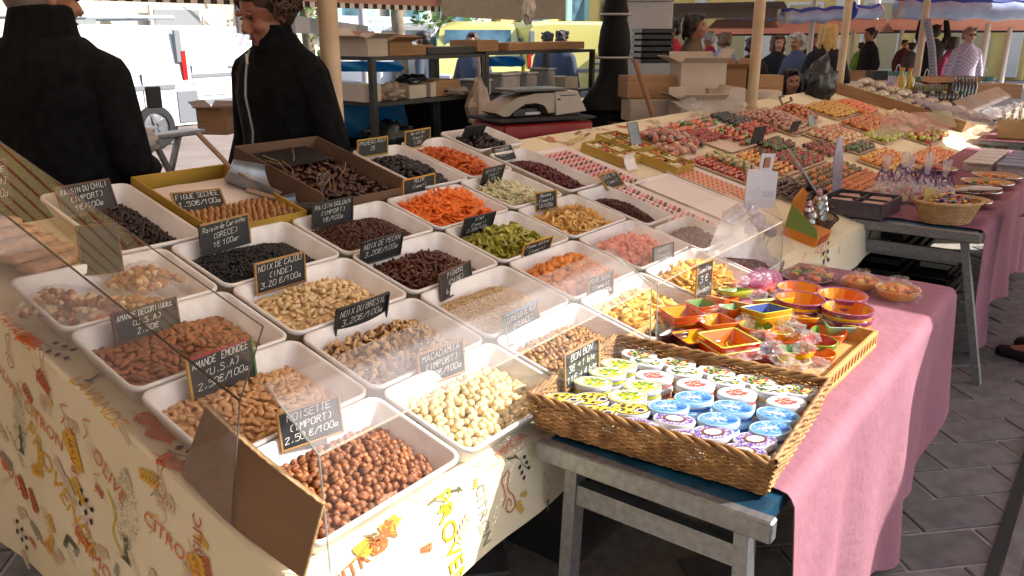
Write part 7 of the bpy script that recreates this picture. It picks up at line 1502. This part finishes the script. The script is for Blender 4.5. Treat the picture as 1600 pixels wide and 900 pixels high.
def person(p, rz, label, H=1.72, top='#222222', legs='#20222a', hair='#1d1512', hairlen=0, skin=SKIN, arms=None, look=0, nod=0, sit=False, group=None, vox=.014, bulk=1.0, grey=False, topmat=None, extra=None, drop=0.0, sh=1.0):
    s = H / 1.74; M = Matrix.Translation(Vector(p)) @ Matrix.Rotation(rz, 4, 'Z') @ Matrix.Scale(s, 4); t = thing('person', M, label, 'person', group)
    HM = Matrix.Translation((0, -.015 - drop * .6, 1.615 - drop)) @ Matrix.Rotation(look, 4, 'Z') @ Matrix.Rotation(nod, 4, 'X'); b = MB(); head_geo(b, HM, vox < .008)
    capsule(b, (0, .01, 1.44), (0, -.005, 1.57), .055, .052)
    b_ = bulk; loft(b, [(.86, .12, .08, 0, .01), (.95, .155, .105, 0, .01), (1.05, .13, .095, 0, 0), (1.15, .128, .092, 0, 0), (1.3, .155, .105, 0, 0), (1.40, .155, .095, 0, .01), (1.46, .08, .06, 0, .01)])
    arms = arms or {}; AR = {}
    for sd in (-1, 1):
        el_, wr = arms.get(sd, ((sd * .235, .03, 1.13), (sd * .245, -.05, .88))); AR[sd] = ((sd * .150 * b_, .005, 1.375), el_, wr); capsule(b, (sd * .03, .01, 1.45), AR[sd][0], .045, .044)
        capsule(b, AR[sd][0], el_, .046, .038); capsule(b, el_, wr, .037, .026); hand_geo(b, wr, Vector(wr) - Vector(el_), -sd)
    K = {}
    for sd in (-1, 1):
        if sit: hip, kn, an = (sd * .09, 0, .90), (sd * .12, -.42, .86), (sd * .12, -.44, .44)
        else: hip, kn, an = (sd * .085, 0, .90), (sd * .095, -.01, .49), (sd * .10, .02, .09)
        K[sd] = (hip, kn, an); capsule(b, hip, kn, .078, .052); capsule(b, kn, an, .05, .036); capsule(b, an, (an[0], an[1] - .13, an[2] - .04), .036, .03)
    remeshed(b, 'body', skin, t, vox)
    c = MB(); g = .016
    loft(c, [(.84, .14 * b_, .10 * sh, 0, .01), (.93, .175 * b_, .125 * sh, 0, .01), (1.05, .165 * b_, .12 * sh, 0, 0), (1.15, .16 * b_, .118 * sh, 0, 0), (1.3, .178 * b_, .125 * sh, 0, 0), (1.39, .175 * b_, .112 * sh, 0, .01), (1.44, .135 * b_, .095 * sh, 0, .012), (1.475, .09 * b_, .08, 0, .01), (1.52, .072, .07, 0, .002)])
    for sd in (-1, 1): capsule(c, (sd * .035, .012, 1.465), (AR[sd][0][0] * .93, .008, 1.385), .050, .058 + .006 * b_); capsule(c, AR[sd][0], AR[sd][1], .046 + g + .006 * b_, .042 + g); w_ = Vector(AR[sd][1]).lerp(Vector(AR[sd][2]), .92); capsule(c, AR[sd][1], w_, .04 + g, .03 + g)
    remeshed(c, 'jacket', topmat or mat('cloth_' + top.strip('#'), top, rough=.9, scale=6, bump=.5, bscale=9), t, vox * 1.1, 8 if vox < .01 else 2)
    c = MB(); loft(c, [(.80, .15, .10, 0, .01), (.9, .165, .115, 0, .01), (1.0, .15, .105, 0, 0)])
    for sd in (-1, 1): capsule(c, K[sd][0], K[sd][1], .09, .066); capsule(c, K[sd][1], K[sd][2], .064, .05)
    remeshed(c, 'trousers', mat('cloth_' + legs.strip('#'), legs, rough=.9, scale=6, bump=.4, bscale=9), t, vox * 1.2, 1)
    for sd in (-1, 1): a_ = K[sd][2]; c = MB(); capsule(c, (a_[0], a_[1] + .02, a_[2] - .035), (a_[0], a_[1] - .15, a_[2] - .05), .045, .04); c.build('shoe', [BLACKP], t)
    hm = mat('hair_' + hair.strip('#'), hair, rough=.6, scale=60, bump=.8, bscale=120); c = MB(); r = random.Random(hash_str(label))
    ell(c, (0, .022, .045), (.083, .095, .086), HM, 14); ell(c, (0, .05, .0), (.078, .07, .075), HM, 12)
    for k in range(14 + 26 * (hairlen > 0)):
        a = math.pi * r.uniform(-.15, 1.15); z = r.uniform(-.03, .10); ell(c, (.078 * math.cos(a) , .02 + .085 * math.sin(a), z), (.024, .024, .03), HM, 6)
        if hairlen > 0:
            z1 = z - hairlen * r.uniform(.6, 1); c.tube([(.078 * math.cos(a), .02 + .08 * math.sin(a), z), (.092 * math.cos(a), .02 + .092 * math.sin(a), (z + z1) / 2), (.080 * math.cos(a), .02 + .085 * math.sin(a), z1)], [.022, .024, .012], 6, M=HM)
    for k in range(8): ell(c, (r.uniform(-.055, .055), r.uniform(-.072, -.05), .085 + r.uniform(-.005, .02)), (.024, .02, .016), HM, 6)
    remeshed(c, 'hair', hm, t, max(.009, vox * .7), 1)
    em = mat('eye_dark', '#15100e', rough=.2)
    for sd in (-1, 1): c = MB(); ell(c, (sd * .028, -.077, .012), (.010, .006, .0045), HM, 8); c.build('eye', [em], t); c = MB(); c.tube([(sd * .014, -.0835, .034), (sd * .030, -.0815, .039), (sd * .045, -.072, .034)], [.0025, .0032, .0018], 5, M=HM); c.build('eyebrow', [hm], t)
    c = MB(); ell(c, (0, -.084, -.058), (.020, .0055, .0045), HM, 10); c.build('lips', [mat('lips', '#7d463c', rough=.5)], t)
    return t, HM
def stand(px, ytop, d, face, label, **k):
    """feet on the ground below the spot; face = compass angle (radians) the chest points to"""
    p = atD(px, ytop, d); base = k.pop('base', 0.0); return person((p.x, p.y, base), face + math.pi / 2, label, H=p.z - base, **k)
TOC = math.atan2(-.6, -.8)      # back toward the aisle viewer
fwd = {s: ((s * .22, -.02, 1.14), (s * .13, -.26, 1.08)) for s in (-1, 1)}
# the two stallholders
wp_ = atD(428, 40, 3.15); WF = TOC + -1.0
t, HM = person((wp_.x + .0, wp_.y, -.02 + .0), TOC - .62 + math.pi / 2, 'woman with short curly hair in a black zipped jacket looking down behind the stall', H=1.86, top='#0a0a0b', legs='#0d0d10', hair='#35231a', look=-.08, nod=.34, vox=.006, bulk=1.16, drop=.035, skin=mat('skin_warm', '#8a5846', '#9a6552', rough=.5, scale=20, sss=.15, bump=.1, bscale=120), topmat=BLACKC,
               arms={-1: ((-.25, .03, 1.13), (-.24, -.08, .90)), 1: ((.25, .03, 1.12), (.23, -.06, .90))})
c = MB(); r = random.Random(4)
for k in range(420):
    a = r.uniform(0, 6.28); e = r.uniform(-.35, 1.0); q = Vector((math.cos(a) * math.cos(e * 1.45), math.sin(a) * math.cos(e * 1.45), math.sin(e * 1.45)))
    if q.y < -.35 and q.z < .60: continue
    c0 = Vector((q.x * .106, .026 + q.y * .118, .048 + q.z * .108)); u = q.orthogonal().normalized(); v = q.cross(u); R_ = r.uniform(.012, .023); ph = r.uniform(0, 6)
    c.tube([c0 + (u * math.cos(ph + s_) + v * math.sin(ph + s_)) * R_ + q * .007 * s_ / 2 for s_ in (0, .9, 1.8, 2.7, 3.6, 4.5, 5.4)], [.0035, .005, .0055, .0055, .005, .004, .002], 5, M=HM)
c.build('curls', [mat('curly_hair', '#4a3223', '#2a1a11', rough=.5, scale=60, rnd=.1)], t, angle=80, kind='stuff')
ZP = mat('zip_metal', '#85868a', rough=.4, metal=.7); c = MB(); c.tube([(-.010, -.108, 1.462), (-.006, -.124, 1.43), (.004, -.146, 1.36), (.0, -.150, 1.3), (.014, -.143, 1.18), (-.008, -.142, 1.05), (0, -.146, .93)], .0042, 6); c.build('zip', [ZP], t); MB().box((.012, -.140, 1.43), (.007, .006, .035)).build('zip_pull', [mat('zip_pull', '#b8b4b0', rough=.4)], t)
c = MB(); loft(c, [(1.46, .085, .082, 0, -.002), (1.545, .072, .068, 0, -.012)]); c.build('collar', [BLACKC], t)
p = atD(66, 30, 2.62)
t, HM = person((p.x, p.y, 0), TOC + math.pi - .35 + math.pi / 2, 'man with grey hair in a thick black coat seen from behind at the left', H=1.86, top='#08080a', legs='#0d0d10', hair='#6c625a', look=-.3, nod=.15, vox=.009, bulk=1.5, drop=.02, sh=1.25, topmat=BLACKC,
               arms={-1: ((-.30, .02, 1.12), (-.10, -.24, 1.06)), 1: ((.33, .03, 1.13), (.12, -.26, 1.08))})
c = MB(); loft(c, [(1.40, .15, .12, 0, .01), (1.50, .105, .10, 0, .01), (1.575, .088, .085, 0, .0), (1.58, .07, .07, 0, 0)]); remeshed(c, 'collar', BLACKC, t, .01, 2)
c = MB(); loft(c, [(.70, .30, .19, 0, .02), (.9, .27, .17, 0, .02), (1.15, .27, .165, 0, .01), (1.30, .275, .155, 0, .01), (1.38, .255, .14, 0, .01), (1.44, .20, .12, 0, .01), (1.49, .13, .10, 0, .01)]); remeshed(c, 'coat_back', BLACKC, t, .014, 6)
# people farther off
L_ = TOC; BK = TOC + math.pi
stand(1051, 28, 9.2, TOC + 1.3 - 2.4, 'man in a bright red shirt bending over goods by the cabinet', top='#a8181c', hair='#17110e', arms=fwd)
stand(1087, 20, 7.6, TOC + 1.1, 'man with long dark hair in a tan jacket behind the cartons', top='#5b4a3a', hair='#1d130e', hairlen=.10)
stand(1110, 50, 12.2, TOC - 1.4, 'person in a crimson jacket with grey hair among the shoppers', top='#a8203a', hair='#b0aaa4', nod=.4)
stand(1132, 50, 10.8, BK + .3, 'woman in a pale blue grey sweater seen from behind', top='#7d8a96', hair='#6d5138', hairlen=.05)
stand(1176, 58, 9.4, BK, 'person in a dark jacket half hidden by the second pole', top='#17171a', hair='#2a221c')
stand(1217, 54, 10.2, TOC, 'woman with brown hair in a black top facing the viewer', top='#121214', hair='#5a4030', hairlen=.10, skin=SKIN2, arms=fwd)
stand(1248, 50, 9.7, TOC - 1.1, 'grey haired man in a slate blue jacket leaning toward the jars', top='#414c66', hair='#a8a29c', nod=.2, arms=fwd)
stand(1272, 54, 15, TOC, 'man in a dark jacket over an orange shirt farther back', top='#2a2526', hair='#5c4a3c')
stand(1296, 37, 8.9, BK - .2, 'woman with long blonde hair in a black jacket seen from behind', top='#101012', hair='#b8955a', hairlen=.20)
p = atD(1238, 107, 7.4); person((p.x, p.y, p.z - 1.74), TOC + math.pi / 2, 'seated woman with long dark curly hair smiling behind the stall', H=1.74, top='#4c463c', hair='#140e0c', hairlen=.20, sit=True, vox=.010)
bundle(MF((lambda q: (q.x, q.y, q.z))(atD(1278, 165, 7.2))), .15, .12, .22, 'black leather jacket hung over a chair beside the seated woman', mat('black_leather', '#0f1012', '#191a1d', rough=.35, scale=12, bump=3, bscale=14), 9, 'jacket', 'leather_jacket')
stand(1362, 43, 13.5, TOC - 1.4, 'man in a long black coat at the crossing stall', top='#0e0e10', hair='#241b16')
stand(1347, 66, 19, BK, 'person in a bright green shirt far behind', top='#5f9a3a', hair='#3a2a20')
stand(1415, 62, 19, TOC, 'person in a dark red jacket far between the poles', top='#4a1a22', hair='#1c1614')
stand(1426, 66, 17, BK, 'person in a grey jacket beside the patterned roll', top='#3c3a3c', hair='#241d1a')
stand(1463, 38, 13.2, BK, 'person in dark clothes reaching up under the far awning', top='#161417', hair='#181312', arms={-1: ((-.24, -.05, 1.55), (-.2, -.1, 1.80)), 1: ((.24, -.05, 1.55), (.2, -.1, 1.80))})
stand(1489, 57, 12.4, BK + .5, 'woman in a magenta sweater holding one arm out', top='#8a2c4e', hair='#201614', hairlen=.1, arms={-1: ((-.33, -.05, 1.38), (-.52, -.15, 1.45)), 1: ((.24, .02, 1.13), (.22, -.1, .92))})
CKS = checks('checked_shirt', '#b8b0c0', '#8f88a4', 34, 34); t, HM = stand(1517, 42, 11.6, TOC, 'man in a pale checked shirt and sunglasses at the far stall', top='#b8b0c0', hair='#7a6a5a', skin=SKIN2, topmat=CKS)
c = MB(); 
for s_ in (-1, 1): ell(c, (s_ * .03, -.092, .012), (.024, .006, .014), HM, 10)
c.tube([(-.075, -.02, .02), (-.055, -.088, .018), (.055, -.088, .018), (.075, -.02, .02)], .003, 5, M=HM); c.build('sunglasses', [BLACKP], t)
for px, y, d, lab in ((661, 48, 10.5, 'dark haired passer-by behind the left shelf'), (738, 50, 9.5, 'brown haired passer-by behind the shelf joint'), (855, 49, 11.5, 'passer-by in front of the open yellow van'), (879, 47, 10.5, 'dark haired passer-by left of the lamp post')): stand(px, y, d, BK + px, lab, top='#3d4450', hair='#231a16')
p = atZ(1622, 560, 0.02); person((p.x, p.y, 0), TOC + math.pi + .6 + math.pi / 2, 'person in black cut off by the right edge of the view', H=1.7, top='#0b0b0d', legs='#0c0c0f', hair='#201816', arms={-1: ((-.28, .02, 1.12), (-.2, -.2, 1.0)), 1: ((.26, .03, 1.13), (.24, -.05, .9))})
# ================================================================ the far end of the stalls
# sachet display on the sloping board
sb = thing('sachet_tray', MS(7.7, .80, 0), 'long shallow cardboard tray edge in front of the nut sachets', 'tray'); MB().box((-.42, 0, .05), (.012, 1.15, .10)).build('front_edge', [CARD], sb); MB().box((.42, 0, .05), (.012, 1.15, .10)).build('back_edge', [CARD], sb); MB().box((0, -.57, .05), (.83, .012, .10)).build('side_edge', [CARD], sb); MB().box((0, 0, .005), (.83, 1.13, .01)).build('bottom', [CARD], sb)
SAC = [mat('sachet_content_' + str(k), a, b, rough=.5, scale=50, lo=.45, hi=.55) for k, (a, b) in enumerate((('#7d8040', '#b5a878'), ('#9a7a4c', '#d0bf9c'), ('#8a6650', '#c9b4a0'), ('#b0a488', '#d8d0bc')))]
for j in range(9):
    for i in range(5):
        c = SAC[(0 if i < 2 else 1 + (i + j) % 3)]; M = MS(7.35 + i * .17, .29 + j * .125, .05 + .03 * (i > 2), .1 * math.sin(i * 3 + j)) @ Matrix.Rotation(.2 * math.sin(j * 5 + i), 4, 'X')
        t = thing('sachet', M, 'clear sachet of nuts lying in the long cardboard tray', 'sachet', 'nut sachets in the cardboard tray'); vs, fs = rough_blob(.07, .05, .028, .12, 2, i + j, 12, 8); MB().add([v + Vector((0, 0, .02)) for v in vs], fs).build('contents', [c], t); vs, fs = rough_blob(.078, .058, .032, .2, 3, i * j, 14, 9); MB().add([v + Vector((0, 0, .022)) for v in vs], fs).build('cellophane', [CELLO], t, angle=12)
LAV = mat('lavender_sachet', '#8b8494', '#b5aeb8', rough=.35, scale=40, bump=.5)
for k in range(10):
    p = atZ(1405 + 14 * k, 150 + 3.5 * k, 1.0); t = thing('lavender_pouch', MF((p.x, p.y, .98), .6), 'long grey violet pouch in clear film, ' + ('first', 'second', 'third', 'fourth', 'fifth', 'sixth', 'seventh', 'eighth', 'ninth', 'tenth')[k] + ' from the sachet tray', 'pouch', 'long pouches in clear film'); MB().add(*rough_blob(.24, .05, .04, .15, 2, k, 16, 8)).build('pouch', [LAV], t)
def table_block(px0, px1, d, ztop, wdepth, label, m, hem=.15, name='market_table', cat='table'):
    A, B = atD(px0, 60, d), atD(px1, 60, d); A.z = B.z = 0; v = B - A; L = v.length; a = math.atan2(v.y, v.x); t = thing(name, MF(tuple(A), a), label, cat)
    MB().box((L / 2, wdepth / 2, ztop - .015), (L, wdepth, .03)).build('table_top', [METAL], t)
    MB().sheet(lambda u, w_: Vector((-.01 + (L + .02) * u, -.012 - .02 * math.sin(u * L * 14) * max(0, w_ - .3) if w_ > .3 else wdepth * (1 - w_ / .3) - .012, ztop + .004 if w_ <= .3 else ztop + .004 - (ztop - hem) * (w_ - .3) / .7)), int(L * 14), 16, .003).build('cloth', [m], t, angle=70)
    for x in (.1, L - .1):
        for y in (.08, wdepth - .08): MB().box((x, y, (ztop - .03) / 2), (.035, .035, ztop - .03)).build('leg', [METAL], t)
    return t, A, a, L
WHC = mat('pale_blue_white_cloth', '#bcc4d0', '#cdd3da', rough=.8, scale=3); BRC = mat('brown_cloth', '#5c4632', '#6b5340', rough=.85, scale=4)
def T_at(px, d, z): q = atD(px, 60, d); return (q.x, q.y, z)
t1 = table_block(1185, 1335, 9.6, .93, .7, 'brown covered table of little jars behind the seated woman', BRC)
t2 = table_block(1340, 1475, 10.4, .96, .8, 'white covered table left of the big oil bottles', WHC)
t3 = table_block(1455, 1660, 9.6, .93, .9, 'long white covered table under the black crates', WHC)
t4 = table_block(1240, 1400, 12.6, .92, .8, 'far table with books and red white cloth', WHC)
JC = ['#8a2a1c', '#b88a2c', '#5a6a2c', '#2c2420', '#b0662c', '#c9b89a', '#7a1c24']
def jar(p, r, h, c, label, group, lidc='#b9a24a', name='jar', cat='jar'):
    key = (name, round(r, 3), round(h, 3), c)
    if key not in _tc:
        _tc[key] = (MB().lathe([(0, 0), (r, 0), (r * 1.02, h * .1), (r, h * .72), (r * .8, h * .82), (0, h * .82)], 12).mesh(name + '_body', [mat('jar_' + c.strip('#'), c, rough=.15, coat=.5)], angle=60), MB().lathe([(r * .85, h * .82), (r * .85, h), (0, h)], 12).mesh('lid', [mat('lid_' + lidc.strip('#'), lidc, rough=.35, metal=.3)]))
    t = thing(name, p, label, cat, group); link(name + '_body', _tc[key][0], t); link('lid', _tc[key][1], t)
for k in range(34):
    for j in range(2): x = T_at(1190 + k * 4.2, 9.75 + j * .2, .938); jar(x, .028, .08, JC[(k * 3 + j) % 7], 'small coloured jar in the rows on the brown table', 'little jars on the brown table', ('#c9c2b0', '#a8322c', '#b9a24a')[k % 3])
for k in range(16): jar(T_at(1252 + k * 5.2, 8.9, .86), .033, .15, JC[(k * 2 + 3) % 7], 'tall glass bottle on the table beside the third pole', 'tall bottles beside the third pole', '#2a2a2a', 'bottle', 'bottle')
ts_ = table_block(1235, 1345, 8.8, .855, .5, 'low brown table carrying the tall bottles', BRC)
def bottle(p, r, h, c, label, capc='#b8781c', mt=None, group=None):
    t = thing('bottle', p, label, 'bottle', group); MB().lathe([(0, 0), (r, 0), (r, h * .6), (r * .35, h * .8), (r * .3, h * .95), (0, h * .95)], 14).build('glass', [mt or mat('glass_' + c.strip('#'), c, rough=.08, coat=.6)], t); MB().lathe([(r * .45, h * .90), (r * .45, h), (0, h)], 12).build('stopper', [mat('stopper_' + capc.strip('#'), capc, rough=.5)], t)
bottle(T_at(1417, 8.4, .96), .055, .30, '#a08a1c', 'large square bottle of golden oil, left of the pair'); bottle(T_at(1430, 8.45, .96), .055, .29, '#a8921e', 'large bottle of golden oil, right of the pair')
cn = thing('folded_sign', T_at(1405, 8.3, .95), 'pinkish folded card sign beside the golden bottles', 'sign'); MB().prism([(-.06, 0), (.06, 0), (.05, .22)], 0, .01, M=Matrix.Rotation(math.pi / 2, 4, 'X') ).build('card', [mat('pink_card', '#b58a86', rough=.7)], cn, M=Matrix.Rotation(-.9, 4, 'Z'))
tt = table_block(1395, 1560, 8.2, .955, .6, 'table carrying the golden oil bottles and black jars', BRC, .5)
for k in range(15): jar(T_at(1424 + k * 6.4, 7.95, .962), .03, .085, ('#1c1814', '#3a3a1c', '#241a16')[k % 3], 'dark jar with a pale lid in the row below the oil bottles', 'dark jars in the row', ('#1d1b1a', '#b8a878')[k % 2])
for k in range(10): jar(T_at(1443 + k * 5, 8.35, .962), .03, .13, ('#4a4a24', '#6a6030')[k % 2], 'olive green jar beside the golden oil bottles', 'olive green jars', '#8a8070')
for k in range(7): bottle(T_at(1503 + k * 5.5, 8.1, .962), .026, .22, '#141214', 'black bottle with a frosted top in the dense group', '#9a958c', group='black bottles in the dense group')
for k, (px, d, z, lab) in enumerate(((1487, 9.75, .94, 'black produce crate left of the pair on the white table'), (1515, 9.75, .94, 'black produce crate right of the pair on the white table'))):
    p = T_at(px, d, z); black_crate2(p, -.9, .26, .2, .16, lab); MB().box((0, 0, 0), (.09, .004, .035)).build('crate_label', [WHITE], None, MF((p[0] - .075, p[1] - .06, z + .05), -.9), label='small white label on the ' + lab.split(' on')[0], cat='label')
def pail(px, d, z, lab):
    t = thing('striped_basket', T_at(px, d, z), lab, 'basket'); g = MB(); n = 18
    for k in range(n): a = 2 * math.pi * k / n; g.box((.105 * math.cos(a), .105 * math.sin(a), .06), (.006, .022, .12), rz=a)
    g.build('upright_strips', [WHITE], t, kind='stuff'); MB().lathe([(.1, 0), (.1, .02), (.0, .02)], 18).lathe([(.11, .10), (.118, .11), (.118, .145), (.11, .15), (.10, .12)], 18).build('green_rim', [mat('teal_green', '#3f7f6a', rough=.5)], t); MB().tube([(.11 * math.cos(q), 0, .14 + .10 * math.sin(q)) for q in [math.pi * k / 12 for k in range(13)]], .005, 5).build('handle', [WHITE], t)
pail(1456, 9.9, .94, 'white strip basket with a green rim left of the black crates'); pail(1550, 9.9, .94, 'white strip basket with a green rim before the checked shirt'); pail(1410, 10.6, .97, 'small white strip basket on the left white table')
for k, (px, d, z, w_, h, lab) in enumerate(((1345, 12.4, .5, .9, .55, 'brown carton wall under the far awning at the left'), (1380, 11.5, .97, .25, .12, 'dark crate on the left white table'), (1492, 8.6, .96, .4, .12, 'open pale wooden box behind the black bottles'), (1560, 8.3, .96, .5, .14, 'tan carton at the right of the black bottles'))): carton(MF(T_at(px, d, z), -.9), w_, .3, h, lab, CARD if k != 1 else BLACKP, k == 2)
pk = bundle(MF(T_at(1355, 7.9, .93)), .16, .08, .05, 'dusty pink cloth bundle in front of the bottle table', mat('pink_bundle', '#9a5a5c', '#ae6a6c', rough=.8, scale=8), 12, 'bundle', 'cloth_bundle')
# third side table with boxes of flat packets
t5 = thing('side_table', (6.85, -.62, 0), 'third table in the row with a pale pink cloth', 'table'); MB().box((2.6, .32, .76), (5.2, .64, .03)).build('table_top', [METAL], t5); MB().sheet(lambda u, v: Vector((5.24 * u - .02, (.66 * (1 - v / .4)) if v < .4 else -.01 - .03 * math.sin(u * 60) * (v - .4), .78 if v < .4 else .78 - .5 * (v - .4) / .6)), 90, 12, .003).build('cloth', [PINK], t5, angle=70)
for x in (.1, 2.6, 5.1): MB().box((x, .1, .37), (.04, .04, .74)).box((x, .55, .37), (.04, .04, .74)).build('leg', [METAL], t5)
PKT = [mat('packet_' + str(k), c, '#c9c2b4', rough=.4, scale=30) for k, c in enumerate(('#8a8a70', '#a09a8c', '#6f7a68', '#9a8a9a'))]
for k, (x, y, w_, d_, lab) in enumerate(((7.15, -.33, .32, .5, 'tan carton packed with flat packets, nearest on the third table'), (7.75, -.33, .40, .5, 'tan carton packed with flat packets, second on the third table'), (8.5, -.3, .5, .5, 'tan carton packed with flat packets, third on the third table'), (9.4, -.3, .6, .5, 'tan carton packed with flat packets, fourth on the third table'), (10.4, -.3, .6, .5, 'tan carton packed with flat packets, farthest on the third table'))):
    t = thing('packet_carton', (x, y, .786), lab, 'carton', 'cartons of flat packets on the third table'); MB().box((0, 0, .07), (w_, d_, .14), b=.004).build('box_body', [mat('tan_board', '#a5885a', '#b39768', rough=.8, scale=4)], t)
    for j in range(9): MB().box((0, -d_ / 2 + .03 + j * d_ / 9.2, .165), (w_ * .92, .012, .06), M=Matrix.Rotation(.0, 4, 'X')).build('flat_packet', [PKT[j % 4]], t)
for k in range(5): bottle((7.9 + .1 * k, -.16 - .06 * k, .93), .022, .15, '#b8c0c4', 'small clear bottle with a black cap lying among the packets', '#101010', group='small black capped bottles')
for k in range(6): crumple((7.3 + .3 * k, .02 - .05 * k, .95), .1, .07, .05, 'crumpled clear film over the packets of the third table', seed=80 + k, group='clear film over the third table')
gp = thing('acrylic_guard', (6.3, -.02, .78), 'bright clear acrylic guard standing along the far half of the main stall', 'sneeze guard', 'acrylic sneeze guards'); MB().sheet(lambda u, v: Vector((2.3 * u, .05 * v, .02 + .22 * v)), 1, 1, .003).build('front_panel', [GLASS], gp); MB().sheet(lambda u, v: Vector((2.3 * u, .05 + .14 * v, .241 + .09 * v)), 1, 1, .003).build('upper_panel', [GLASS_HAZE], gp)
